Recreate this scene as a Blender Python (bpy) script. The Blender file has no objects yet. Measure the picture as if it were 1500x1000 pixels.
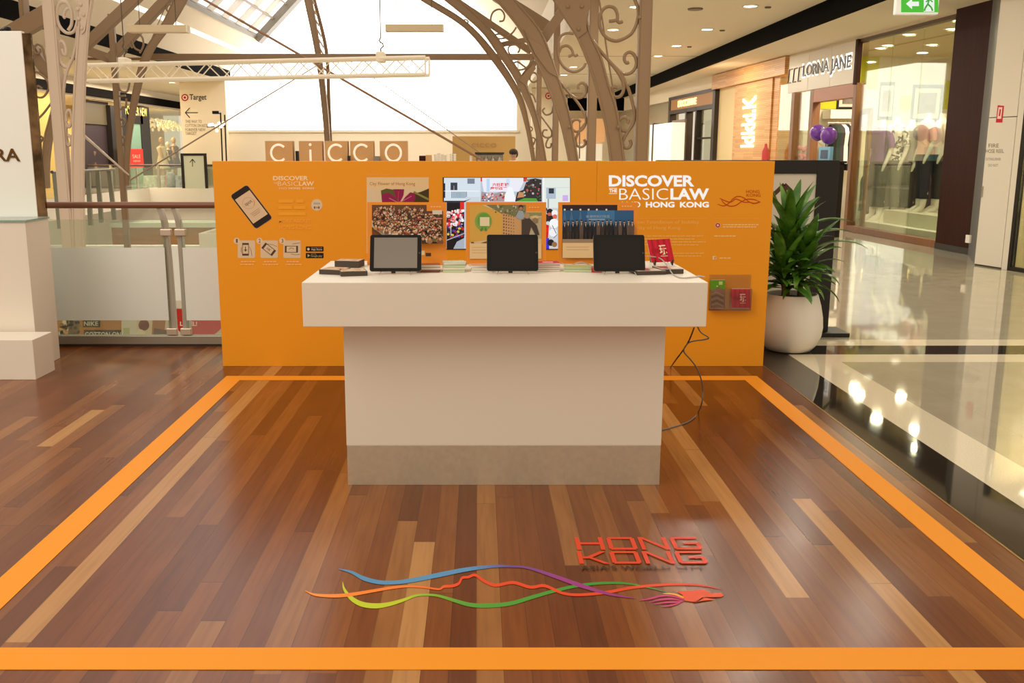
import bpy, bmesh, math, random
from mathutils import Vector, Matrix
from math import pi, sin, cos, atan, radians, hypot

# ------------------------------------------------------------------ camera
SC = bpy.context.scene
COL = SC.collection
FPX, PX, PY, CAMH = 1405.0, 701.0, 500.0, 1.57      # focal length and principal point for a 1500x1000 frame
PITCH = atan(278 / 1405)
cam_data = bpy.data.cameras.new('camera')
cam_data.sensor_width = 36.0
cam_data.lens = 36.0 * FPX / 1500
cam_data.shift_x = (750 - PX) / 1500
cam_data.clip_start = 0.05
cam_data.clip_end = 300
cam = bpy.data.objects.new('camera', cam_data)
COL.objects.link(cam)
cam.location = (0, 0, CAMH)
cam.rotation_euler = (pi / 2 - PITCH, 0, 0)
SC.camera = cam

# ------------------------------------------------------------------ sky, exposure, large lights
world = bpy.data.worlds.new('sky')
SC.world = world
world.use_nodes = True
world.node_tree.nodes['Background'].inputs[0].default_value = (1.0, 0.85, 0.65, 1)
world.node_tree.nodes['Background'].inputs[1].default_value = 0.8
SC.view_settings.view_transform = 'Standard'
SC.view_settings.look = 'None'
SC.view_settings.exposure = 0.0
SC.view_settings.gamma = 1.0
SC.view_settings.use_curve_mapping = False


def area(name, loc, target, sx, sy, power, color=(1, 0.9, 0.75)):
    d = bpy.data.lights.new(name, 'AREA')
    d.shape = 'RECTANGLE'; d.size = sx; d.size_y = sy; d.energy = power; d.color = color
    o = bpy.data.objects.new(name, d); COL.objects.link(o)
    o.location = loc
    o.rotation_euler = (Vector(target) - Vector(loc)).to_track_quat('-Z', 'Y').to_euler()
    return o


LIGHTS = [
    ('atrium_skylight_glow', (-4.5, 24, 10.8), (-4.5, 24, 0), 9, 26, 800, (0.94, 0.96, 1.0)),
    ('added_near_fill', (-6.5, 0.5, 7.5), (-2.6, 5.5, 0.5), 6, 6, 440, (1.0, 0.93, 0.82)),  # unseen area light added to brighten the counter, floor and left side
    ('added_far_wall_fill', (-4.0, 36, 8), (-4.0, 44, 1.2), 10, 1.0, 500, (1, 0.93, 0.82)),  # no fitting here: area light added to lift the wall under the gable
    ('gallery_lamps', (-15.5, 44, 4.5), (-15.5, 44, 0), 2, 14, 800, (1, 0.88, 0.7)),
]
for _l in LIGHTS:
    area(*_l)
for _i in range(11):                       # the ceiling downlights of the right-hand aisle
    for _x in (2.9, 4.6):
        _y = 9.6 + _i * 2.6 + (0.9 if _x > 4 else 0.0)
        _o = area('aisle_downlight', (_x, _y, 4.06), (_x, _y, 0), 0.22, 0.22, 30, (1, 0.91, 0.77))
        _o.data.shape = 'DISK'

# ------------------------------------------------------------------ picture-to-place helpers (used to read real positions off the photograph)
CP, SP = cos(PITCH), sin(PITCH)
CAMP = Vector((0, 0, CAMH))


def ray(x, y):
    u = (x - PX) / FPX; v = -(y - PY) / FPX
    return Vector((u, CP + v * SP, -SP + v * CP))


def at(x, y, Y):
    r = ray(x, y); return CAMP + r * (Y / r.y)


def fl(x, y, z=0.0):
    r = ray(x, y); return CAMP + r * ((z - CAMH) / r.z)


def onp(x, y, p, n):
    r = ray(x, y); n = Vector(n); return CAMP + r * ((Vector(p) - CAMP).dot(n) / r.dot(n))


# ------------------------------------------------------------------ materials
def lin(c):
    if isinstance(c, str):
        c = c.lstrip('#'); c = [int(c[i:i + 2], 16) for i in (0, 2, 4)]
    out = []
    for v in c[:3]:
        v = v / 255.0
        out.append(v / 12.92 if v <= 0.04045 else ((v + 0.055) / 1.055) ** 2.4)
    return tuple(out) + (1.0,)


MATS = {}


def mat(name, color=(200, 200, 200), rough=0.5, metal=0.0, emit=0.0, ecol=None, trans=0.0, alpha=1.0, ior=1.45, spec=0.5,
        noise=0.0, nscale=20, bump=0.0, aniso=0.0, coat=0.0):
    if name in MATS:
        return MATS[name]
    m = bpy.data.materials.new(name); m.use_nodes = True
    b = m.node_tree.nodes['Principled BSDF']; nt = m.node_tree
    c = lin(color)
    b.inputs['Base Color'].default_value = c
    b.inputs['Roughness'].default_value = rough
    b.inputs['Metallic'].default_value = metal
    b.inputs['IOR'].default_value = ior
    b.inputs['Specular IOR Level'].default_value = spec
    b.inputs['Transmission Weight'].default_value = trans
    b.inputs['Alpha'].default_value = alpha
    b.inputs['Coat Weight'].default_value = coat
    if emit:
        b.inputs['Emission Color'].default_value = lin(ecol if ecol else color)
        b.inputs['Emission Strength'].default_value = emit
    if noise or bump:
        t = nt.nodes.new('ShaderNodeNewGeometry')
        n = nt.nodes.new('ShaderNodeTexNoise'); n.inputs['Scale'].default_value = nscale; n.inputs['Detail'].default_value = 4
        nt.links.new(t.outputs['Position'], n.inputs['Vector'])
        if noise:
            r = nt.nodes.new('ShaderNodeValToRGB')
            r.color_ramp.elements[0].position = 0.3; r.color_ramp.elements[1].position = 0.7
            r.color_ramp.elements[0].color = tuple(v * (1 - noise) for v in c[:3]) + (1,)
            r.color_ramp.elements[1].color = tuple(min(1, v * (1 + noise)) for v in c[:3]) + (1,)
            nt.links.new(n.outputs['Fac'], r.inputs['Fac']); nt.links.new(r.outputs['Color'], b.inputs['Base Color'])
        if bump:
            bp = nt.nodes.new('ShaderNodeBump'); bp.inputs['Strength'].default_value = bump; bp.inputs['Distance'].default_value = 0.01
            nt.links.new(n.outputs['Fac'], bp.inputs['Height']); nt.links.new(bp.outputs['Normal'], b.inputs['Normal'])
    MATS[name] = m
    return m


def glass(name, tint=(255, 255, 255), refl=0.6, density=0.06):
    """clear sheet glass: mostly see-through, with a real Fresnel reflection and a faint tint"""
    if name in MATS:
        return MATS[name]
    m = bpy.data.materials.new(name); m.use_nodes = True; nt = m.node_tree
    for n in list(nt.nodes):
        if n.type != 'OUTPUT_MATERIAL': nt.nodes.remove(n)
    out = [n for n in nt.nodes if n.type == 'OUTPUT_MATERIAL'][0]
    tr = nt.nodes.new('ShaderNodeBsdfTransparent'); tr.inputs[0].default_value = lin(tint)
    gl = nt.nodes.new('ShaderNodeBsdfGlossy'); gl.inputs['Roughness'].default_value = 0.02
    fr = nt.nodes.new('ShaderNodeFresnel'); fr.inputs['IOR'].default_value = 1.5
    mul = nt.nodes.new('ShaderNodeMath'); mul.operation = 'MULTIPLY'; mul.inputs[1].default_value = refl
    mul.use_clamp = True
    mx = nt.nodes.new('ShaderNodeMixShader')
    nt.links.new(fr.outputs[0], mul.inputs[0]); nt.links.new(mul.outputs[0], mx.inputs[0])
    nt.links.new(tr.outputs[0], mx.inputs[1]); nt.links.new(gl.outputs[0], mx.inputs[2])
    df = nt.nodes.new('ShaderNodeBsdfDiffuse'); df.inputs[0].default_value = lin((235, 240, 232))
    mx2 = nt.nodes.new('ShaderNodeMixShader'); mx2.inputs[0].default_value = density
    nt.links.new(mx.outputs[0], mx2.inputs[1]); nt.links.new(df.outputs[0], mx2.inputs[2])
    nt.links.new(mx2.outputs[0], out.inputs['Surface'])
    MATS[name] = m
    return m


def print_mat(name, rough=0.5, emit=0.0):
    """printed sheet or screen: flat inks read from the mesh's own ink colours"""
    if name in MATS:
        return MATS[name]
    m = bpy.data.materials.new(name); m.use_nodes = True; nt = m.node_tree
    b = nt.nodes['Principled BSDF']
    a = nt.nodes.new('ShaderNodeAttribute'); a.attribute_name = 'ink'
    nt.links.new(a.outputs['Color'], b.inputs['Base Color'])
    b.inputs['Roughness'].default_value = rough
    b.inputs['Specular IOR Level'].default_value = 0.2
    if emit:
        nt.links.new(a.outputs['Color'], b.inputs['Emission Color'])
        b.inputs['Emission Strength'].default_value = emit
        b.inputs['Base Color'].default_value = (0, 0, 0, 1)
        for l in list(nt.links):
            if l.to_socket == b.inputs['Base Color']: nt.links.remove(l)
    MATS[name] = m
    return m


# ------------------------------------------------------------------ objects
ORIG = {}


def thing(name, label, cat, loc=(0, 0, 0), group=None):
    o = bpy.data.objects.new(name, None); COL.objects.link(o)
    o.empty_display_size = 0.1
    o.location = loc; ORIG[o] = Vector(loc)
    o['label'] = label; o['category'] = cat
    if group: o['group'] = group
    return o


def copy_tree(o, loc=None, label=None, rotz=None, parent=None):
    c = o.copy(); COL.objects.link(c)
    if parent is not None: c.parent = parent
    for ch in list(o.children):
        copy_tree(ch, parent=c)
    if parent is None:
        if loc is not None: c.location = loc
        if rotz is not None: c.rotation_euler = (0, 0, rotz)
        if label: c['label'] = label
        ORIG[c] = Vector(c.location)
    return c


def root_origin(o):
    while o.parent is not None: o = o.parent
    return ORIG.get(o, Vector((0, 0, 0)))


class MB:
    def __init__(self):
        self.v = []; self.f = []; self.m = []; self.cur = 0; self.T = None; self.cols = []; self.col = None

    def _add(self, verts, faces):
        n = len(self.v)
        for p in verts:
            p = Vector(p)
            if self.T is not None: p = self.T @ p
            self.v.append(p)
        for f in faces:
            self.f.append([i + n for i in f]); self.m.append(self.cur); self.cols.append(self.col)
        return self

    def mi(self, i): self.cur = i; return self

    def box(self, x0, x1, y0, y1, z0, z1):
        v = [(x0, y0, z0), (x1, y0, z0), (x1, y1, z0), (x0, y1, z0), (x0, y0, z1), (x1, y0, z1), (x1, y1, z1), (x0, y1, z1)]
        return self._add(v, [(0, 3, 2, 1), (4, 5, 6, 7), (0, 1, 5, 4), (1, 2, 6, 5), (2, 3, 7, 6), (3, 0, 4, 7)])

    def hexa(self, b, t):
        """b and t: four corners each, same winding"""
        return self._add(list(b) + list(t), [(0, 3, 2, 1), (4, 5, 6, 7), (0, 1, 5, 4), (1, 2, 6, 5), (2, 3, 7, 6), (3, 0, 4, 7)])

    def quad(self, a, b, c, d): return self._add([a, b, c, d], [(0, 1, 2, 3)])

    def prism(self, pts, off):
        """planar polygon extruded by vector off"""
        off = Vector(off); n = len(pts); pts = [Vector(p) for p in pts]
        f = [tuple(range(n - 1, -1, -1)), tuple(range(n, 2 * n))] + [(i, (i + 1) % n, n + (i + 1) % n, n + i) for i in range(n)]
        return self._add(pts + [p + off for p in pts], f)

    def band(self, L, R, off):
        """strip between two polylines, given a thickness by vector off"""
        off = Vector(off); n = len(L)
        v = [Vector(p) for p in L] + [Vector(p) for p in R]
        v = v + [p + off for p in v]
        N = 2 * n; f = []
        for i in range(n - 1):
            f.append((i, i + 1, n + i + 1, n + i)); f.append((N + i, N + n + i, N + n + i + 1, N + i + 1))
            f.append((i, N + i, N + i + 1, i + 1)); f.append((n + i, n + i + 1, N + n + i + 1, N + n + i))
        f.append((0, n, N + n, N)); f.append((n - 1, N + n - 1, N + 2 * n - 1, 2 * n - 1))
        f[-1] = (n - 1, N + n - 1, N + n + n - 1, n + n - 1)
        return self._add(v, f)

    def tube(self, pts, r, n=8, cap=True):
        pts = [Vector(p) for p in pts]
        k = len(pts); rs = r if isinstance(r, (list, tuple)) else [r] * k
        T = []
        for i in range(k):
            a = pts[max(0, i - 1)]; b = pts[min(k - 1, i + 1)]
            d = b - a
            T.append(d.normalized() if d.length > 1e-9 else Vector((0, 0, 1)))
        up = Vector((0, 0, 1)) if abs(T[0].z) < 0.9 else Vector((1, 0, 0))
        u = (up - T[0] * up.dot(T[0])).normalized()
        v = []; f = []
        for i in range(k):
            u = u - T[i] * u.dot(T[i])
            u = u.normalized() if u.length > 1e-6 else T[i].orthogonal().normalized()
            w = T[i].cross(u)
            for j in range(n):
                a = 2 * pi * j / n
                v.append(pts[i] + (u * cos(a) + w * sin(a)) * rs[i])
        for i in range(k - 1):
            for j in range(n):
                f.append((i * n + j, i * n + (j + 1) % n, (i + 1) * n + (j + 1) % n, (i + 1) * n + j))
        if cap:
            f.append(tuple(range(n - 1, -1, -1))); f.append(tuple((k - 1) * n + j for j in range(n)))
        return self._add(v, f)

    def bar(self, a, b, w, h, up=(0, 0, 1)):
        a = Vector(a); b = Vector(b); d = (b - a).normalized(); up = Vector(up)
        s = d.cross(up)
        s = s.normalized() if s.length > 1e-6 else d.orthogonal().normalized()
        t = s.cross(d).normalized()
        s = s * w / 2; t = t * h / 2
        return self.hexa([a - s - t, a + s - t, a + s + t, a - s + t], [b - s - t, b + s - t, b + s + t, b - s + t])

    def lathe(self, prof, n=24, c=(0, 0, 0), sx=1.0, sy=1.0):
        c = Vector(c); v = []; f = []
        for (r, z) in prof:
            for j in range(n):
                a = 2 * pi * j / n
                v.append(c + Vector((r * cos(a) * sx, r * sin(a) * sy, z)))
        k = len(prof)
        for i in range(k - 1):
            for j in range(n):
                f.append((i * n + j, i * n + (j + 1) % n, (i + 1) * n + (j + 1) % n, (i + 1) * n + j))
        f.append(tuple(range(n - 1, -1, -1))); f.append(tuple((k - 1) * n + j for j in range(n)))
        return self._add(v, f)

    def ball(self, c, rx, ry=None, rz=None, n=14, m=9):
        ry = ry or rx; rz = rz or rx
        prof = [(max(1e-4, sin(pi * i / m)), -cos(pi * i / m)) for i in range(m + 1)]
        c = Vector(c); v = []; f = []
        for (r, z) in prof:
            for j in range(n):
                a = 2 * pi * j / n
                v.append(c + Vector((r * cos(a) * rx, r * sin(a) * ry, z * rz)))
        for i in range(m):
            for j in range(n):
                f.append((i * n + j, i * n + (j + 1) % n, (i + 1) * n + (j + 1) % n, (i + 1) * n + j))
        return self._add(v, f)

    def text(self, body, origin, U, V, w=None, h=None, depth=0.0, bold=0.0, align='L'):
        """lettering fitted to width w and height h, standing on origin, extruded towards U x V"""
        pts, faces = text_mesh(body, bold)
        if not pts: return self
        x0 = min(p[0] for p in pts); x1 = max(p[0] for p in pts); y0 = min(p[1] for p in pts); y1 = max(p[1] for p in pts)
        sx = w / (x1 - x0) if w else None; sy = h / (y1 - y0) if h else sx
        if sx is None: sx = sy
        U = Vector(U); V = Vector(V); N = U.cross(V); origin = Vector(origin)
        n = len(pts)
        P = [origin + U * ((p[0] - x0) * sx) + V * ((p[1] - y0) * sy) for p in pts]
        if depth <= 0:
            return self._add(P, faces)
        from collections import Counter
        ed = Counter()
        for f in faces:
            for i in range(len(f)):
                ed[(f[i], f[(i + 1) % len(f)])] += 1
        side = [(a, b, b + n, a + n) for (a, b) in ed if (b, a) not in ed]
        return self._add(P + [p + N * depth for p in P],
                         [tuple(reversed(f)) for f in faces] + [tuple(i + n for i in f) for f in faces] + side)

    def build(self, name, mats, parent=None, bevel=0.0, smooth=None, seg=2, fix=True, label=None, kind=None):
        me = bpy.data.meshes.new(name)
        if parent is not None:
            o0 = root_origin(parent)
        elif kind in ('structure', 'stuff'):
            o0 = Vector((0, 0, 0))
        else:
            xs = [p.x for p in self.v]; ys = [p.y for p in self.v]; zs = [p.z for p in self.v]
            o0 = Vector(((min(xs) + max(xs)) / 2, (min(ys) + max(ys)) / 2, min(zs)))
        me.from_pydata([p - o0 for p in self.v], [], self.f)
        if not isinstance(mats, (list, tuple)): mats = [mats]
        for m in mats: me.materials.append(m)
        me.polygons.foreach_set('material_index', self.m)
        if any(c is not None for c in self.cols):
            a = me.color_attributes.new('ink', 'FLOAT_COLOR', 'CORNER')
            buf = []
            for c, f in zip(self.cols, self.f):
                c = c or (1, 1, 1, 1)
                buf.extend(list(c) * len(f))
            a.data.foreach_set('color', buf)
        if fix:
            bm = bmesh.new(); bm.from_mesh(me)
            bmesh.ops.recalc_face_normals(bm, faces=bm.faces[:])
            bm.to_mesh(me); bm.free()
        if smooth:
            me.shade_smooth(); me.set_sharp_from_angle(angle=smooth)
        me.update()
        o = bpy.data.objects.new(name, me); COL.objects.link(o)
        if parent is not None:
            o.parent = parent
        else:
            o.location = o0
            ORIG[o] = o0
        if bevel:
            b = o.modifiers.new('bevel', 'BEVEL'); b.width = bevel; b.segments = seg; b.limit_method = 'ANGLE'
            b.harden_normals = False
        if label: o['label'] = label
        if kind: o['kind'] = kind
        return o


def solo(mb, name, mats, label, cat, group=None, **kw):
    o = mb.build(name, mats, None, **kw); o['label'] = label; o['category'] = cat
    if group: o['group'] = group
    return o


def struct(mb, name, mats, **kw): return mb.build(name, mats, None, kind='structure', **kw)


TCACHE = {}


def text_mesh(body, bold):
    key = (body, bold)
    if key not in TCACHE:
        c = bpy.data.curves.new('lettering', 'FONT'); c.body = body; c.size = 1.0; c.offset = bold; c.resolution_u = 3
        o = bpy.data.objects.new('lettering', c); m = o.to_mesh()
        TCACHE[key] = ([tuple(v.co[:2]) for v in m.vertices], [tuple(p.vertices) for p in m.polygons])
        o.to_mesh_clear(); bpy.data.objects.remove(o); bpy.data.curves.remove(c)
    return TCACHE[key]


class Art:
    """flat printed artwork laid on a plane: O + u*U + v*V, each ink a hair above the last"""
    def __init__(self, O, U, V, eps=0.0003, fu=None):
        self.O, self.U, self.V = Vector(O), Vector(U), Vector(V)
        self.N = self.U.cross(self.V).normalized(); self.eps = eps; self.k = 1; self.mb = MB(); self.fu = fu

    def p(self, u, v):
        if self.fu: u, v = self.fu(u, v)
        return self.O + self.U * u + self.V * v + self.N * (self.eps * self.k)

    def poly(self, pts, col, step=True):
        self.mb.col = lin(col)
        self.mb._add([self.p(*q) for q in pts], [tuple(range(len(pts)))])
        if step: self.k += 1
        return self

    def rect(self, u0, v0, u1, v1, col, step=True): return self.poly([(u0, v0), (u1, v0), (u1, v1), (u0, v1)], col, step)

    def rrect(self, u0, v0, u1, v1, r, col, step=True):
        if u1 < u0: u0, u1 = u1, u0
        if v1 < v0: v0, v1 = v1, v0
        pts = []
        for (cx, cy, a0) in ((u1 - r, v1 - r, 0), (u0 + r, v1 - r, 90), (u0 + r, v0 + r, 180), (u1 - r, v0 + r, 270)):
            for i in range(5):
                a = radians(a0 + i * 22.5); pts.append((cx + r * cos(a), cy + r * sin(a)))
        return self.poly(pts, col, step)

    def disc(self, u, v, r, col, rv=None, n=16, step=True):
        rv = rv or r
        return self.poly([(u + r * cos(2 * pi * i / n), v + rv * sin(2 * pi * i / n)) for i in range(n)], col, step)

    def line(self, pts, w, col, step=True):
        for a, b in zip(pts, pts[1:]):
            d = hypot(b[0] - a[0], b[1] - a[1]) or 1e-6
            nx, ny = -(b[1] - a[1]) / d * w / 2, (b[0] - a[0]) / d * w / 2
            self.poly([(a[0] + nx, a[1] + ny), (a[0] - nx, a[1] - ny), (b[0] - nx, b[1] - ny), (b[0] + nx, b[1] + ny)], col, False)
        if step: self.k += 1
        return self

    def ring(self, u, v, r, w, col, a0=0, a1=360, n=24):
        return self.line([(u + r * cos(radians(a0 + (a1 - a0) * i / n)), v + r * sin(radians(a0 + (a1 - a0) * i / n))) for i in range(n + 1)], w, col)

    def text(self, s, u0, v0, u1, v1, col, bold=0.0, rot=None):
        pts, faces = text_mesh(s, bold)
        x0 = min(p[0] for p in pts); x1 = max(p[0] for p in pts); y0 = min(p[1] for p in pts); y1 = max(p[1] for p in pts)
        out = []
        for (a, b) in pts:
            u = u0 + (a - x0) / (x1 - x0) * (u1 - u0); v = v0 + (b - y0) / (y1 - y0) * (v1 - v0)
            if rot:
                cu, cv, an = rot; du, dv = u - cu, v - cv
                u, v = cu + du * cos(an) - dv * sin(an), cv + du * sin(an) + dv * cos(an)
            out.append(self.p(u, v))
        self.mb.col = lin(col)
        self.mb._add(out, faces); self.k += 1
        return self

    def build(self, name, parent=None, m=None, label=None, cat=None, group=None):
        m = m or print_mat('printed_ink')
        o = self.mb.build(name, m, parent, fix=False, label=label)
        if cat: o['category'] = cat
        if group: o['group'] = group
        return o


def smooth_path(pts, k=6):
    """Catmull-Rom through the points"""
    pts = [Vector(p) for p in pts]; out = []
    n = len(pts)
    for i in range(n - 1):
        p0 = pts[max(0, i - 1)]; p1 = pts[i]; p2 = pts[i + 1]; p3 = pts[min(n - 1, i + 2)]
        for j in range(k):
            t = j / k
            out.append(0.5 * ((2 * p1) + (p2 - p0) * t + (2 * p0 - 5 * p1 + 4 * p2 - p3) * t * t + (3 * p1 - p0 - 3 * p2 + p3) * t ** 3))
    out.append(pts[-1])
    return out


WHITE = mat('white_laminate', (236, 226, 212), 0.45)
# ------------------------------------------------------------------ node materials of the setting
class NT:
    def __init__(self, name):
        self.m = bpy.data.materials.new(name); self.m.use_nodes = True
        self.nt = self.m.node_tree; self.b = self.nt.nodes['Principled BSDF']; MATS[name] = self.m
        g = self.nt.nodes.new('ShaderNodeNewGeometry'); s = self.nt.nodes.new('ShaderNodeSeparateXYZ')
        self.nt.links.new(g.outputs['Position'], s.inputs[0])
        self.pos = g.outputs['Position']; self.x, self.y, self.z = s.outputs

    def _in(self, sock, v):
        if hasattr(v, 'is_output'): self.nt.links.new(v, sock)
        else: sock.default_value = v

    def m2(self, op, a, b=0.0, c=0.0):
        n = self.nt.nodes.new('ShaderNodeMath'); n.operation = op
        self._in(n.inputs[0], a); self._in(n.inputs[1], b); self._in(n.inputs[2], c)
        return n.outputs[0]

    def vec(self, x, y, z):
        n = self.nt.nodes.new('ShaderNodeCombineXYZ')
        for i, v in enumerate((x, y, z)): self._in(n.inputs[i], v)
        return n.outputs[0]

    def white(self, vec):
        n = self.nt.nodes.new('ShaderNodeTexWhiteNoise'); n.noise_dimensions = '3D'
        self._in(n.inputs['Vector'], vec); return n.outputs['Value']

    def noise(self, vec, scale=1.0, detail=4.0, rough=0.55, dist=0.0):
        n = self.nt.nodes.new('ShaderNodeTexNoise')
        self._in(n.inputs['Vector'], vec); n.inputs['Scale'].default_value = scale; n.inputs['Detail'].default_value = detail
        n.inputs['Roughness'].default_value = rough; n.inputs['Distortion'].default_value = dist
        return n.outputs['Fac']

    def ramp(self, f, stops):
        n = self.nt.nodes.new('ShaderNodeValToRGB'); e = n.color_ramp.elements
        while len(e) < len(stops): e.new(0.5)
        for el, (p, c) in zip(e, stops): el.position = p; el.color = lin(c)
        self._in(n.inputs['Fac'], f); return n.outputs['Color']

    def mix(self, f, a, b, mode='MIX'):
        n = self.nt.nodes.new('ShaderNodeMix'); n.data_type = 'RGBA'; n.blend_type = mode
        self._in(n.inputs[0], f); self._in(n.inputs[6], a); self._in(n.inputs[7], b)
        return n.outputs[2]

    def between(self, v, a, b): return self.m2('MULTIPLY', self.m2('GREATER_THAN', v, a), self.m2('LESS_THAN', v, b))


def timber_floor():
    t = NT('polished_timber_boards'); W = 0.0855
    xs = t.m2('DIVIDE', t.m2('ADD', t.x, 1.547), W)
    col = t.m2('FLOOR', xs)
    r1 = t.white(t.vec(col, 3.7, 1.1))
    ys = t.m2('DIVIDE', t.m2('ADD', t.y, t.m2('MULTIPLY', r1, 9.0)), t.m2('ADD', t.m2('MULTIPLY', r1, 1.5), 1.7))
    row = t.m2('FLOOR', ys)
    rnd = t.white(t.vec(col, row, 0.5))
    base = t.ramp(rnd, [(0.0, (108, 54, 20)), (0.25, (118, 61, 23)), (0.5, (130, 70, 28)), (0.72, (140, 80, 34)), (0.9, (154, 96, 47)), (1.0, (168, 114, 63))])
    gv = t.vec(t.m2('MULTIPLY', t.x, 55.0), t.m2('MULTIPLY', t.y, 2.2), t.m2('MULTIPLY', rnd, 37.0))
    g = t.noise(gv, 1.0, 5.0, 0.6, 0.0)
    gr = t.ramp(g, [(0.28, (196, 184, 176)), (0.55, (244, 242, 240)), (0.75, (255, 255, 255))])
    c = t.mix(0.55, base, gr, 'MULTIPLY')
    big = t.noise(t.vec(t.m2('MULTIPLY', t.x, 9.0), t.m2('MULTIPLY', t.y, 1.5), t.m2('MULTIPLY', rnd, 11.0)), 1.0, 3.0)
    c = t.mix(0.35, c, t.ramp(big, [(0.3, (170, 150, 140)), (0.7, (255, 255, 255))]), 'MULTIPLY')
    pale = lin((186, 134, 80))
    for (x0, x1, y0, y1) in [(-1.547, -1.4615, 2.88, 9.0), (1.4455, 1.531, 2.0, 4.2), (1.1035, 1.189, 3.2, 5.9), (-0.2645, -0.179, 1.2, 3.7),
                             (-2.402, -2.3165, 5.0, 5.75)]:
        m = t.m2('MULTIPLY', t.between(t.x, x0, x1), t.between(t.y, y0, y1))
        pg = t.mix(0.5, pale, gr, 'MULTIPLY')
        c = t.mix(m, c, pg)
    fx = t.m2('FRACT', xs); fy = t.m2('FRACT', ys)
    gap = t.m2('MAXIMUM', t.m2('LESS_THAN', fx, 0.028), t.m2('LESS_THAN', fy, 0.0025))
    c = t.mix(t.m2('MULTIPLY', gap, 0.45), c, lin((52, 28, 16)))
    t._in(t.b.inputs['Base Color'], c)
    t._in(t.b.inputs['Roughness'], t.m2('ADD', t.m2('MULTIPLY', t.noise(t.vec(t.x, t.y, 0.0), 6.0, 3.0), 0.08), 0.2))
    t.b.inputs['Specular IOR Level'].default_value = 0.28
    return t.m


def tile_floor():
    t = NT('polished_cream_tiles')
    fx = t.m2('FRACT', t.m2('DIVIDE', t.m2('ADD', t.x, 0.55), 0.6)); fy = t.m2('FRACT', t.m2('DIVIDE', t.m2('ADD', t.y, 0.2), 0.6))
    n = t.noise(t.pos, 220.0, 2.0); n2 = t.noise(t.pos, 3.0, 3.0)
    c = t.ramp(n, [(0.3, (168, 160, 138)), (0.7, (192, 184, 162))])
    c = t.mix(0.3, c, t.ramp(n2, [(0.3, (215, 205, 190)), (0.7, (255, 255, 255))]), 'MULTIPLY')
    j = t.m2('MAXIMUM', t.m2('LESS_THAN', fx, 0.006), t.m2('LESS_THAN', fy, 0.006))
    c = t.mix(t.m2('MULTIPLY', j, 0.35), c, lin((140, 122, 92)))
    t._in(t.b.inputs['Base Color'], c)
    t.b.inputs['Roughness'].default_value = 0.035; t.b.inputs['IOR'].default_value = 1.5
    return t.m


def stone(name, a, b, rough=0.04, sc=140.0):
    t = NT(name); n = t.noise(t.pos, sc, 2.0)
    t._in(t.b.inputs['Base Color'], t.ramp(n, [(0.35, a), (0.68, b)]))
    t.b.inputs['Roughness'].default_value = rough
    return t.m


def wood(name, a, b, rough=0.4, axis='z', sc=1.0):
    t = NT(name)
    m = {'x': (2, 30, 30), 'y': (30, 2, 30), 'z': (30, 30, 2)}[axis]
    n = t.noise(t.vec(t.m2('MULTIPLY', t.x, m[0] * sc), t.m2('MULTIPLY', t.y, m[1] * sc), t.m2('MULTIPLY', t.z, m[2] * sc)), 1.0, 5.0, 0.6, 0.4)
    t._in(t.b.inputs['Base Color'], t.ramp(n, [(0.3, a), (0.7, b)]))
    t.b.inputs['Roughness'].default_value = rough
    return t.m


def slatted(name, a, b, pitch, rough=0.45):
    """narrow horizontal timber battens"""
    t = NT(name)
    fz = t.m2('FRACT', t.m2('DIVIDE', t.z, pitch)); row = t.m2('FLOOR', t.m2('DIVIDE', t.z, pitch))
    n = t.white(t.vec(row, t.m2('FLOOR', t.m2('MULTIPLY', t.y, 1.3)), 2.0))
    c = t.ramp(n, [(0.0, a), (1.0, b)])
    c = t.mix(t.m2('MULTIPLY', t.m2('LESS_THAN', fz, 0.14), 0.6), c, lin((96, 56, 22)))
    t._in(t.b.inputs['Base Color'], c); t.b.inputs['Roughness'].default_value = rough
    return t.m


M_TIMBER = timber_floor(); M_TILE = tile_floor()
M_DARKSTONE = stone('polished_dark_stone', (28, 25, 21), (58, 52, 44))
M_CREAMSTONE = stone('polished_cream_stone', (222, 210, 182), (236, 226, 200))
M_PAINT = mat('warm_white_paint', (238, 226, 206), 0.7)
M_CEIL = mat('ceiling_paint', (236, 222, 198), 0.8)
M_BLACK = mat('matt_black_recess', (12, 9, 7), 0.9, spec=0.05)
M_IRON = mat('taupe_painted_iron', (142, 114, 84), 0.45)
M_WALNUT = wood('red_brown_timber', (44, 17, 8), (60, 25, 12), 0.6)
M_WALNUT.node_tree.nodes['Principled BSDF'].inputs['Specular IOR Level'].default_value = 0.15
M_OAK = wood('warm_brown_timber', (120, 78, 44), (146, 98, 58), 0.45)
M_GREY = mat('grey_metal', (92, 92, 88), 0.5)
M_STEEL = mat('brushed_steel', (196, 190, 178), 0.28, 1.0)
M_GLASS = glass('clear_glass', (250, 252, 248))

XW = 2.130      # right-hand edge of the timber
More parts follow.
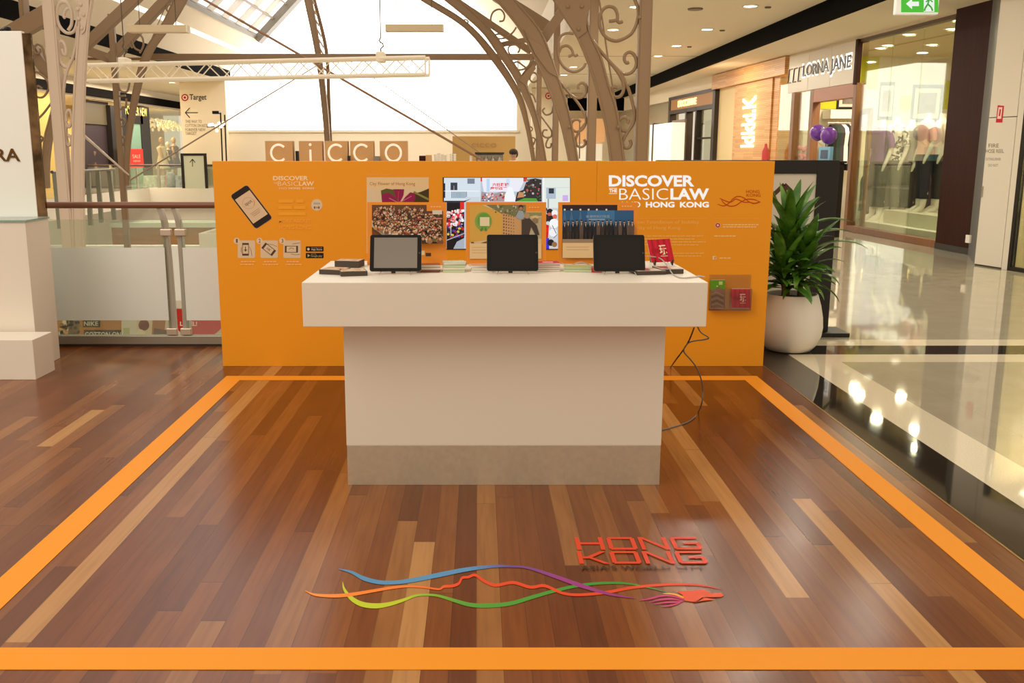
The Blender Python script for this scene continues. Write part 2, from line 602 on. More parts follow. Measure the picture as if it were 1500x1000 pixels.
# floors
struct(MB().quad((-14.5, -3, 0), (XW, -3, 0), (XW, 7.86, 0), (-14.5, 7.86, 0)), 'floor', M_TIMBER, fix=False)
tile = MB()
tile.quad((2.76, -3, 0), (9.5, -3, 0), (9.5, 7.13, 0), (2.76, 7.13, 0))
tile.quad((2.0, 8.02, 0), (14, 8.02, 0), (14, 46, 0), (2.0, 46, 0))
tile.quad((-5.4, 19, 0), (2.0, 19, 0), (2.0, 46, 0), (-5.4, 46, 0))
struct(tile, 'floor', M_TILE, fix=False)
struct(MB().quad((XW, -3, 0), (2.445, -3, 0), (2.445, 7.41, 0), (XW, 7.41, 0)).quad((XW, 7.41, 0), (9.5, 7.41, 0), (9.5, 7.76, 0), (XW, 7.76, 0)),
       'trim_1', M_DARKSTONE, fix=False)
struct(MB().quad((2.445, -3, 0), (2.76, -3, 0), (2.76, 7.13, 0), (2.445, 7.13, 0)).quad((2.445, 7.13, 0), (9.5, 7.13, 0), (9.5, 7.41, 0), (2.445, 7.41, 0))
       .quad((XW, 7.76, 0), (9.5, 7.76, 0), (9.5, 8.02, 0), (XW, 8.02, 0)), 'trim_2', M_CREAMSTONE, fix=False)
struct(MB().box(XW - 0.006, XW + 0.004, -3, 7.86, -0.02, 0.002), 'trim_3', mat('brass_edge_strip', (168, 132, 78), 0.35, 0.8))
# floor edges round the void, and the storey below
M_FASCIA = mat('white_fascia', (236, 228, 212), 0.6)
struct(MB().box(-14.5, XW, 7.86, 7.95, -0.7, -0.003), 'trim_4', M_FASCIA)
struct(MB().box(-5.5, -5.4, 19, 43, -0.7, -0.003).box(-5.5, 2.0, 18.9, 19, -0.7, -0.003).box(1.9, 2.0, 7.95, 18.9, -0.7, -0.003), 'trim_5', M_FASCIA)
struct(MB().box(-17.5, -5.5, 43, 43.2, -0.75, 0.0), 'trim_6', M_FASCIA)
struct(MB().quad((-20, 20, 0), (-14.6, 20, 0), (-14.6, 64, 0), (-20, 64, 0)).quad((-14.6, 43.2, 0), (-5.5, 43.2, 0), (-5.5, 64, 0), (-14.6, 64, 0)), 'floor', M_TILE, fix=False)
struct(MB().box(-14.75, -14.6, 20, 43, -0.75, -0.003), 'trim_7', M_FASCIA)
struct(MB().quad((-20, 7.9, -5), (3, 7.9, -5), (3, 46, -5), (-20, 46, -5)), 'floor', mat('pale_lower_floor', (232, 226, 212), 0.4), fix=False)
struct(MB().box(-20, -5.5, 43.3, 43.5, -5, -0.75), 'wall_lower', mat('lower_wall_paint', (238, 232, 218), 0.7))
struct(MB().box(-20, -14.75, 30, 30.2, -5, -0.75), 'wall_lower_left', mat('lower_wall_paint', (238, 232, 218), 0.7))

# right-hand ceiling, black recess, lower soffit
XS = 5.93
struct(MB().box(2.0, XS, 8.5, 46, 4.1, 4.3), 'ceiling', M_CEIL)
struct(MB().box(2.0, XS, 26.9, 26.93, 4.094, 4.0995).box(2.0, XS, 33.0, 33.03, 4.094, 4.0995), 'trim_8', mat('ceiling_joint', (150, 128, 100), 0.8))
struct(MB().box(XS, XS + 0.12, 8.5, 46, 3.77, 4.3), 'trim_9', M_BLACK)
struct(MB().box(XS + 0.12, 9.2, 8.5, 46, 3.77, 3.95), 'ceiling', M_CEIL)
struct(MB().box(1.86, 2.0, 14, 46, 4.0, 5.5), 'trim_10', M_CEIL)
# roof slopes over the atrium
struct(MB().hexa([(2, 14, 5.5), (-3, 14, 10.5), (-3, 44, 10.5), (2, 44, 5.5)], [(2.1, 14, 5.7), (-2.9, 14, 10.7), (-2.9, 44, 10.7), (2.1, 44, 5.7)]), 'ceiling', M_CEIL)
def slope(a): return (-a, 16.08 - a)
def slab(mb, a0, a1, y0, y1, th=0.15, lift=0.0):
    (x0, z0), (x1, z1) = slope(a0), slope(a1)
    d = Vector((-th * 0.707, 0, th * 0.707)); l = Vector((0.707 * lift, 0, -0.707 * lift))
    q = [Vector((x0, y0, z0)) + l, Vector((x1, y0, z1)) + l, Vector((x1, y1, z1)) + l, Vector((x0, y1, z0)) + l]
    mb.hexa(q, [p + d for p in q]); return mb
M_ROOFW = mat('roof_lining', (238, 226, 205), 0.8)
struct(slab(slab(MB(), 11.0, 10.32, 12, 44), 10.2, 9.7, 12, 44), 'ceiling', M_ROOFW)
struct(slab(MB(), 10.32, 10.2, 12, 44, 0.12, 0.0), 'trim_11', mat('lit_cove_strip', (255, 246, 230), 0.6, emit=1.2))
struct(slab(slab(MB(), 9.7, 9.58, 12, 44, 0.2, 0.03), 7.75, 7.6, 12, 44, 0.2, 0.05), 'trim_12', mat('grey_skylight_frame', (120, 112, 100), 0.5))
sk = MB()
slab(sk, 9.58, 7.75, 12, 44, 0.05, -0.2)
struct(sk, 'window_1', mat('skylight_glazing', (250, 252, 255), 0.5, emit=1.1))
lv = MB()
for i in range(15):
    y = 13 + i * 2.05
    slab(lv, 9.56, 7.78, y, y + 0.75, 0.06, -0.02)
struct(lv, 'trim_13', mat('skylight_louvre', (196, 188, 176), 0.5))
struct(slab(slab(MB(), 8.9, 8.84, 12, 44, 0.08, 0.06), 8.3, 8.26, 12, 44, 0.08, 0.06), 'trim_14', mat('skylight_rail', (132, 112, 92), 0.5))
struct(slab(MB(), 9.7, 7.5, 43.2, 43.9, 0.3, 0.25), 'trim_21', mat('grey_skylight_frame', (120, 112, 100), 0.5))
# left-hand gallery ceiling with its black recess
struct(MB().box(-11.2, -11.0, 12, 46, 4.65, 5.08), 'trim_15', M_BLACK)
struct(MB().box(-17.0, -11.2, 12, 64, 4.65, 4.8), 'ceiling', M_CEIL)
struct(MB().box(-20.2, -20, -8, 34, 0, 5.5), 'wall_left', mat('tan_shop_wall', (158, 126, 94), 0.8))
# gable end: translucent white wall lit by daylight
g = MB()
g.prism([(-11.6, 44, 2.5), (-11.6, 44, 4.66), (-11.05, 44, 5.05), (-3.0, 44, 13.2), (1.7, 44, 13.2), (1.7, 44, 2.5)], (0, 0.1, 0))
struct(g, 'window_2', mat('daylit_white_gable', (255, 253, 250), 0.8, emit=2.6))
struct(MB().box(-11.7, 8.5, 44.0, 44.3, 0.0, 2.45).box(1.7, 8.5, 44.0, 44.3, 2.45, 4.1), 'wall_far', mat('cream_far_wall', (244, 230, 206), 0.7))
struct(MB().box(-11.7, 1.8, 43.9, 44.0, 2.42, 2.52), 'trim_17', M_PAINT)
# ------------------------------------------------------------------ orange tape outline on the floor
M_TAPE = mat('orange_floor_tape', (240, 152, 40), 0.55, spec=.2)
tp = thing('floor_tape_outline', 'orange tape outline stuck on the timber floor around the counter', 'floor tape', (0.1, 4.7, 0))
TZ = 0.0035
for (a, b, c, d) in [(-1.796, 1.983, 2.709, 2.842), (-1.796, 1.983, 6.535, 6.66)]:
    MB().box(-3.2 if c < 3 else a, 2.1 if c < 3 else b, c, d, 0.0005, TZ - 0.001).build('tape_strip', M_TAPE, tp)
for (a, b) in [(-1.796, -1.672), (1.866, 1.983)]:
    MB().box(a, b, 2.842, 6.535, 0.0005, TZ - 0.001).build('tape_strip', M_TAPE, tp)

# ------------------------------------------------------------------ dragon logo sticker on the floor
dec = thing('floor_sticker', 'multicoloured dragon ribbon logo with red lettering on the timber floor', 'floor sticker', tuple(fl(760, 850)))
M_STICK = print_mat('floor_sticker_ink', 0.35)


def px_floor(x, y):
    p = fl(x, y); return p.x, p.y


def floor_art(lift=0.0015):
    return Art((0, 0, lift), (1, 0, 0), (0, 1, 0), 0.00015, fu=px_floor)


def mixc(a, b, t): return tuple(a[i] + (b[i] - a[i]) * t for i in range(3))


def ribbon(art, pts, hw, stops):
    """tapering ribbon; pts in photo pixels, hw half widths, stops = colour along the length"""
    P = smooth_path([(x, y, 0) for x, y in pts], 5)
    n = len(P)
    W = []
    for i in range(n):
        s = i / 5.0; k = min(int(s), len(hw) - 2); f = s - k
        W.append(hw[k] * (1 - f) + hw[k + 1] * f)
    for i in range(n - 1):
        t = i / (n - 1)
        for j in range(len(stops) - 1):
            if stops[j][0] <= t <= stops[j + 1][0]:
                c = mixc(stops[j][1], stops[j + 1][1], (t - stops[j][0]) / (stops[j + 1][0] - stops[j][0]))
        a, b = P[i], P[i + 1]
        def nrm(k):
            p, q = P[max(0, k - 1)], P[min(n - 1, k + 1)]
            d = Vector((q.x - p.x, q.y - p.y)); d = d.normalized() if d.length else Vector((1, 0))
            return Vector((-d.y * 0.75, d.x if abs(d.x) > 0.5 else d.x))
        na, nb = nrm(i), nrm(i + 1)
        art.poly([(a.x + na.x * W[i], a.y + na.y * W[i]), (b.x + nb.x * W[i + 1], b.y + nb.y * W[i + 1]),
                  (b.x - nb.x * W[i + 1], b.y - nb.y * W[i + 1]), (a.x - na.x * W[i], a.y - na.y * W[i])], c, False)
    art.k += 1


a = floor_art(); ribbon(a, [(502, 852.3), (504.4, 863.5), (514.7, 876.5), (529.6, 885), (550, 887.7), (570.7, 885), (593, 878.4), (608, 872.8), (623, 871.3), (641.6, 872.8), (664, 879.3),
                   (688, 885.9), (713, 887.3), (747, 884.3), (781, 874.5), (811, 866), (849.6, 857.5), (892, 854), (930.6, 856.6), (981.8, 869)],
               [.3, 2.2, 3.5, 3.8, 3.8, 3, 2.2, 1.8, 1.6, 1.8, 2.5, 3, 3.2, 3, 2.8, 2.5, 2.2, 1.8, 1.2, .4],
               [(0, (196, 208, 44)), (0.3, (190, 205, 50)), (0.55, (90, 160, 60)), (1, (60, 145, 60))])
a.build('green_ribbon', dec, M_STICK)
a = floor_art(0.0017); ribbon(a, [(447, 865.5), (462, 871.5), (490, 873), (515, 871), (545, 866), (575, 861), (600, 859), (625, 861), (643, 863.3), (650, 859.5), (662, 858.6), (672, 855), (677, 846.8),
                   (686, 845.5), (696, 842.5), (708.8, 851), (725.8, 857.5), (751.4, 853.5), (777, 860.4), (798, 858.3), (824, 869), (849.6, 871.5), (888, 868), (930, 860.4),
                   (981.8, 856.2), (1024.5, 857.5), (1054, 863)],
               [.3, 1.8, 2.6, 2.6, 2.2, 2, 1.6, 1.3, 1.5, 2, 2.2, 2.2, 2, 2, 2.2, 2.2, 2.3, 2.3, 2.3, 2.3, 2, 2, 2.2, 2.1, 1.8, 1.2, .4],
               [(0, (250, 150, 60)), (0.22, (246, 128, 52)), (0.4, (232, 78, 42)), (1, (226, 72, 40))])
a.build('red_ribbon', dec, M_STICK)
a = floor_art(0.0019); ribbon(a, [(496, 833.6), (514.7, 838.3), (533, 847.6), (556, 853.2), (582, 853.2), (608, 849.5), (645, 842), (683, 834.5), (720, 830), (745, 829.7), (773, 832), (807, 842.5),
                   (849.6, 857.5), (892, 870.3), (930.6, 876.7)],
               [.3, 2, 3.2, 3, 2.8, 3.2, 3.5, 3, 2.2, 1.6, 1.6, 2.6, 3.2, 2, .4],
               [(0, (86, 146, 190)), (0.5, (90, 150, 200)), (0.65, (110, 80, 150)), (0.82, (158, 62, 140)), (1, (150, 60, 120))])
a.build('blue_ribbon', dec, M_STICK)
def z5(u, v): return 840 + u / 6.25, 765 + v / 6.25
a = floor_art(0.0021)
for pts, hw in [([(600, 720), (700, 702), (820, 675), (920, 680), (1020, 715)], 1.4), ([(690, 737), (800, 712), (900, 705), (1000, 722)], 1.4),
                ([(740, 755), (850, 737), (950, 735), (1010, 725)], 1.3), ([(800, 775), (890, 766), (980, 742)], 1.3)]:
    ribbon(a, [z5(*p) for p in pts], [.3] + [hw] * (len(pts) - 2) + [.6], [(0, (190, 50, 120)), (1, (200, 52, 110))])
ribbon(a, [z5(*p) for p in [(820, 655), (920, 662), (1000, 690), (1060, 705)]], [.3, 1.2, 1.6, 1.8], [(0, (240, 180, 80)), (1, (240, 130, 50))])
for q in [[(940, 635), (1100, 630), (1190, 620), (1240, 640), (1200, 690), (1060, 690), (1000, 670)], [(1000, 670), (1060, 690), (1200, 690), (1130, 738), (1020, 722)],
          [(1230, 640), (1262, 655), (1350, 650), (1376, 670), (1355, 690), (1200, 690)], [(1180, 690), (1300, 712), (1200, 722), (1110, 738)]]:
    a.poly([z5(*p) for p in q], (228, 78, 34), False)
a.build('dragon_head', dec, M_STICK)
# squared lettering
GLY = {'H': [(0, 0, .16, 1), (.84, 0, 1, 1), (.16, .42, .84, .58)],
       'O': [(0, .08, .16, .92), (.84, .08, 1, .92), (.06, .84, .94, 1), (.06, 0, .94, .16)],
       'N': [(0, 0, .15, 1), (.85, 0, 1, 1)],
       'G': [(0, .08, .16, .92), (.06, .84, .97, 1), (.06, 0, .94, .16), (.84, .08, 1, .5), (.42, .42, .94, .57)],
       'K': [(0, 0, .16, 1)]}


def squared_word(art, word, x0, x1, y0, y1, col, gap=0.14):
    n = len(word); w = (x1 - x0) / (n + gap * (n - 1)); h = y1 - y0
    for i, ch in enumerate(word):
        ox = x0 + i * w * (1 + gap)
        R = lambda q: [(ox + u * w, y0 + v * h) for u, v in q]
        for (u0, v0, u1, v1) in GLY[ch]: art.poly(R([(u0, v0), (u1, v0), (u1, v1), (u0, v1)]), col, False); art.k += .6
        if ch == 'N': art.poly(R([(.0, 1), (.85, 0), (1, 0), (1, 0.06), (.17, 1)]), col, False); art.k += .6
        if ch == 'K':
            art.poly(R([(.16, .42), (.4, .42), (1, .96), (.97, 1), (.82, 1), (.34, .58), (.16, .58)]), col, False); art.k += .6
            art.poly(R([(.3, .5), (.85, 0), (1.06, 0), (.48, .52)]), col, False)
    art.k += 1


a = Art((0, 0, 0.0018), (1, 0, 0), (0, 1, 0), 0.00015)
r1, r2 = fl(841, 787.2), fl(1020, 805.6); q1, q2 = fl(844.5, 808.3), fl(1031.5, 826.6)
squared_word(a, 'HONG', r1.x, fl(1020, 787.2).x, r2.y, r1.y, (226, 70, 38))
squared_word(a, 'KONG', q1.x, fl(1028, 808.3).x, q2.y, q1.y, (226, 70, 38))
t0, t1 = fl(851, 836), fl(1033, 829.5)
a.text("ASIA'S WORLD CITY", t0.x, t0.y, fl(1034, 836).x, t1.y, (70, 44, 26), 0.01)
a.build('lettering', dec, M_STICK)

# ------------------------------------------------------------------ orange display wall
YP = 6.985
M_ORANGE = mat('orange_display_board', (244, 158, 16), 0.55)
wallr = thing('display_wall', 'long orange display wall printed with white headlines, standing behind the counter', 'display wall', (0.1, YP, 0))
MB().box(-1.907, 0.8495, YP, YP + 0.1, 0, 1.503).build('panel', M_ORANGE, wallr, bevel=0.002)
MB().box(0.8505, 2.122, YP, YP + 0.1, 0, 1.503).build('panel', M_ORANGE, wallr, bevel=0.002)


def px_panel(x, y):
    p = at(x, y, YP); return p.x, p.z


def panel_art(): return Art((0, YP - 0.0008, 0), (1, 0, 0), (0, 0, 1), 0.0002, fu=px_panel)


def headline(art, L, col, th):
    """L: pixel boxes of the words"""
    for word, (x0, y0, x1, y1), b in L: art.text(word, x0, y0, x1, y1, col, b)
    if th:
        x0, y0, x1, y1, w = th
        art.rect(x0, y0 - w, x1, y0, col); art.rect(x0, y1, x1, y1 + w, col)


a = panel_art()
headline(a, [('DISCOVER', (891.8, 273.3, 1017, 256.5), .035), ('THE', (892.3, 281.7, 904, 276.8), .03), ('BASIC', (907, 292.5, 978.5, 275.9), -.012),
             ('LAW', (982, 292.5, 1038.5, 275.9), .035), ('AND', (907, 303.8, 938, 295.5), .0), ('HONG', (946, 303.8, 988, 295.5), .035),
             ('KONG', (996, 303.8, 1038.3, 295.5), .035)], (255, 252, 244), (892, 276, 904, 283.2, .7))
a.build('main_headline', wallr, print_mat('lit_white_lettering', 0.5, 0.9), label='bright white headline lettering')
FAINT = (250, 192, 104); FAINT2 = (250, 178, 66); PALE = (255, 226, 180)
a = panel_art()
a.text('The Basic Law: Foundation of Stability', 894, 329, 1024, 322.6, FAINT, 0); a.text('and Prosperity of Hong Kong', 894, 337.2, 996.7, 331, FAINT, 0)
for y, x1 in [(345.6, 1030), (350, 1017), (354.2, 1034), (358.5, 1023), (370.8, 1031), (374.8, 1027)]:
    x = 894.0; random.seed(int(y * 10))
    while x < x1:
        w = random.uniform(3, 9); a.rect(x, y + .75, min(x + w, x1), y - .75, FAINT, False); x += w + 1.0
a.rect(930, 319.9, 1035, 319.4, FAINT2, False); a.rect(1045, 319.9, 1112, 319.4, FAINT2, False); a.rect(1045, 386.6, 1112, 386.2, FAINT2, False)
for y, xa, xb in [(329, 1059, 1111), (332.2, 1059, 1108), (345.6, 1046, 1078), (377.8, 1054, 1070)]:
    x = xa; random.seed(int(y * 7))
    while x < xb:
        w = random.uniform(2, 6); a.rect(x, y + .7, min(x + w, xb), y - .7, (255, 214, 150), False); x += w + .8
a.rect(1043.8, 380.2, 1049, 374.8, (242, 214, 170)); a.text('f', 1046.2, 380.2, 1048.6, 375.6, (214, 122, 12), 0.03)
a.build('body_text', wallr)
a = panel_art()
a.disc(1051.4, 329.8, 3.9, (236, 196, 170)); a.disc(1051.4, 329.8, 3.3, (176, 28, 40)); a.disc(1051.4, 329.8, 1.9, (240, 200, 196), n=5)
a.build('seal_emblem', wallr)
a = panel_art(); RD = (196, 72, 16)
for pts in [[(1051, 299), (1060, 301.5), (1067, 298), (1075, 290), (1082, 287.5), (1090, 290), (1098, 296), (1106, 297.5), (1113, 295)],
            [(1056, 291), (1060, 297), (1068, 301.5), (1077, 301), (1085, 296), (1093, 292), (1104, 292), (1112, 295)],
            [(1054, 290), (1060, 293), (1070, 296), (1077, 291.5), (1083, 293), (1090, 296), (1100, 296)], [(1102, 298.5), (1108, 297.5), (1114, 295.5)]]:
    ribbon(a, pts, [.3] + [.75] * (len(pts) - 2) + [.4], [(0, RD), (1, RD)])
a.text('HONG', 1093, 282.6, 1112.5, 278.2, RD, 0.0); a.text('KONG', 1093.5, 288, 1114, 283.6, RD, 0.0)
a.build('dragon_emblem', wallr)
a = panel_art()
headline(a, [('DISCOVER', (400, 264.2, 451.5, 257.6), .03), ('THE', (400.4, 269.4, 406, 266.8), .0), ('BASIC', (407, 272.2, 437, 265.6), -.01), ('LAW', (438, 272.2, 460, 265.6), .03),
             ('AND', (408, 277.3, 420.5, 274.2), -.005), ('HONG', (423, 277.3, 440, 274.2), .03), ('KONG', (443.5, 277.3, 460, 274.2), .03)], PALE, None)
for i, (w1, w2) in enumerate([((408, 430), (434, 445)), ((408, 428), (431, 448)), ((408, 448), None)]):
    y = 294.5 + i * 9.3
    a.rect(w1[0], y + 2.4, w1[1], y - 2.4, (250, 170, 46), False)
    if w2: a.rect(w2[0], y + 2.4, w2[1], y - 2.4, (250, 170, 46), False)
a.text('MORE ABOUT', 408, 326.3, 455, 321, (252, 178, 66), 0.02); a.text('HONG KONG', 409, 335.8, 455, 330.4, (252, 178, 66), 0.02)
a.build('side_headline', wallr)
a = panel_art()
ca, cb = (368.3, 302.9), radians(60)
def rot(u, v):
    return ca[0] + u * cos(radians(33)) - v * sin(radians(33)) * -1 * -1, ca[1] + u * sin(radians(33)) * -1 * -1 + v * cos(radians(33))
def ph(u, v):   # long axis v points down to the right
    e1 = Vector((25.5, -17)) .normalized(); e2 = Vector((34, 44.5)).normalized()
    return ca[0] + e1.x * u + e2.x * v, ca[1] + e1.y * u + e2.y * v
def rr(hw, hl, r):
    out = []
    for cx, cy, a0 in ((hw - r, hl - r, 0), (-hw + r, hl - r, 90), (-hw + r, -hl + r, 180), (hw - r, -hl + r, 270)):
        for i in range(5):
            q = radians(a0 + 22.5 * i); out.append(ph(cx + r * cos(q), cy + r * sin(q)))
    return out
a.poly(rr(15.2, 31.4, 4.4), (196, 150, 110)); a.poly(rr(14.6, 30.8, 4), (44, 36, 34))
a.poly([ph(-12.8, -22), ph(12.8, -22), ph(12.8, 22), ph(-12.8, 22)], (226, 196, 160))
a.line([ph(8.6 * cos(radians(t)), -7 + 8.6 * sin(radians(t))) for t in range(0, 361, 20)], .5, (190, 166, 140))
a.line([ph(8.6 * cos(radians(t)), -7 + 8.6 * sin(radians(t))) for t in range(0, 61, 10)], .9, (232, 130, 60))
for v, w in [(8, 8), (10.5, 7), (13, 6)]: a.line([ph(-w, v), ph(w, v)], .8, (190, 160, 130))
e1 = Vector((25.5, -17)).normalized()
pts, faces = text_mesh('spot', 0.0)
mx = max(p[0] for p in pts)
a.mb.col = lin((120, 108, 100)); a.mb._add([a.p(*ph(-6 + p[0] / mx * 12, -5.5 - p[1] * 7.5)) for p in pts], faces); a.k += 1
a.build('phone_graphic', wallr)
a = panel_art(); a.disc(464.1, 300, 8.4, (226, 202, 170), rv=8.6); a.rect(459.5, 299.4, 468.8, 296.6, (186, 176, 150), False)
a.rect(459.8, 305.6, 462, 302.2, (110, 100, 90), False); a.rect(466, 305.6, 468.2, 302.2, (110, 100, 90), False); a.rect(463, 305, 465.4, 302.8, (196, 120, 90))
a.build('round_badge', wallr)
for i, x in enumerate((348.2, 381.6, 415.0)):
    a = panel_art(); C = (226, 200, 166); D = (84, 66, 54)
    a.rrect(x, 352, x + 25.6, 377.8, 2.2, C); a.disc(x - 1.4, 352.6, 4.6, (234, 206, 170)); a.text(str(i + 1), x - 2.6, 355.4, x + .2, 349.8, (110, 96, 90), .02)
    cx, cy = x + 11.5, 365
    def box(c, hw, hh, an, col):
        q = [(u * cos(an) - v * sin(an) + c[0], u * sin(an) + v * cos(an) + c[1]) for u, v in ((-hw, hh), (hw, hh), (hw, -hh), (-hw, -hh))]
        a.poly(q, col)
    if i == 0:
        box((cx, cy), 4.8, 9.3, 0, D); box((cx, cy), 4.0, 6.4, 0, C); a.line([(cx, cy - 4), (cx, cy + 3)], 1.2, D); a.poly([(cx - 2.4, cy + .4), (cx, cy + 3.4), (cx + 2.4, cy + .4)], D)
        a.line([(cx + 5.4, cy - 4), (cx + 8, cy + 1), (cx + 9.5, cy + 10)], .4, D); a.line([(cx - 6, cy - 3), (cx - 6.4, cy + 3), (cx - 5.4, cy + 5)], .4, D)
    elif i == 1:
        an = radians(38); box((cx + .6, cy), 9.8, 5.0, an, D); box((cx + .6, cy), 6.6, 4.1, an, C)
        pts, faces = text_mesh('HK', 0.0); mxx = max(p[0] for p in pts)
        a.mb.col = lin(D); a.mb._add([a.p(cx + .6 + (u * cos(an) - v * sin(an)), cy + (u * sin(an) + v * cos(an))) for u, v in [(-3.4 + p[0] / mxx * 6.8, 2 - p[1] * 5.6) for p in pts]], faces); a.k += 1
        a.line([(cx - 2, cy - 8), (cx + 6, cy - 7), (cx + 13, cy - 4)], .4, D)
    else:
        box((cx + .4, cy - .2), 9.6, 4.9, 0, D); box((cx + .4, cy - .2), 7, 4.1, 0, C); a.line([(cx - 3, cy), (cx - 1, cy - 2), (cx + 2, cy - 2), (cx + 4, cy)], .6, D)
        a.line([(cx, cy + 6.5), (cx + 6, cy + 8), (cx + 13, cy + 7.5)], .4, D); a.line([(cx + 2, cy - 8), (cx + 13, cy - 9.5)], .4, D)
    for y, w in ((383.2, 17), (387.2, 20)):
        xx = x + 13.5 - w / 2; random.seed(i * 9 + int(y))
        while xx < x + 13.5 + w / 2:
            w_ = random.uniform(2, 5); a.rect(xx, y + .8, xx + w_, y - .8, (254, 200, 120), False); xx += w_ + .8
    a.build('step_icon', wallr)
for i, (y0, y1) in enumerate(((360.7, 368.3), (370.2, 378))):
    a = panel_art(); a.rrect(448, y1, 474, y0, 1, (36, 28, 22))
    if i == 0:
        a.disc(451.8, 364.8, 1.8, (230, 210, 190), rv=2); a.text('Download on the', 456, 363.3, 472, 361.7, (190, 170, 150)); a.text('App Store', 456, 367.2, 472, 363.9, (232, 214, 190), .01)
    else:
        a.poly([(450.6, 376.6), (450.6, 371.8), (454.2, 374.2)], (200, 180, 150)); a.text('GET IT ON', 455.5, 372.6, 463, 371.1, (190, 170, 150)); a.text('Google play', 455.5, 376.9, 472, 373.2, (200, 180, 150), 0)
    a.build('app_badge', wallr)
a = panel_art()
a.rect(537, 371, 628.2, 259.6, (236, 204, 156)); a.rect(537, 371, 628.2, 276, (228, 206, 170)); a.text('Did you know?', 538, 257.6, 572, 254.2, (252, 186, 92), 0)
a.text('City Flower of Hong Kong', 541.5, 272.6, 608, 266.6, (176, 122, 76), 0)
a.poly([(558, 279), (566, 276), (578, 278), (586, 284), (584, 300), (560, 300)], (96, 96, 52))
a.poly([(604, 284), (616, 281), (628.2, 276), (628.2, 300), (604, 300)], (74, 60, 34)); a.line([(606, 281), (628, 292)], 3.0, (140, 140, 72))
for q in [[(576, 277), (592, 277), (591, 286), (586, 296), (580, 290)], [(560, 284), (569, 282), (577, 287), (584, 296), (570, 310), (560, 300)],
          [(588, 296), (594, 288), (601, 281.5), (608, 283), (609, 290), (603, 302), (592, 306)], [(570, 302), (584, 296), (600, 304), (590, 326), (574, 320)]]:
    a.poly(q, (150, 34, 84))
a.line([(583, 296), (584, 280)], 1.4, (196, 60, 72)); a.line([(584, 297), (570, 290)], 1.2, (206, 120, 150)); a.line([(585, 297), (603, 287)], 1.2, (206, 110, 150)); a.disc(585, 298, 2.4, (230, 190, 120))
a.build('flower_poster', wallr)

# ------------------------------------------------------------------ screen set in the orange wall
tv = thing('wall_screen', 'lit wide screen with a street festival picture, set in the orange wall', 'screen', tuple(at(742, 365, YP)))
p0, p1 = at(649.3, 365.4, YP), at(835, 259.6, YP)
MB().box(p0.x, p1.x, YP - 0.004, YP + 0.03, p0.z, p1.z).build('bezel', mat('black_plastic', (20, 18, 18), 0.35), tv)
a = Art((0, YP - 0.005, 0), (1, 0, 0), (0, 0, 1), 0.0002, fu=px_panel)
def R(u, v): return 640 + u / 7.5, 255 + v / 7.5
def RP(*q): return [R(*p) for p in q]
def tvr(u0, v0, u1, v1, c, step=False):
    a.poly(RP((u0, v1), (u1, v1), (u1, v0), (u0, v0)), c, step)
tvr(78, 40, 1460, 818, (190, 200, 212), True); tvr(78, 40, 480, 300, (214, 226, 236), True)
for q in [(150, 92, 225, 175, (60, 64, 74)), (185, 125, 190, 175, (220, 226, 232)), (78, 180, 470, 192, (235, 240, 244)), (335, 48, 415, 105, (120, 132, 150)), (78, 100, 92, 260, (50, 54, 60))]: tvr(*q)
for i in range(11): tvr(160 + i * 16, 192, 168 + i * 16, 262, (70, 110, 130))
a.k += 1
tvr(320, 250, 470, 300, (206, 214, 222)); a.poly(RP((80, 292), (300, 292), (380, 268), (300, 310), (80, 310)), (44, 42, 46))
tvr(480, 40, 990, 80, (222, 50, 44), True); a.poly(RP((515, 195), (900, 190), (950, 90), (950, 40), (495, 40), (500, 110)), (236, 236, 246))
tvr(545, 50, 580, 190, (190, 216, 244)); tvr(760, 50, 800, 140, (204, 226, 248)); a.k += 1
a.text('六社聯誼', *R(608, 135), *R(790, 95), (224, 60, 60), .03); a.text('慶祝巡遊', *R(585, 172), *R(770, 140), (224, 60, 60), .03)
a.poly(RP((480, 300), (870, 300), (850, 210), (720, 190), (600, 220), (490, 190)), (170, 150, 150))
a.poly(RP((740, 300), (875, 300), (830, 150), (790, 130), (745, 230)), (244, 246, 250))
random.seed(5)
for i in range(46):
    u, v = random.uniform(500, 740), random.uniform(205, 295); a.disc(*R(u, v), random.uniform(.8, 1.8), random.choice([(220, 60, 50), (250, 240, 240), (70, 60, 80), (90, 110, 170), (230, 150, 120)]), n=7, step=False)
a.k += 1
a.poly(RP((860, 290), (880, 200), (950, 170), (990, 60), (1080, 45), (1150, 60), (1150, 300), (860, 300)), (58, 50, 52))
for i in range(40):
    u, v = random.uniform(930, 1140), random.uniform(60, 280); a.disc(*R(u, v), random.uniform(.7, 1.8), random.choice([(120, 110, 110), (30, 26, 30), (200, 90, 70), (190, 190, 180), (84, 104, 70)]), n=6, step=False)
a.k += 1
a.poly(RP((870, 300), (1110, 300), (1090, 265), (960, 262)), (84, 160, 50)); a.poly(RP((880, 260), (960, 250), (950, 200), (900, 195)), (196, 140, 96))
tvr(1170, 40, 1460, 380, (226, 234, 226), True); tvr(1160, 40, 1180, 380, (244, 246, 240)); tvr(1200, 150, 1305, 270, (176, 190, 206), True); tvr(1228, 155, 1285, 212, (50, 56, 66), True)
tvr(1380, 230, 1440, 295, (206, 176, 232)); tvr(1180, 145, 1460, 150, (200, 214, 206)); tvr(1215, 270, 1230, 380, (150, 156, 160)); a.k += 1
tvr(108, 310, 300, 818, (34, 28, 30), True); tvr(255, 305, 300, 390, (220, 46, 40), True)
for i in range(90):
    u, v = random.uniform(112, 292), random.uniform(395, 560); a.disc(*R(u, v), random.uniform(1.2, 2.8), random.choice([(244, 238, 238), (226, 54, 60), (240, 200, 190), (250, 250, 250), (214, 90, 90), (40, 34, 40)]), n=8, step=False)
a.k += 1
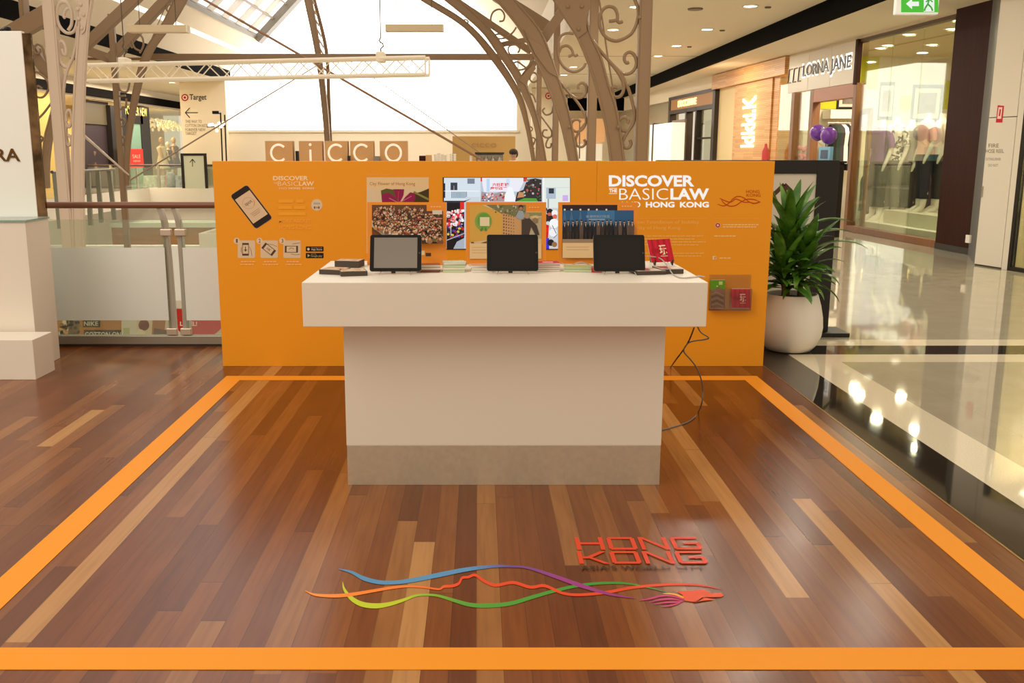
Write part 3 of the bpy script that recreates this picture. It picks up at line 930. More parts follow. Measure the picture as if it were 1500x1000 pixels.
for i in range(40):
    u, v = random.uniform(112, 292), random.uniform(560, 690); a.disc(*R(u, v), random.uniform(1.0, 2.4), random.choice([(90, 60, 140), (26, 22, 30), (220, 200, 60), (200, 40, 40), (60, 60, 70)]), n=6, step=False)
a.k += 1
a.line([R(108, 725), R(298, 650)], 1.2, (180, 186, 190)); a.poly(RP((180, 818), (300, 818), (300, 700), (220, 740)), (168, 176, 186)); tvr(150, 560, 158, 670, (200, 200, 214)); a.k += 1
tvr(1165, 370, 1325, 818, (206, 206, 210), True); a.poly(RP((1165, 700), (1220, 700), (1230, 560), (1165, 540)), (206, 30, 30)); tvr(1180, 700, 1232, 818, (60, 50, 200)); a.k += 1
for u, v, r, c in [(1240, 415, 5, (40, 34, 36)), (1235, 450, 4, (196, 96, 74)), (1250, 490, 5, (40, 38, 44)), (1292, 425, 4.5, (244, 240, 238)), (1295, 465, 3.4, (220, 110, 90)), (1285, 540, 7, (246, 246, 246)), (1190, 385, 3, (60, 50, 50)), (1190, 480, 6, (60, 40, 40)), (1275, 640, 6, (240, 240, 244)), (1250, 750, 5, (40, 34, 36)), (1290, 770, 4, (150, 110, 70)), (1195, 610, 4, (230, 40, 36))]:
    a.disc(*R(u, v), r, c, n=12)
a.line([R(1265, 560), R(1310, 650)], .9, (60, 60, 70)); a.line([R(1280, 700), R(1320, 660)], .8, (80, 70, 70))
a.build('picture', tv, print_mat('lit_screen_picture', 0.3, 1.0))

# ------------------------------------------------------------------ clear brochure holder on the wall
hold = thing('brochure_holder', 'clear acrylic brochure holder on the orange wall, right of the counter', 'brochure holder', tuple(at(1067, 452, YP)))
b0, b1 = at(1037, 453, YP), at(1100, 402, YP)
M_ACR = glass('clear_acrylic', (250, 250, 250), .6, 0.0)
hb = MB(); hb.box(b0.x, b1.x, YP - 0.006, YP - 0.003, b0.z, b1.z); hb.build('back_plate', M_ACR, hold)
hf = MB(); zt = at(1067, 423, YP - .05).z
hf.box(b0.x, b1.x, YP - 0.053, YP - 0.05, b0.z, zt); hf.box(b0.x, b1.x, YP - 0.05, YP - 0.006, b0.z, b0.z + 0.003)
hf.box(b0.x, b0.x + .003, YP - 0.05, YP - 0.006, b0.z, zt); hf.box(b1.x - .003, b1.x, YP - 0.05, YP - 0.006, b0.z, zt)
hf.build('pocket', M_ACR, hold)
def px_hold(x, y):
    p = at(x, y, YP - .0265); return p.x, p.z
def leaflet(x0, y0, x1, y1, nm, label, draw):
    p, q = at(x0, y1, YP - .025), at(x1, y0, YP - .025)
    r = thing(nm, label, 'brochure', ((p.x + q.x) / 2, YP - .02, p.z), None)
    MB().box(p.x, q.x, YP - 0.0255, YP - 0.0095, p.z, q.z).build('pages', mat('paper_stack', (232, 224, 210), .7), r)
    a = Art((0, YP - 0.0262, 0), (1, 0, 0), (0, 0, 1), 0.0002, fu=px_hold); draw(a); a.build('cover', r)
def green_cover(a):
    a.rect(1040.4, 451, 1062, 410, (96, 152, 30)); a.poly([(1040.4, 451), (1062, 451), (1062, 424), (1052, 420), (1046, 424), (1040.4, 425)], (146, 104, 78))
    for i in range(5): a.line([(1042, 431 + i * 4), (1050, 428 + i * 4), (1060, 433 + i * 4)], 1.4, (96, 66, 50) if i % 2 else (176, 136, 104))
    a.rect(1053, 417, 1058.4, 412, (190, 206, 120)); a.disc(1050.4, 419, 1.1, (206, 214, 150))
def red_cover(a, x0=1071, y0=423, x1=1099, y1=451):
    a.rect(x0, y1, x1, y0, (196, 30, 48)); w = x1 - x0; h = y1 - y0
    for i in range(7): a.rect(x0 + w * (.04 + .13 * i), y1, x0 + w * (.1 + .13 * i), y0, (168, 22, 40) if i % 2 else (206, 36, 64), False)
    a.k += 1; a.rect(x0 + w * .1, y0 + h * .6, x0 + w * .5, y0 + h * .4, (170, 22, 40)); a.text('玩', x0 + w * .45, y0 + h * .68, x0 + w * .76, y0 + h * .26, (242, 220, 190), .02)
    a.rect(x0 + w * .45, y0 + h * .76, x0 + w * .76, y0 + h * .72, (226, 170, 150))
leaflet(1040.4, 410, 1062, 451.4, 'brochure', 'green and brown landscape brochure in the left of the clear wall holder', green_cover)
leaflet(1071, 423, 1099, 451.4, 'brochure', 'square red brochure in the right of the clear wall holder', red_cover)

# ------------------------------------------------------------------ white counter
ct = thing('display_counter', 'white display counter with a thick overhanging top and steel kick plate', 'counter', (0.12, 4.66, 0))
MB().box(-0.786, 1.02, 4.23, 5.09, 0.8, 1.0).build('counter_top', WHITE, ct, bevel=0.0025)
MB().box(-0.629, 0.87, 4.387, 4.94, 0.197, 0.8).build('base', WHITE, ct, bevel=0.002)
MB().box(-0.627, 0.868, 4.3865, 4.94, 0.0, 0.197).build('kick_plate', mat('stainless_kick_plate', (214, 202, 180), 0.36, .6, noise=.05, nscale=40), ct, bevel=0.001, label='brushed steel kick plate')
CT = 1.0005


def onto(x, y): return fl(x, y, CT)


M_TABB = mat('black_tablet_glass', (14, 11, 9), 0.08, spec=.35); M_ALU = mat('tablet_aluminium', (120, 118, 114), .35, .8)
M_WIRE = mat('chrome_wire', (206, 200, 192), .2, 1.0)
tabs = [(579.0, 402, 'left'), (751.0, 401.5, 'middle'), (908.0, 402, 'right')]
tl = {'left': 'black tablet with a reflection painted grey on its screen, in front of the crowd picture board', 'middle': 'black tablet with a dark screen, in front of the garden wall picture board',
      'right': 'black tablet with a dark screen, in front of the group photo board'}
sl = {'left': 'small chrome wire easel under the grey screened tablet', 'middle': 'small chrome wire easel under the dark tablet by the pink booklet pile',
      'right': 'small chrome wire easel under the dark tablet at the cable end of the counter'}
for x, y, k in tabs:
    b = onto(x, y); b.z = CT
    w, h, th, tilt = 0.245, 0.178, 0.009, radians(20)
    up = Vector((0, sin(tilt), cos(tilt))); nn = Vector((0, -cos(tilt), sin(tilt))); c0 = b + Vector((0, 0, 0.014)) + Vector((0, 0.012, 0))
    t = thing('tablet', tl[k], 'tablet', tuple(c0), 'tablets on the counter')
    def slabr(mb, hw, h0, h1, n0, n1, r):
        pts = []
        for (cx, cy, a0) in ((hw - r, h1 - r, 0), (-hw + r, h1 - r, 90), (-hw + r, h0 + r, 180), (hw - r, h0 + r, 270)):
            for i in range(6):
                q = radians(a0 + 18 * i); pts.append(c0 + Vector((1, 0, 0)) * (cx + r * cos(q)) + up * (cy + r * sin(q)) + nn * n0)
        mb.prism(pts, nn * (n1 - n0)); return mb
    slabr(MB(), w / 2, 0, h, -th, -0.001, .011).build('back_shell', M_ALU, t, bevel=.001)
    slabr(MB(), w / 2 - .0006, .0006, h - .0006, -0.001, 0.0006, .0105).build('front_glass', M_TABB, t)
    m = mat('screen_painted_reflection', (128, 120, 112), .12, emit=.03) if k == 'left' else mat('dark_screen', (22, 17, 13), .1, spec=.35)  # left screen: grey tone and slight glow painted in for a reflection
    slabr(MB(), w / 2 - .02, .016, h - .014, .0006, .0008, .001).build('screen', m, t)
    q = [c0 + Vector((w / 2 - .0095, 0, 0)) + up * (h / 2) + nn * .0008]
    hb = MB(); hb.prism([q[0] + Vector((.0045 * cos(i * pi / 8), 0, 0)) + up * (.0045 * sin(i * pi / 8)) for i in range(16)], nn * .0003)
    hb.build('home_button', mat('home_button_grey', (60, 56, 52), .4), t)
    s = thing('tablet_easel', sl[k], 'tablet stand', tuple(b), 'tablet easels on the counter')
    for sx in (-.068, .068):
        o = b + Vector((sx, 0, 0))
        MB().tube([o + Vector((-.006 if sx < 0 else .006, -.022, .0025)), o + Vector((0, -.006, .012)), o + Vector((0, .026, .012)), o + Vector((0, .05, .075)), o + Vector((0, .075, .13))], .0025, 6).build('front_leg', M_WIRE, s)
        MB().tube([o + Vector((0, .075, .13)), o + Vector((0, .11, .0025))], .0022, 6).build('rear_leg', M_WIRE, s)
    MB().tube([b + Vector((-.068, .03, .0135)), b + Vector((.068, .03, .0135))], .002, 6).build('crossbar', M_WIRE, s)
    MB().box(b.x - .02, b.x + .0, b.y + .013, b.y + .022, b.z + .004, b.z + .0125).build('dock_plug', mat('black_plastic', (20, 18, 18), .35), s)

# orange picture boards leaning on the counter
def px_local(fr):
    return lambda x, y: ((x - fr[0]) / (fr[2] - fr[0]), (fr[3] - y) / (fr[3] - fr[1]))


M_BOARD = mat('orange_board', (228, 138, 32), .5)


def picture_board(fr, label, draw):
    x0, y0, x1, y1 = fr
    b0, b1 = onto(x0 + 2, y1), onto(x1 + 0, y1); yb = (b0.y + b1.y) / 2
    xa, xb = (x0 - PX) / FPX * (yb * CP + .57 * SP), (x1 - PX) / FPX * (yb * CP + .57 * SP)
    tilt = radians(10); up = Vector((0, sin(tilt), cos(tilt)))
    ztop = at((x0 + x1) / 2, y0, yb + .055).z; H = (ztop - CT) / cos(tilt)
    O = Vector((xa, yb, CT)); U = Vector((xb - xa, 0, 0)); V = up * H; nn = Vector((0, cos(tilt), -sin(tilt)))
    t = thing('picture_board', label, 'picture board', (O.x + U.x / 2, yb, CT), 'orange picture boards on the counter')
    MB().prism([O, O + U, O + U + V, O + V], nn * .005).build('board', M_BOARD, t)
    mid = O + U * .5 + nn * .0052
    MB().prism([mid + Vector((-.06, .0, .001)), mid + Vector((.06, .0, .001)), mid + V * .6 + Vector((.04, 0, 0)), mid + V * .6 + Vector((-.04, 0, 0))], Vector((0, .003, 0))).build('strut', mat('card_strut', (222, 214, 200), .7), t)
    MB().hexa([mid + Vector((-.05, .105, -.004)), mid + Vector((.05, .105, -.004)), mid + Vector((.05, .108, -.004)), mid + Vector((-.05, .108, -.004))],
              [mid + V * .6 + Vector((-.04, .003, 0)), mid + V * .6 + Vector((.04, .003, 0)), mid + V * .6 + Vector((.04, .006, 0)), mid + V * .6 + Vector((-.04, .006, 0))]).build('rear_leg', mat('card_strut', (222, 214, 200), .7), t)
    a = Art(O + Vector((0, -.0004, 0)), U, V, .0002, fu=px_local(fr)); a.N = -nn
    draw(a); a.build('picture', t)


def crowd(a):
    random.seed(11)
    a.poly([(545, 356.5), (649, 356.5), (649, 309), (625, 309), (625, 300), (545, 300)], (98, 66, 48))
    a.poly([(545, 322), (560, 335), (590, 347), (620, 352), (620, 356), (590, 354), (560, 344), (545, 332)], (206, 186, 160))
    a.poly([(545, 337), (565, 350), (600, 356.5), (545, 356.5)], (122, 66, 40))
    P = []
    for i in range(430):
        x, y = random.uniform(548.5, 645.5), random.uniform(302, 350)
        if x > 620.5 and y < 312.5: continue
        if y > 330 + (x - 545) * .35 and x < 590: continue
        P.append((y, x))
    for y, x in sorted(P):
        s = .7 + (y - 300) / 55 * 1.15
        a.disc(x, y + 2.6 * s, 2.6 * s, random.choice([(150, 60, 50), (196, 176, 150), (84, 70, 74), (96, 96, 60), (180, 140, 70), (64, 50, 44), (206, 196, 180), (120, 80, 60), (150, 110, 84)]), rv=2.2 * s, n=8, step=False)
        a.disc(x, y, 1.55 * s, (58, 42, 34) if random.random() < .8 else random.choice([(214, 204, 186), (170, 40, 40)]), rv=1.8 * s, n=9, step=False); a.k += .25
        a.disc(x + .1, y + .55 * s, 1.2 * s, random.choice([(206, 150, 112), (190, 132, 96), (214, 164, 128)]), rv=1.35 * s, n=9, step=False); a.k += .25
    a.rect(634, 315, 648, 309, (210, 196, 180)); a.rect(635, 322, 648, 320, (200, 120, 110))
    for x in (633, 637, 641, 645): a.rect(x - 1.4, 304.5 + 0, x + 1.2, 303.2, (240, 190, 120), False)
    a.rect(617, 374, 622.5, 368, (214, 196, 166)); a.rect(624, 376, 632, 371, (70, 52, 40))


def garden(a):
    a.poly([(688, 379), (793, 379), (793, 310), (770, 310), (770, 300), (688, 300)], (212, 186, 146))
    a.poly([(688, 355), (736, 348), (736, 312), (706, 300), (688, 300)], (206, 160, 76)); a.poly([(712, 300), (770, 300), (770, 320), (740, 316)], (120, 116, 84))
    random.seed(3)
    for i in range(40): a.disc(random.uniform(722, 768), random.uniform(301, 313), random.uniform(.8, 1.8), random.choice([(150, 146, 110), (84, 84, 56), (196, 186, 160), (110, 120, 70)]), n=6, step=False)
    a.k += 1
    a.poly([(736, 348), (764, 347), (764, 320), (736, 312)], (196, 152, 104))
    for i in range(5):
        for j in range(7):
            x = 738 + i * 3.6; y = 315 + j * 4.4 + i * .6; a.disc(x, y, 1.2 - i * .14, (96, 62, 40), rv=1.5 - i * .1, n=4, step=False)
    a.k += 1
    a.poly([(764, 349), (793, 349), (793, 318), (764, 322)], (178, 164, 136)); a.rect(760, 316, 793, 311, (136, 140, 90))
    a.disc(708, 324, 12.5, (126, 160, 74), rv=13.5); a.disc(709, 323, 10, (100, 150, 62), rv=11); a.rect(703, 331, 717, 318, (222, 206, 170))
    a.line([(704, 338), (707, 334)], 2.6, (80, 130, 60)); a.line([(712, 338), (711, 334)], 2.6, (80, 130, 60))
    a.poly([(755, 318), (760, 308), (766, 309), (769, 318), (762, 322)], (150, 160, 176)); a.disc(763, 303.6, 3.6, (66, 50, 40)); a.disc(763, 305.4, 2.6, (170, 120, 88))
    a.poly([(764, 346), (764, 322), (774, 318), (786, 330), (790, 344), (784, 344), (778, 332), (774, 346)], (70, 60, 54)); a.disc(772, 316, 4.2, (170, 140, 110))
    a.disc(784, 318, 6, (206, 180, 130), rv=2.6); a.disc(784, 323, 4, (140, 116, 90), rv=4)
    a.rect(688, 379, 793, 356.5, (222, 190, 144)); a.rect(690, 356, 694, 354.5, (80, 66, 50), False); a.poly([(704, 356), (736, 346), (736, 352), (722, 356)], (120, 74, 48))
    for y in (362, 366, 370): a.rect(691, y + .5, 730, y - .2, (200, 164, 116), False)
    for x in (776, 780, 784, 788): a.rect(x - 1.4, 304.5, x + 1.2, 303.2, (240, 190, 120), False)


def group(a):
    a.poly([(823.5, 378), (928, 378), (928, 309), (904, 309), (904, 300), (823.5, 300)], (46, 38, 46))
    a.rect(823.5, 350, 928, 308, (48, 92, 138)); a.rect(823.5, 350, 928, 338, (74, 62, 56)); a.rect(860, 330, 900, 308, (66, 116, 164))
    for x in (827, 837, 850, 862, 874, 888): a.disc(x, 307, 1.5, (226, 214, 206), n=8, step=False); a.poly([(x, 307), (x - 2.5, 322), (x + 2.5, 322)], (72, 110, 152), False)
    a.k += 1; a.text('香港特別行政區', 858, 319, 893, 315, (150, 176, 206), 0); a.rect(862, 322, 886, 320.5, (140, 166, 196), False)
    random.seed(2)
    for i in range(17):
        x = 826.5 + i * 6.2 + random.uniform(-.6, .6); h = random.uniform(-1.2, 1.2); c = random.choice([(42, 36, 36), (56, 48, 46), (36, 34, 40), (92, 76, 66)])
        a.poly([(x - 2.5, 351), (x - 2.9, 330 + h), (x - 1.2, 327 + h), (x + 1.2, 327 + h), (x + 2.9, 330 + h), (x + 2.5, 351)], c)
        a.poly([(x - .7, 327.4 + h), (x + .7, 327.4 + h), (x, 332 + h)], (206, 196, 186)); a.disc(x, 324.8 + h, 1.5, (196, 146, 112), rv=1.9, n=9); a.disc(x, 323.7 + h, 1.5, (48, 38, 34), rv=1.1, n=8)
        a.line([(x, 341), (x, 351)], .4, (90, 78, 70))
    a.rect(823.5, 356, 928, 350.5, (150, 126, 104)); a.rect(823.5, 378, 928, 356, (222, 190, 144))
    for y in (362, 366): a.rect(829, y + .5, 862, y - .2, (186, 158, 120), False)
    for x in (911, 915, 919, 923): a.rect(x - 1.4, 303.2, x + 1.2, 301.9, (240, 190, 120), False)


picture_board((538, 296, 654, 388), 'orange board with a crowd photo, standing behind the grey screened tablet', crowd)
picture_board((682.5, 296, 800, 387), 'orange board with a garden wall photo, standing behind the dark middle tablet', garden)
picture_board((817.5, 296, 934, 386), 'orange board with a group photo on blue, standing behind the right hand tablet', group)

# ------------------------------------------------------------------ boxes and booklets on the counter
M_PAGES = mat('paper_stack', (232, 224, 210), .7)


def booklet(x, y, w, d, h, rz, side, top, name, label, z=CT, group=None, art=None, cat='booklet'):
    p = onto(x, y); t = thing(name, label, cat, (p.x, p.y, z), group)
    Mx = Matrix.Translation((p.x, p.y, z)) @ Matrix.Rotation(rz, 4, 'Z')
    mb = MB(); mb.T = Mx; mb.box(-w / 2, w / 2, 0, d, 0, h - .0006); mb.build('pages', side, t, bevel=.0008)
    O = Mx @ Vector((-w / 2, 0, h - .0005)); U = Mx.to_3x3() @ Vector((w, 0, 0)); V = Mx.to_3x3() @ Vector((0, d, 0))
    a = Art(O, U, V, .0003); a.rect(0, 0, 1, 1, top)
    if art: art(a)
    a.build('cover', t)
    return z + h


DK = mat('dark_card_edge', (74, 64, 54), .6)
def brown_top(a):
    a.rect(.04, .05, .96, .95, (206, 178, 146)); a.rect(.1, .2, .8, .85, (196, 140, 86)); a.poly([(.1, .2), (.8, .2), (.45, .7)], (206, 178, 146)); a.rect(.1, .06, .6, .16, (220, 204, 180))
booklet(483, 402.0, .11, .12, .022, radians(-16), DK, (120, 96, 76), 'card_box', 'flat dark card box nearest the left corner of the counter top', art=brown_top, cat='box', group='flat dark card boxes on the counter')
booklet(519, 404.3, .125, .12, .022, radians(14), DK, (130, 110, 92), 'card_box', 'flat dark card box close to the left side of the grey screened tablet', art=brown_top, cat='box', group='flat dark card boxes on the counter')
booklet(508, 392, .125, .11, .033, radians(-8), DK, (130, 96, 70), 'card_box', 'flat dark card box at the back of the left trio of boxes', art=brown_top, cat='box', group='flat dark card boxes on the counter')
z = CT
for i in range(3):
    z = booklet(627 + i, 399 - i * .5, .11, .09, .011, radians(3 * i), M_PAGES if i else mat('brown_page_edge', (120, 70, 46), .6), [(130, 86, 60), (170, 120, 86), (176, 96, 52)][i], 'booklet',
                ['lowest brown booklet in the pile right of the grey screened tablet', 'middle booklet in the brown pile right of the grey screened tablet', 'topmost brown booklet in the pile right of the grey screened tablet'][i], z, 'brown booklet pile')
z = CT
for i in range(4):
    z = booklet(665 + i * .4, 399 - i * .4, .105, .1, .011, radians([0, 4, -3, 6][i]), mat('pale_green_pages', (196, 206, 168), .6) if i % 2 == 0 else M_PAGES, [(170, 190, 140), (206, 208, 176), (120, 140, 100), (196, 208, 176)][i], 'booklet',
                ['bottom pale green booklet of the pile between the left and middle boards', 'second pale green booklet up in the pile between the left and middle boards', 'third pale green booklet up in the pile between the left and middle boards', 'topmost pale green booklet of the pile between the left and middle boards'][i], z, 'pale green booklet pile')
z = CT
for i in range(3):
    z = booklet(706, 399 - i * .4, .1, .1, .0105, radians([2, -4, 9][i]), M_PAGES, [(206, 190, 170), (186, 160, 136), (216, 150, 112)][i], 'booklet',
                ['lowest beige booklet of the pile at the left side of the middle tablet', 'middle beige booklet of the pile at the left side of the middle tablet', 'top orange pink booklet of the pile at the left side of the middle tablet'][i], z, 'beige booklet pile')
z = CT
for i in range(4):
    z = booklet(803, 397.5 - i * .3, .115, .1, .0095, radians([0, 2, -2, 3][i]), M_PAGES, [(196, 160, 160), (206, 120, 130), (196, 60, 90), (206, 40, 76)][i], 'booklet',
                ['lowest booklet under the pink pile right of the middle tablet', 'second booklet up in the pink pile right of the middle tablet', 'third pink booklet up in the pile right of the middle tablet', 'topmost pink booklet with white word, right of the middle tablet'][i], z, 'pink booklet pile',
                art=(lambda a: a.rect(.3, .25, .75, .6, (244, 214, 214))) if i == 3 else None)
z = CT
for i in range(2):
    z = booklet(846, 398.5 - i * .5, .135, .09, .012, radians([-9, -6][i]), mat('pale_green_pages', (196, 206, 168), .6), [(176, 186, 130), (186, 180, 120)][i], 'booklet',
                ['lower green booklet of the pair in front of the group photo board', 'upper green booklet of the pair in front of the group photo board'][i], z, 'green booklet pair')
booklet(874, 399, .05, .09, .02, 0, mat('red_card', (196, 60, 60), .6), (206, 80, 80), 'booklet', 'small red booklet half hidden behind the left edge of the right tablet')
def photo_top(a):
    a.rect(.05, .08, .95, .92, (206, 186, 166)); a.rect(.1, .3, .6, .85, (176, 60, 76)); a.rect(.55, .12, .9, .5, (226, 206, 186)); a.rect(.2, .12, .5, .25, (196, 110, 110))
booklet(955, 402.5, .14, .13, .018, radians(10), DK, (190, 170, 150), 'card_box', 'flat dark card box with photo top beside the right tablet', art=photo_top, cat='box', group='flat dark card boxes on the counter')
booklet(985, 401, .11, .14, .022, radians(8), DK, (190, 170, 150), 'card_box', 'flat dark card box below the standing red booklet', art=photo_top, cat='box', group='flat dark card boxes on the counter')
# standing red booklet on a little black easel
p = onto(972, 388); O = Vector((p.x - .062, p.y, CT + .012)); tilt = radians(16); an = radians(-6)
U = Vector((cos(an), 0, sin(an) * -.5)) * .118; V = Vector((-.022, sin(tilt) * .12, cos(tilt) * .118)); N = U.cross(V).normalized()
t = thing('red_booklet', 'square red booklet with a white character standing on a small black easel', 'booklet', tuple(O))
MB().prism([O, O + U, O + U + V, O + V], -N * .006).build('pages', M_PAGES, t)
a = Art(O, U, V, .0003); red_cover(a, 0, 1, 1, 0); a.build('cover', t)
e = thing('booklet_easel', 'small black plate easel holding the red booklet on the counter', 'easel', (p.x, p.y, CT))
for k in (.12, .88):
    q = O + U * k
    MB().tube([q + Vector((0, -.028, .012)), q + Vector((0, -.022, -.006)), q + Vector((0, .004, -.008)), q + Vector((-.02, .05, .1))], .0045, 7).build('arm', mat('black_plastic', (20, 18, 18), .35), e)
    MB().tube([q + Vector((0, .0, -.008)), Vector((q.x, q.y - .02, CT + .004))], .0045, 7).build('front_foot', mat('black_plastic', (20, 18, 18), .35), e)
    MB().tube([q + Vector((-.02, .05, .1)), Vector((q.x, q.y + .1, CT + .004))], .004, 7).build('rear_foot', mat('black_plastic', (20, 18, 18), .35), e)

# ------------------------------------------------------------------ cables
M_CW = mat('pale_grey_cable', (186, 180, 168), .5); M_CB = mat('dark_cable', (52, 46, 40), .5)
def cab(pts, r, m, label, name='cable', group='charging cables'):
    solo(MB().tube(smooth_path(pts, 6), r, 6), name, m, label, 'cable', group, smooth=1.0)
k = Vector((0, 0, .004))
cab([onto(951, 391) + Vector((0, .05, .05)), onto(966, 388) + Vector((0, .0, .035)), onto(976, 398) + Vector((0, 0, .034)), onto(986, 403) + k, onto(998, 408) + k, onto(1014, 407.3) + k, onto(1026, 406.2) + k,
     onto(1031.5, 407) + k, Vector((1.025, 4.52, .985)), Vector((1.027, 4.6, .88)), Vector((1.03, 4.72, .79)), Vector((1.02, 4.9, .74))], .003, M_CW, 'pale cable running from the right tablet over the right counter edge')
cab([onto(810, 388) + k, onto(818, 384.5) + k, onto(833, 390) + k, onto(850, 392.6) + Vector((0, 0, .03)), onto(866, 392.4) + Vector((0, .0, .012)), onto(872, 393) + k], .0028, M_CW, 'pale cable lying between the pink pile and the right tablet')
cab([at(1017, 479, 5.0), at(1013, 490, 5.0), at(1008, 501, 5.05), at(999, 515, 5.2), at(990, 527, 5.4), fl(981, 536.6) + Vector((0, -.04, .004))], .004, M_CB, 'dark cable sloping from under the counter to the foot of the orange wall')
cab([at(1022, 478.5, 4.95), at(1027, 487, 4.97), at(1038, 494.5, 4.98), at(1030, 497.5, 5.0), at(1018, 499, 5.02), at(1008, 502.5, 5.05), at(1001.6, 514, 5.08), at(1012, 527, 5.15), at(1020, 538, 5.25), at(1027, 555, 5.35), at(1029.5, 572, 5.4),
     at(1028, 590, 5.4), fl(1023, 604) + k, fl(1017, 612) + k, fl(1007, 619) + k, fl(991, 624.8) + k, fl(973, 629.8) + k, fl(950, 634) + k], .004, mat('grey_cable', (120, 112, 100), .5), 'grey cable looping under the counter and curling on the timber floor')

# ------------------------------------------------------------------ potted plant
pot = thing('potted_plant', 'leafy green plant in a round white pot, at the right end of the orange wall', 'potted plant', (2.50, 7.58, 0))
prof = [(.12, 0.0), (.17, .01), (.215, .06), (.243, .13), (.252, .2), (.246, .28), (.228, .37), (.205, .445), (.2, .46), (.192, .462), (.188, .45), (.19, .40)]
MB().lathe(prof, 48, (2.5, 7.58, 0)).build('pot', mat('satin_white_pot', (236, 228, 216), .35), pot, smooth=.9, label='round white pot')
MB().lathe([(.188, .40), (.188, .42), (.1, .428), (.001, .43)], 32, (2.5, 7.58, 0)).build('soil', mat('dark_soil', (44, 34, 26), .9, bump=.6, nscale=60), pot)
M_LEAF = NT('glossy_green_leaf')
M_LEAF._in(M_LEAF.b.inputs['Base Color'], M_LEAF.ramp(M_LEAF.noise(M_LEAF.pos, 9.0, 3.0), [(.3, (52, 98, 26)), (.55, (82, 132, 42)), (.75, (124, 166, 66))]))
M_LEAF.b.inputs['Roughness'].default_value = .32
canes = [(2.47, 7.6, .95, -.02, 0), (2.55, 7.55, .80, .03, .0), (2.42, 7.52, .70, -.03, 0)]
for x, y, h, dx, dy in canes:
    MB().tube([(x, y, .41), (x + dx * .5, y, .41 + h * .4), (x + dx, y, h)], [.021, .019, .016], 10).build('cane', mat('woody_cane', (110, 88, 58), .8, noise=.2, nscale=60), pot, smooth=1.0)
lf = MB(); random.seed(21)
def leaf(base, az, el, L, W, droop, twist=0.0):
    d = Vector((cos(az) * cos(el), sin(az) * cos(el), sin(el))); n = 9; pts = []; p = Vector(base); step = L / n
    for i in range(n + 1):
        pts.append(p.copy()); p = p + d * step
        d = (d + Vector((0, 0, -1)) * droop * (0.3 + i / n) * .33).normalized()
    side = Vector((-sin(az), cos(az), 0)); V_, F_ = [], []
    for i, q in enumerate(pts):
        t = i / n; w = W * .62 * (.3 + .9 * sin(pi * t ** .75)) * (1 - t ** 12) + .002
        a = pts[max(0, i - 1)]; b = pts[min(n, i + 1)]; tg = (b - a).normalized(); up = side.cross(tg).normalized() * -1
        if up.z < 0: up = -up
        s = (side * cos(twist * t) + up * sin(twist * t))
        V_ += [q - s * w + up * w * .28, q, q + s * w + up * w * .28]
    for i in range(n):
        for j in (0, 1): F_.append((i * 3 + j, i * 3 + j + 1, i * 3 + 4 + j, i * 3 + 3 + j))
    lf._add(V_, F_)
for x, y, h, dx, dy in canes:
    top = Vector((x + dx, y, h))
    k = 52 if h > .9 else 40
    for i in range(k):
        t = i / k; az = i * 2.4 + random.uniform(-.3, .3) + x * 9
        zz = h - .02 - (1 - t) * (h - .52) * .95
        xx = x + dx * (zz - .41) / (h - .41)
        el = radians(14 + 60 * t ** 1.5) + random.uniform(-.15, .15); L = random.uniform(.26, .4) * (1.0 + .2 * (t > .75))
        leaf((xx, y, zz), az, el, L, random.uniform(.036, .05) * (1 + .25 * (t > .7)), random.uniform(.35, .8) * (1.3 - t), random.uniform(-.5, .5))
for az, el, L in [(0.2, .95, .36), (1.9, 1.25, .40), (2.8, 1.15, .40), (.9, 1.2, .44), (4.4, 1.05, .42), (5.4, 1.2, .43), (3.6, 1.0, .38)]:
    leaf((2.45, 7.6, .96), az, el, L, .056, .26, .2)
leaf((2.55, 7.5, .78), -.35, .55, .50, .07, .62); leaf((2.55, 7.5, .88), .1, .5, .42, .075, .5); leaf((2.52, 7.5, .98), -.2, .45, .40, .075, .45); leaf((2.42, 7.5, .9), 3.3, .5, .34, .075, .5); leaf((2.42, 7.5, .7), 3.0, .4, .34, .07, .5)
o = lf.build('foliage', M_LEAF.m, pot, fix=False, smooth=1.2)

# ------------------------------------------------------------------ black framed sign behind the plant
sg = thing('framed_sign', 'black framed white sign with an arrow, standing behind the potted plant', 'sign', (2.3, 8.3, 0))
M_FRB = mat('black_frame', (26, 19, 15), .45)
MB().box(1.5, 2.86, 8.22, 8.28, 1.387, 1.5).build('top_rail', M_FRB, sg, bevel=.003)
MB().box(2.86, 3.045, 8.22, 8.28, .035, 1.5).build('side_post', M_FRB, sg, bevel=.003)
MB().box(1.5, 1.66, 8.22, 8.28, .035, 1.387).build('side_post', M_FRB, sg, bevel=.003)
MB().box(1.66, 2.86, 8.22, 8.28, .035, .2).build('bottom_rail', M_FRB, sg, bevel=.003)
MB().box(1.4, 3.2, 8.12, 8.45, 0, .035).build('base_plate', M_FRB, sg, bevel=.003)
MB().box(1.66, 2.86, 8.235, 8.265, .2, 1.387).build('sign_face', mat('sign_white', (216, 206, 192), .5), sg)
def px_sign(x, y):
    p = at(x, y, 8.235); return p.x, p.z
a = Art((0, 8.2345, 0), (1, 0, 0), (0, 0, 1), .0003, fu=px_sign); BR = (84, 62, 46)
a.line([(1128, 290), (1149, 270), (1169, 290)], 6, BR); a.rect(1146, 345, 1152.5, 272, BR)
a.rect(1126, 333, 1140, 330, BR); a.rect(1131, 352, 1135, 331, BR)
a.build('arrow_print', sg)

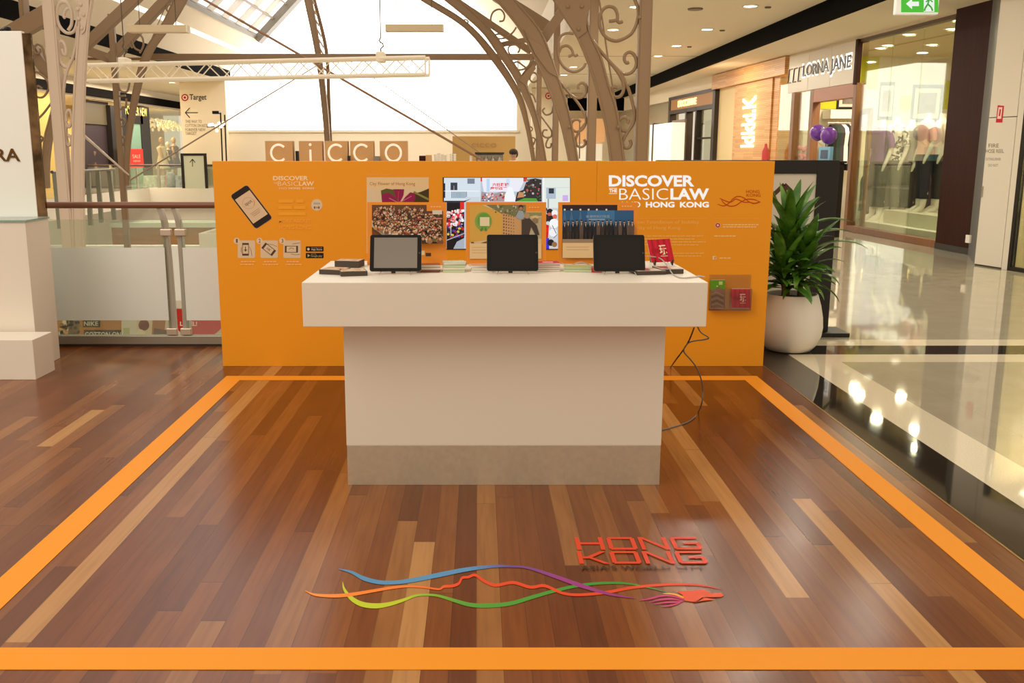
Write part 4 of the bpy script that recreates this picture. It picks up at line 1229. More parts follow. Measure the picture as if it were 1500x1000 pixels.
# ------------------------------------------------------------------ balustrade in front of the void
YB = 7.74
bl = thing('balustrade', 'glass balustrade with brown handrail and steel posts, left of the orange wall', 'balustrade', (-2.6, YB, 0))
MB().tube([(-4.6, YB, 1.15), (2.0, YB, 1.15)], .026, 12).build('handrail', mat('brown_handrail', (122, 76, 50), .35), bl, smooth=1.0, label='round brown handrail')
M_POST = mat('satin_grey_post', (176, 170, 156), .4, .3)
for x in (-2.52, -2.405):
    P = smooth_path([(x, YB + .02, .0), (x, YB + .02, .3), (x - .002, YB + .02, .6), (x - .006, YB + .01, .9), (x - .014, YB, 1.03), (x - .045, YB, 1.13)], 5)
    L = [p + Vector((-.028 + .012 * i / len(P), 0, 0)) for i, p in enumerate(P)]; R_ = [p + Vector((.028 - .012 * i / len(P), 0, 0)) for i, p in enumerate(P)]
    MB().band(L, R_, (0, .06, 0)).build('post', M_POST, bl)
    for z in (.93, .12):
        MB().box(x - .04, x + .05, YB - .015, YB + .02, z - .025, z + .03).build('glass_clamp', mat('pale_clamp', (206, 190, 172), .3, .5), bl, bevel=.006)
M_PANE = glass('balustrade_glass', (244, 248, 240), .8, .09)
M_FROST = mat('frosted_film', (246, 250, 246), .6)
_nt = M_FROST.node_tree; _tl = _nt.nodes.new('ShaderNodeBsdfTranslucent'); _tl.inputs[0].default_value = lin((248, 248, 242)); _mx = _nt.nodes.new('ShaderNodeMixShader'); _mx.inputs[0].default_value = .2
_nt.links.new(M_FROST.node_tree.nodes['Principled BSDF'].outputs[0], _mx.inputs[1]); _nt.links.new(_tl.outputs[0], _mx.inputs[2]); _nt.links.new(_mx.outputs[0], _nt.nodes['Material Output'].inputs[0])
for x0, x1 in ((-4.6, -2.53), (-2.395, 2.0)):
    gp = MB().box(x0, x1, YB, YB + .012, .09, 1.035).build('glass_pane', M_PANE, bl)
    MB().box(x0 + .005, x1 - .005, YB - .002, YB - .0005, .215, .81).build('frosted_band', M_FROST, gp, label='white frosted band')
MB().box(-4.6, 2.0, YB - .03, YB + .045, .02, .09).build('bottom_rail', mat('grey_rail', (158, 150, 134), .35, .5), bl, bevel=.004)
MB().box(-4.6, 2.0, YB - .02, YB + .05, .0, .02).build('dark_shoe', mat('dark_rail_shoe', (60, 46, 36), .5), bl)
# hoarding with shop posters beyond the glass
YH = 8.9
hd = thing('poster_hoarding', 'low printed poster strip with shop names, seen through the bottom of the balustrade glass', 'poster', (-3.0, YH, -0.1))
MB().box(at(70, 490, YH).x, at(340, 490, YH).x, YH, YH + .02, at(200, 514, YH).z, at(200, 440, YH).z).build('backing', M_FASCIA, hd)
def px_h(x, y):
    p = at(x, y, YH); return p.x, p.z
a = Art((0, YH - .0005, 0), (1, 0, 0), (0, 0, 1), .0003, fu=px_h); random.seed(8)
a.rect(60, 500, 178, 466, (190, 130, 60))
for i in range(50): a.disc(random.uniform(88, 116), random.uniform(470, 497), random.uniform(1.5, 4), random.choice([(96, 76, 50), (150, 110, 60), (206, 170, 110), (120, 110, 84), (226, 214, 180)]), n=7, step=False)
a.k += 1; a.rect(100, 498, 116, 466, (126, 106, 76))
for i in range(25): a.disc(random.uniform(100, 116), random.uniform(470, 497), random.uniform(1.5, 3), random.choice([(84, 70, 50), (140, 120, 84)]), n=6, step=False)
a.k += 1
a.rect(121.5, 479, 147, 466, (62, 54, 44)); a.text('NIKE', 123, 477, 144, 470.6, (226, 216, 190), .02)
a.rect(123, 495, 178, 483, (62, 54, 44)); a.text('COTTON ON', 124.5, 493.4, 177.4, 486, (226, 216, 190), .02)
a.rect(179, 500, 200, 466, (226, 222, 206)); a.rect(181, 497, 190, 480, (196, 196, 150)); a.rect(182, 497, 187, 491, (190, 196, 90))
a.rect(200, 500, 330, 466, (226, 206, 176)); a.disc(211, 476, 8, (120, 60, 36)); a.disc(206, 489, 7, (236, 222, 196)); a.rect(203, 497, 210, 490, (206, 130, 60))
a.poly([(222, 497), (240, 497), (243, 466), (224, 466)], (176, 116, 60)); a.poly([(224, 494), (252, 497), (258, 486), (226, 480)], (110, 84, 66)); a.disc(262, 478, 7, (236, 206, 180)); a.disc(270, 492, 6, (206, 176, 150))
a.poly([(291.5 + 43 * cos(t_ * pi / 24), 452 + 44 * sin(t_ * pi / 24)) for t_ in range(0, 25)], (206, 54, 50)); a.text('LEVEL!', 264, 477, 289, 470.6, (250, 236, 226), .03)
a.build('poster_print', hd)

# ------------------------------------------------------------------ white promotional stand at the left edge
YS = 7.28
st = thing('promo_stand', 'tall white promotional stand with brass lettering at the left edge', 'display stand', (-3.9, YS, 0))
MB().box(-4.8, -3.325, YS, YS + .05, 0, 2.43).build('panel', mat('stand_white', (246, 246, 240), .4), st, bevel=.004)
MB().box(-3.325, -3.262, YS + .004, YS + .03, 0, 2.415).build('mirror_edge', mat('bronze_mirror', (112, 86, 60), .1, 1.0, noise=.6, nscale=9), st, label='bronze mirrored edge strip')  # dark base and mottling imitate reflections in the mirror strip
lt = MB(); s0 = at(-6, 236, YS); s1 = at(28.3, 217.5, YS)
lt.text('RA', (s0.x, YS - .0005, s0.z), (1, 0, 0), (0, 0, 1), s1.x - s0.x, s1.z - s0.z, .008, .012)
lt.build('lettering', mat('brass_letters', (110, 76, 34), .3, .9), st, label='brass letters')
pl = thing('plinth', 'waist high white plinth with a glass top, in front of the lettered stand', 'plinth', (-3.8, 7.05, 0))
MB().box(-4.6, -3.245, 6.9, YS - .003, 0, 1.075).build('body', WHITE, pl, bevel=.003)
MB().box(-4.6, -3.235, 6.89, YS - .003, 1.0755, 1.09).build('glass_top', glass('green_edge_glass', (206, 236, 226), 1.0, .25), pl)
solo(MB().box(-4.2, -3.105, 6.55, 6.86, 0, .285), 'display_box', WHITE, 'low white box on the floor in front of the white plinth', 'box', bevel=.003)
lp = thing('arm_light', 'small black arm spotlight on top of the white lettered stand', 'spotlight', (-3.42, 7.3, 2.43))
MB().tube([at(-8, 49, 7.35), at(3, 44, 7.35), at(10, 42.5, 7.35)], .012, 8).build('arm', mat('black_metal', (24, 22, 22), .3, .5), lp)
MB().ball(at(11.5, 42.5, 7.35), .024, .03, .02).build('lamp_head', mat('black_metal', (24, 22, 22), .3, .5), lp, smooth=1.0)
MB().tube([(-3.5, 7.35, 2.43), at(-8, 49, 7.35)], .01, 8).build('stem', mat('black_metal', (24, 22, 22), .3, .5), lp)
# ------------------------------------------------------------------ painted iron arch columns round the void
M_IRONL = mat('pale_painted_iron', (206, 184, 164), 0.45)


def lerp_pts(px, Y): return [at(x, y, Y) for x, y in px]


def plate_between(Lpx, Rpx, Y, th):
    L = smooth_path(lerp_pts(Lpx, Y), 6); R_ = smooth_path(lerp_pts(Rpx, Y), 6)
    mb = MB(); mb.band(L, R_, (0, th, 0)); return mb


def scroll_part(parent, px, Y, r, m, name='scroll'):
    P = smooth_path(lerp_pts(px, Y), 5)
    return MB().tube(P, r, 7).build(name, m, parent, smooth=1.2)


def z5(u, v): return 760 + u / 4.167, v / 4.167
def z3(u, v): return 620 + u / 4.0, v / 4.0
def z1(u, v): return 40 + u / 4.167, v / 4.167
def Z(f, *q): return [f(*p) for p in q]


def flanged(parent, name, L, R_, Y, th, m):
    """arch rib: a deep web with a raised bead along both edges"""
    o = plate_between(L, R_, Y, th).build(name, m, parent)
    mb = MB()
    for s in (L, R_): mb.tube(smooth_path(lerp_pts(s, Y), 6), min(.018, th * .2), 6)
    mb.build('edge_bead', m, o, smooth=1.2)
    return o


def arch_column(label, Y, post, rib, plates, scrolls, rods, rivets, m, r, foot=0.0, th=.16):
    base = at((post[0][-1][0] + post[1][-1][0]) / 2, post[0][-1][1], Y); base.z = foot
    t = thing('arch_column', label, 'iron column', tuple(base), 'iron arch columns round the atrium')
    (lx0, ly0), (lx1, ly1) = post[0][0], post[0][-1]; (rx0, _), (rx1, _) = post[1][0], post[1][-1]
    a, b = at(lx1, ly1, Y), at(rx1, ly1, Y); c, d = at(lx0, ly0, Y), at(rx0, ly0, Y)
    xl, xr = (a.x + c.x) / 2, (b.x + d.x) / 2; zt = c.z + 1.0
    ps = MB().box(xl, xr, Y - .02, Y + th + .02, foot, zt).build('post', m, t, bevel=.006)
    w = xr - xl
    MB().box(xl + .02, xr - .02, Y - .028, Y - .02, foot, zt).build('flange', m, ps)
    if rib: flanged(t, 'arch_rib', rib[0], rib[1], Y, th, m)
    for pl_ in plates:
        MB().prism(lerp_pts(pl_, Y - .02), (0, th + .04, 0)).build('gusset_plate', m, t, bevel=.004)
    for s in scrolls: scroll_part(t, s, Y + th * .4, r, m)
    for s in rods: MB().tube(lerp_pts(s, Y + th * .4), r * .5, 6).build('thin_rod', m, t)
    for (x, y) in rivets:
        p = at(x, y, Y - .025); MB().ball(p, r * 1.1, r * .8, r * 1.1, 10, 6).build('rivet', m, t, smooth=1.2)
    return t


# nearest right-hand column, with the largest scrolls
YA = 12.0
arch_column('nearest taupe iron column with large scrolls, at the right end of the atrium', YA,
            ([(936.4, 0), (930.4, 233)], [(956.0, 0), (949.0, 233)]),
            (Z(z5, (150, -120), (215, 0), (290, 120), (360, 230), (430, 400), (480, 560), (520, 720), (546, 860), (560, 972), (575, 1100)),
             Z(z5, (360, -120), (400, 0), (412, 110), (440, 220), (500, 350), (548, 520), (590, 650), (618, 800), (640, 972), (655, 1100))),
            [Z(z5, (190, -40), (436, -40), (440, 40), (412, 110), (415, 192), (362, 232), (290, 120))],
            [Z(z5, (700, -20), (728, 60), (722, 130), (690, 200), (640, 236), (585, 250), (530, 225), (497, 170), (493, 110), (512, 62), (548, 40), (585, 52), (602, 92), (594, 122), (550, 130)),
             Z(z5, (594, 118), (612, 138), (634, 132)),
             Z(z5, (436, -10), (414, 100), (420, 190), (470, 275), (545, 365), (620, 440), (665, 452), (700, 430), (718, 385), (706, 338), (678, 318), (650, 332), (644, 365), (658, 385), (672, 380)),
             Z(z5, (545, 365), (610, 450), (638, 510), (636, 560), (612, 590), (580, 588), (564, 560), (574, 532), (602, 536)),
             Z(z5, (620, 445), (668, 540), (696, 640), (706, 700), (694, 760), (660, 798), (626, 790), (608, 755), (620, 725), (650, 716), (668, 738), (660, 752)),
             Z(z5, (694, 760), (655, 820), (634, 868), (644, 898), (668, 902), (684, 878), (676, 852))],
            [Z(z5, (490, -10), (545, 360), (605, 720), (628, 965))],
            Z(z5, (300, 40), (386, 40), (365, 178), (738, 106), (608, 775)), M_IRON, .021, th=.08)
# second
YBc = 16.0
arch_column('second taupe iron column back on the right, its arch rib edged with a pale bead', YBc,
            ([(863, 0), (860, 233)], [(876, 0), (874, 233)]),
            ([(700, -40), (728, 0), (764, 47), (795, 110), (820, 175), (833, 233), (838, 262)], [(728, -40), (754, 0), (792, 47), (814, 104), (834, 168), (846, 233), (851, 262)]),
            [Z(z5, (60, 230), (130, 270), (180, 320), (235, 470), (180, 440), (100, 330), (30, 180))],
            [Z(z5, (335, 206), (285, 205), (250, 232), (238, 310), (252, 375), (295, 425), (345, 438), (390, 415), (408, 385)),
             Z(z5, (246, 320), (262, 288), (295, 280), (322, 300), (330, 332), (302, 346)), Z(z5, (328, 328), (345, 342), (360, 334)),
             Z(z5, (230, 470), (280, 535), (330, 588), (375, 598), (408, 570), (412, 530), (390, 506), (364, 518), (362, 545)),
             Z(z5, (330, 588), (375, 650), (404, 705), (408, 750), (385, 792), (345, 802), (320, 775), (330, 740), (360, 730), (378, 745)),
             Z(z5, (404, 755), (370, 800), (348, 850), (356, 888), (386, 896), (406, 875), (398, 850)),
             Z(z5, (180, 330), (176, 380), (200, 430), (210, 380), (190, 350))],
            [Z(z5, (372, 740), (370, 968))], Z(z5, (310, 775)), M_IRON, .022, th=.09)
# third
YC = 21.0
arch_column('third taupe iron column back on the right, with small scrolls beside its rib', YC,
            ([(810, 20), (810, 233)], [(819.5, 20), (819, 233)]),
            ([(620, -24), (652, 0), (702, 42), (727, 75), (755, 117), (780, 172), (792, 233), (796, 262)], [(640, -24), (672, 0), (720, 45), (744, 80), (768, 120), (788, 175), (799.5, 233), (803, 262)]),
            [Z(z3, (560, 470), (600, 420), (650, 375), (660, 400), (600, 500))],
            [Z(z3, (480, 200), (420, 170), (395, 120), (410, 70), (450, 55), (475, 85), (470, 120), (445, 125)),
             Z(z3, (545, 160), (520, 195), (470, 225), (420, 225), (400, 240)), Z(z3, (400, 240), (420, 205), (470, 200), (510, 225)),
             Z(z3, (560, 345), (520, 330), (498, 300), (505, 270), (540, 262), (565, 285), (555, 310)), Z(z3, (515, 380), (550, 362), (585, 385), (605, 400)),
             Z(z3, (515, 380), (550, 408), (590, 405), (620, 380), (635, 340)),
             Z(z3, (630, 430), (625, 465), (645, 482), (668, 470), (668, 440), (645, 425), (620, 445), (606, 490), (620, 540), (645, 560), (660, 600)),
             Z(z3, (640, 620), (640, 660), (660, 672), (682, 660), (685, 630)),
             Z(z3, (760, 620), (752, 660), (720, 672), (700, 650), (712, 632)), Z(z3, (690, 680), (730, 735), (752, 770), (748, 800), (722, 806), (700, 790), (706, 764), (728, 762)),
             Z(z3, (738, 800), (720, 840), (724, 862), (745, 862), (750, 838))],
            [], [], M_IRON, .019, th=.1)
YD = 26.0
arch_column('farthest taupe iron column on the right, slim post and plain curved rib', YD,
            ([(785.5, 100), (785.5, 233)], [(793, 100), (793, 233)]),
            ([(590, -18), (620, 2), (680, 40), (720, 87), (755, 140), (770, 185), (779, 233), (782, 262)], [(602, -18), (632, 0), (686, 35), (730, 84), (763, 138), (775.5, 185), (783.5, 233), (787, 262)]),
            [], [Z(z3, (245, 160), (232, 140), (240, 116), (262, 122), (258, 148)), Z(z3, (335, 130), (318, 110), (300, 125), (312, 145), (330, 135)),
                 Z(z3, (615, 750), (628, 742), (640, 756), (628, 770), (618, 764)), Z(z3, (648, 840), (636, 826), (640, 806), (655, 815), (650, 840), (640, 860), (652, 872))],
            [], [], M_IRON, .018, th=.1)
# rafters springing from the right-hand columns
def rafter(pxs, Y, h, w, label, name='roof_rafter'):
    (x0, y0), (x1, y1) = pxs
    solo(MB().bar(at(x0, y0, Y), at(x1, y1, Y), w, h), name, M_IRON, label, 'roof beam', 'iron roof members', bevel=.01)
rafter([(640, -18), (778, 76)], 22.5, .14, .14, 'slanting rafter from the upper middle down to the third right hand column')
rafter([(725, -8), (808, 44)], 17.2, .2, .16, 'short thick rafter meeting the second right hand column near the top')
rafter([(726, 67), (773, 58)], 21.2, .1, .1, 'short near level strut between two right hand ribs')
rafter([(786, 72), (826, 14)], 16.3, .16, .12, 'steep brace rising right from the second right hand column')
rafter([(760, 122), (784, 90)], 21.3, .13, .12, 'steep small brace beside the third right hand column')
rafter([(104, 83.5), (792, 83.5)], 33.4, .2, .2, 'long level tie beam crossing the atrium behind the white truss', 'tie_beam')

# nearest left-hand column
YL = 12.0
arch_column('nearest pale iron column with scrolls, beside the white stand on the left', YL,
            ([(62.5, 0), (91, 362)], [(80, 0), (108, 362)]),
            ([(120, -30), (119, 0), (114, 60), (110, 115), (107, 180), (105.5, 240), (106, 300), (108, 362)], [(138, -30), (134, 0), (128, 40), (123, 110), (121, 180), (120.5, 240), (120.5, 300), (122, 362)]),
            [Z(z1, (300, -20), (375, -20), (375, 60), (350, 190), (330, 210), (318, 120))],
            [Z(z1, (315, 40), (308, 120), (285, 190), (240, 200), (200, 165), (180, 110), (182, 50), (205, 15), (240, 18), (262, 50), (272, 90), (270, 150), (250, 185)),
             Z(z1, (262, 50), (235, 60), (222, 95), (232, 110)),
             Z(z1, (308, 160), (300, 260), (275, 360), (240, 410), (205, 380), (188, 320), (190, 270), (210, 252), (232, 280), (236, 330), (222, 330), (212, 300)),
             Z(z1, (275, 360), (240, 440), (222, 540), (218, 640), (226, 720), (252, 775), (272, 740), (268, 690), (250, 672), (236, 700), (240, 740)),
             Z(z1, (240, 745), (232, 800), (236, 860), (250, 888), (268, 868), (264, 835), (248, 825))],
            [], Z(z1, (325, 28), (342, 90), (332, 172), (308, 55), (314, 115)), M_IRONL, .02, th=.08, foot=-4.98)
# the column behind it, partly hidden
arch_column('iron column half hidden behind the nearest left column, with a bowed dark rib', 18.0,
            ([(40, 60), (46, 300)], [(47, 60), (53, 300)]),
            (Z(z1, (130, 500), (150, 640), (130, 740), (105, 840), (90, 1000), (88, 1150)), Z(z1, (170, 500), (172, 640), (150, 760), (128, 860), (112, 1000), (112, 1150))),
            [], [Z(z1, (130, 400), (105, 340), (92, 290), (60, 272), (40, 300), (55, 328), (80, 316), (78, 298)), Z(z1, (30, 440), (70, 445), (120, 490), (130, 540), (100, 590), (60, 590), (45, 550), (65, 525), (90, 540)),
                 Z(z1, (60, 730), (100, 690), (145, 630)), Z(z1, (80, 830), (95, 845), (80, 870))],
            [], [], M_IRON, .02, th=.2, foot=-4.98)
rafter([(-6, 64), (76, 17)], 18.0, .3, .2, 'dark slanting beam behind the nearest left column, at the top left corner')
rafter([(45, 70), (74, 112)], 18.2, .2, .16, 'short falling brace beside the white stand top')
# second left-hand column, shaped like a narrow V
YV = 22.0
arch_column('narrow V shaped iron column in front of the dark shop on the left', YV,
            ([(166, 90), (172, 272)], [(174.5, 90), (180.5, 272)]),
            ([(262, -18), (240, 30), (212, 74), (200, 110), (190, 160), (183, 215), (181, 272)], [(284, -18), (258, 28), (226, 72), (211, 110), (199, 160), (190.5, 215), (188, 272)]),
            [],
            [Z(lambda u, v: (u, v), (206, 75), (197, 70), (194, 58), (200, 50), (208, 54), (210, 66), (205, 78)), Z(lambda u, v: (u, v), (186, 75), (182, 68), (188, 64), (194, 70)),
             Z(lambda u, v: (u, v), (184, 140), (173, 142), (171, 150), (176, 160), (184, 156), (185, 144)), Z(lambda u, v: (u, v), (172, 118), (176, 132), (186, 134), (190, 120)),
             Z(lambda u, v: (u, v), (174, 180), (180, 174), (184, 180), (179, 186)), Z(lambda u, v: (u, v), (176, 206), (181, 200), (184, 206), (179, 213)), Z(lambda u, v: (u, v), (250, 20), (244, 14), (247, 7), (253, 9), (254, 18))],
            [Z(lambda u, v: (u, v), (243, 8), (215, 74))], [], M_IRON, .022, th=.06, foot=-4.98)
rafter([(160, 88), (252, -10)], 22.1, .2, .2, 'left rafter rising from the V shaped column towards the top')
rafter([(122, 70), (205, -8)], 19.5, .19, .18, 'broad rafter rising to the right beside the nearest left column')
rafter([(128, 74), (168, 88)], 22.2, .2, .16, 'short level strut joining the V shaped column at the left')
# middle arch: two members with open lattice
mid = thing('lattice_arch', 'slim two membered iron arch with lattice, rising in the middle before the white gable', 'iron arch', tuple(at(480, 233, 34.0)), None)
flanged(mid, 'arch_rib', [(438, -30), (446, 0), (462, 78), (471, 150), (476.5, 212), (478, 260)], [(448, -30), (456, 0), (469, 78), (478, 150), (482.5, 212), (483, 260)], 34.0, .3, M_IRON)
flanged(mid, 'arch_rib', [(451, -30), (458.5, 0), (476, 74), (480, 150), (482.8, 212), (483.5, 260)], [(455, -30), (462, 0), (479.5, 74), (483.2, 150), (485.6, 212), (486, 260)], 34.6, .2, M_IRON)
k = 0
for i in range(14):
    y0, y1 = -10 + i * 16, 6 + i * 16
    f = lambda y: 450 + (min(y, 78) + 0) / 78 * 17 + max(0, y - 78) / 150 * 14
    MB().tube([at(f(y0) + 3, y0, 34.2), at(f(y1) + (9 if y1 < 90 else 4), y1, 34.2)], .03, 5).build('lattice_bar', M_IRONL, mid)
# tie rods
def rod(label, a, b, r, m=M_IRON):
    solo(MB().tube([a, b], r, 8), 'tie_rod', m, label, 'tie rod', 'tie rods', smooth=1.2)
rod('long brown tie rod slanting down to the right across the middle of the atrium', at(290, -6, 20), at(735, 251, 20), .024, mat('brown_tie_rod', (150, 112, 82), .45))
rod('thin tie rod falling to the right behind the long brown tie rod', at(505, 84, 33.3), at(740, 250, 20.6), .012)
rod('thin tie rod rising to the right past the arrow signboard', at(187, 266, 22.1), at(474, 90, 33.9), .02)
rod('short tie rod falling to the right between the two left columns', at(119, 195, 12.04), at(188, 256, 22.0), .018, M_IRONL)

# ------------------------------------------------------------------ white lighting truss and linear lamps
tr = thing('box_truss', 'white box truss with zigzag lacing, hung level over the void', 'truss', tuple(at(375, 105, 14.5)))
M_TR = mat('white_truss_paint', (246, 232, 208), .4)
YR, YLL = 14.0, 15.1
e0, e1 = at(124, 107.5, YLL), at(626, 97, YR)
dirn = (e1 - e0).normalized(); perp = Vector((-dirn.y, dirn.x, 0)).normalized(); hh = .115
ch = [(perp * .11 + Vector((0, 0, hh))), (perp * -.11 + Vector((0, 0, hh))), (perp * .11 + Vector((0, 0, -hh))), (perp * -.11 + Vector((0, 0, -hh)))]
for c in ch: MB().tube([e0 + c, e1 + c], .025, 10).build('chord', M_TR, tr, smooth=1.2)
n = 22; Ld = (e1 - e0).length
for (a, b) in ((0, 2), (1, 3)):
    for i in range(n):
        p = e0 + (e1 - e0) * ((i + (0 if a == 0 else .0)) / n); q = e0 + (e1 - e0) * ((i + 1) / n)
        s, d = (ch[a], ch[b]) if i % 2 == (0 if a == 0 else 1) else (ch[b], ch[a])
        MB().tube([p + s, q + d], .009, 6).build('lacing', M_TR, tr)
for c0, c1 in ((ch[0], ch[2]), (ch[1], ch[3])): MB().tube([e1 + c0, e1 + c1], .012, 6).build('end_strut', M_TR, tr)
for x, y, k in ((183, 92, 'left'), (558, 84, 'right')):
    p = at(x, y, YLL - (x - 124) / 502 * 1.1)
    h = thing('hoist_clamp', 'white hoist clamp and hook carrying the %s of the white truss' % ('left part' if k == 'left' else 'right end'), 'hoist', tuple(p), 'truss hoists')
    MB().box(p.x - .06, p.x + .06, p.y - .14, p.y + .14, p.z - .07, p.z + .07).build('clamp_body', M_TR, h, bevel=.02)
    z0 = p.z + .07
    MB().tube([(p.x, p.y, z0), (p.x, p.y, z0 + .05), (p.x + .035, p.y, z0 + .08), (p.x + .03, p.y, z0 + .12), (p.x, p.y, z0 + .13), (p.x - .02, p.y, z0 + .16), (p.x, p.y, z0 + .2)], .011, 7).build('hook', mat('dark_hook', (90, 80, 70), .4, .6), h)
    MB().tube([(p.x, p.y, z0 + .2), (p.x, p.y, z0 + 3.0)], .008, 6).build('cable', mat('dark_hook', (90, 80, 70), .4, .6), h)
for (x0, x1, y0, y1, k) in ((190, 275, 37.5, 48, 'left'), (565, 649, 36.5, 46.5, 'right')):
    p, q = at(x0, y1, 17), at(x1, y0, 17)
    l = thing('linear_light', 'long box shaped hanging lamp over the %s' % ('left end of the truss' if k == 'left' else 'right end of the truss'), 'hanging lamp', ((p.x + q.x) / 2, 17, p.z), 'linear hanging lamps')
    hs = MB().box(p.x, q.x, 16.9, 17.1, p.z, q.z).build('housing', mat('beige_lamp_housing', (214, 192, 156), .5), l, bevel=.004)
    MB().box(q.x - .002, q.x + .012, 16.9, 17.1, p.z, q.z).build('end_cap', mat('pale_end_cap', (246, 238, 222), .5), hs)
    for f in (.18, .8):
        xx = p.x + (q.x - p.x) * f
        MB().tube([(xx, 17, q.z), (xx, 17, q.z + 3)], .006, 5).build('suspension_wire', mat('dark_hook', (90, 80, 70), .4, .6), l)
# ------------------------------------------------------------------ right-hand shopfronts (a straight facade, slightly angled to the aisle)
TH = atan(0.053)
FT = Vector((-sin(TH), cos(TH), 0)); FN = Vector((cos(TH), sin(TH), 0)); FP = Vector((7.47, 19.3, 0))
FM = Matrix(((FT.x, FN.x, 0, FP.x), (FT.y, FN.y, 0, FP.y), (0, 0, 1, 0), (0, 0, 0, 1)))      # s along the facade away from the camera, n into the shop, z up


def FB():
    mb = MB(); mb.T = FM; return mb


def fw(s, n, z): return FM @ Vector((s, n, z))


def fpx(x, y, n=0.0):
    p = onp(x, y, FP + FN * n, FN); d = p - FP; return d.dot(FT), p.z


def fthing(name, label, cat, s, n, z, group=None): return thing(name, label, cat, tuple(fw(s, n, z)), group)


struct(FB().box(-4.4, 30, -.02, .35, 3.72, 4.1), 'wall_right_bulkhead', M_CEIL)
struct(FB().box(9.9, 30, -.02, .3, 3.3, 3.72), 'wall_right_bulkhead', M_CEIL)
SW = 3.6
def spx(x, y, s=SW):
    '''photo pixel -> (n, z) on the cross wall at distance s along the facade'''
    p = onp(x, y, FP + FT * s, FT); return (p - FP).dot(FN), p.z
def _wbox(self, x0, y0, x1, y1, d0=0.0, d1=.03, s=SW):
    (n0, z1), (n1, z0) = spx(x0, y0, s), spx(x1, y1, s)
    return self.box(s - d1, s - d0, n0, n1, z0, z1)
MB.wbox = _wbox
# sportswear shop: shell
struct(FB().quad((-3.4, 0, .004), (3.7, 0, .004), (3.7, 5, .004), (-3.4, 5, .004)), 'floor', mat('shop_timber_floor', (120, 84, 54), .3), fix=False)
struct(FB().box(-3.4, 3.7, 0, 5, 3.72, 3.8), 'ceiling', mat('shop_ceiling', (206, 186, 150), .8))
struct(FB().box(-3.4, 3.7, 5, 5.1, 0, 3.72), 'wall_shop_back', mat('shop_pale_wall', (232, 226, 208), .8))
struct(FB().box(3.6, 3.7, .3, 5, 0, 3.72).box(-3.5, -3.4, .3, 5, 0, 3.72), 'wall_shop_side', mat('shop_pale_wall', (232, 226, 208), .8))
M_LIME = mat('lime_paint', (206, 206, 40), .7)
struct(FB().wbox(1195, 112, 1232, 160).wbox(1262, 75, 1284, 130).wbox(1319, 140, 1336, 162).wbox(1384, 118, 1396, 160), 'trim_18', M_LIME)
def downlight(p, label, group, r=.11, em=14):
    t = thing('downlight', label, 'downlight', tuple(p), group)
    MB().lathe([(r * .8, -.004), (r * 1.15, -.012), (r * 1.2, -.002), (r * 1.2, 0)], 20, p).build('trim_ring', mat('downlight_ring', (240, 230, 214), .5), t, smooth=1.2)
    MB().lathe([(.001, -.006), (r * .85, -.006), (r * .85, -.001)], 20, p).build('lamp_disc', mat('lit_lamp', (255, 236, 200), .5, emit=em), t)
for i, (x, y, n) in enumerate(((1331, 50, 1.2), (1365, 65, 1.9), (1300, 66, 2.6), (1402, 29, .9), (1395, 42, 1.6), (1290, 70, 3.1))):
    r = ray(x, y); k = (3.715 - CAMH) / r.z; p = CAMP + r * k
    lo_ = area('shop_downlight', p + Vector((0, 0, -.03)), p + Vector((0, 0, -2)), .2, .2, 45, (1, .88, .68)); lo_.data.shape = 'DISK'
    downlight(p, 'ceiling lamp inside the sportswear shop window', 'sportswear shop ceiling lamps', .12, 10)
# signboard
sb = fthing('shop_signboard', 'white panel signboard with dark backlit letters over the shop doorway', 'signboard', 2.0, -.2, 2.9)
for i in range(3):
    s0 = .2 + i * 1.2
    FB().box(s0 + .006, s0 + 1.194, -.06, -.001, 2.9, 3.715).build('panel', mat('signboard_white', (226, 218, 204), .4), sb, bevel=.004)
FB().box(.1, .196, -.1, 0.0, 2.86, 3.715).build('side_trim', M_WALNUT, sb)
def ftext(mb, s, s0, s1, z0, z1, n, depth, bold): mb.text(s, fw(s0, n, z0), -FT, Vector((0, 0, 1)), s0 - s1, z1 - z0, depth, bold)
sa, za = fpx(1171, 113, -.3); sb_, zb = fpx(1251, 87, -.3)
mb = MB(); ftext(mb, 'LORNA JANE', 2.92, .42, 3.13, 3.46, -.064, .012, .014); mb.build('lettering', mat('dark_sign_letters', (52, 46, 42), .4), sb)
mb = MB()
for i in range(3):
    s = 3.72 - i * .3
    P = [fw(s + dx, -.07, z) for dx, z in ((-.18, 3.43), (.0, 3.43), (.02, 3.38), (.04, 3.18), (.06, 3.13), (-.12, 3.13))]
    mb.tube(P, .011, 6)
mb.build('logo_hooks', mat('dark_sign_letters', (52, 46, 42), .4), sb)
mb = MB(); ftext(mb, 'LORNA JANE', 2.97, .39, 3.09, 3.5, -.0606, .0, .035); mb.build('letter_glow', mat('letter_backlight', (255, 252, 244), .5, emit=2.2), sb)
# timber door frame and glazing under the sign
M_WIN = glass('shop_window_glass', (246, 250, 240), .4, .0)
df = fthing('shop_doorway', 'brown timber shop doorway with a glass side panel below the white signboard', 'doorway', 1.9, 0, 0)
FB().box(3.35, 3.55, -.05, .12, 0, 2.9).build('jamb', M_OAK, df, bevel=.006)
FB().box(2.25, 2.45, -.05, .12, 0, 2.9).build('jamb', M_OAK, df, bevel=.006)
FB().box(.1, .24, -.06, .12, 0, 2.9).build('jamb', M_OAK, df, bevel=.006)
FB().box(.24, 2.25, -.05, .12, 2.62, 2.9).build('door_head', mat('orange_brown_timber', (168, 100, 44), .4), df, bevel=.006)
FB().box(2.45, 3.35, .02, .035, .1, 2.9).build('side_glass', M_WIN, df)
FB().box(2.45, 3.35, 0, .06, 0, .1).build('sill', M_OAK, df)
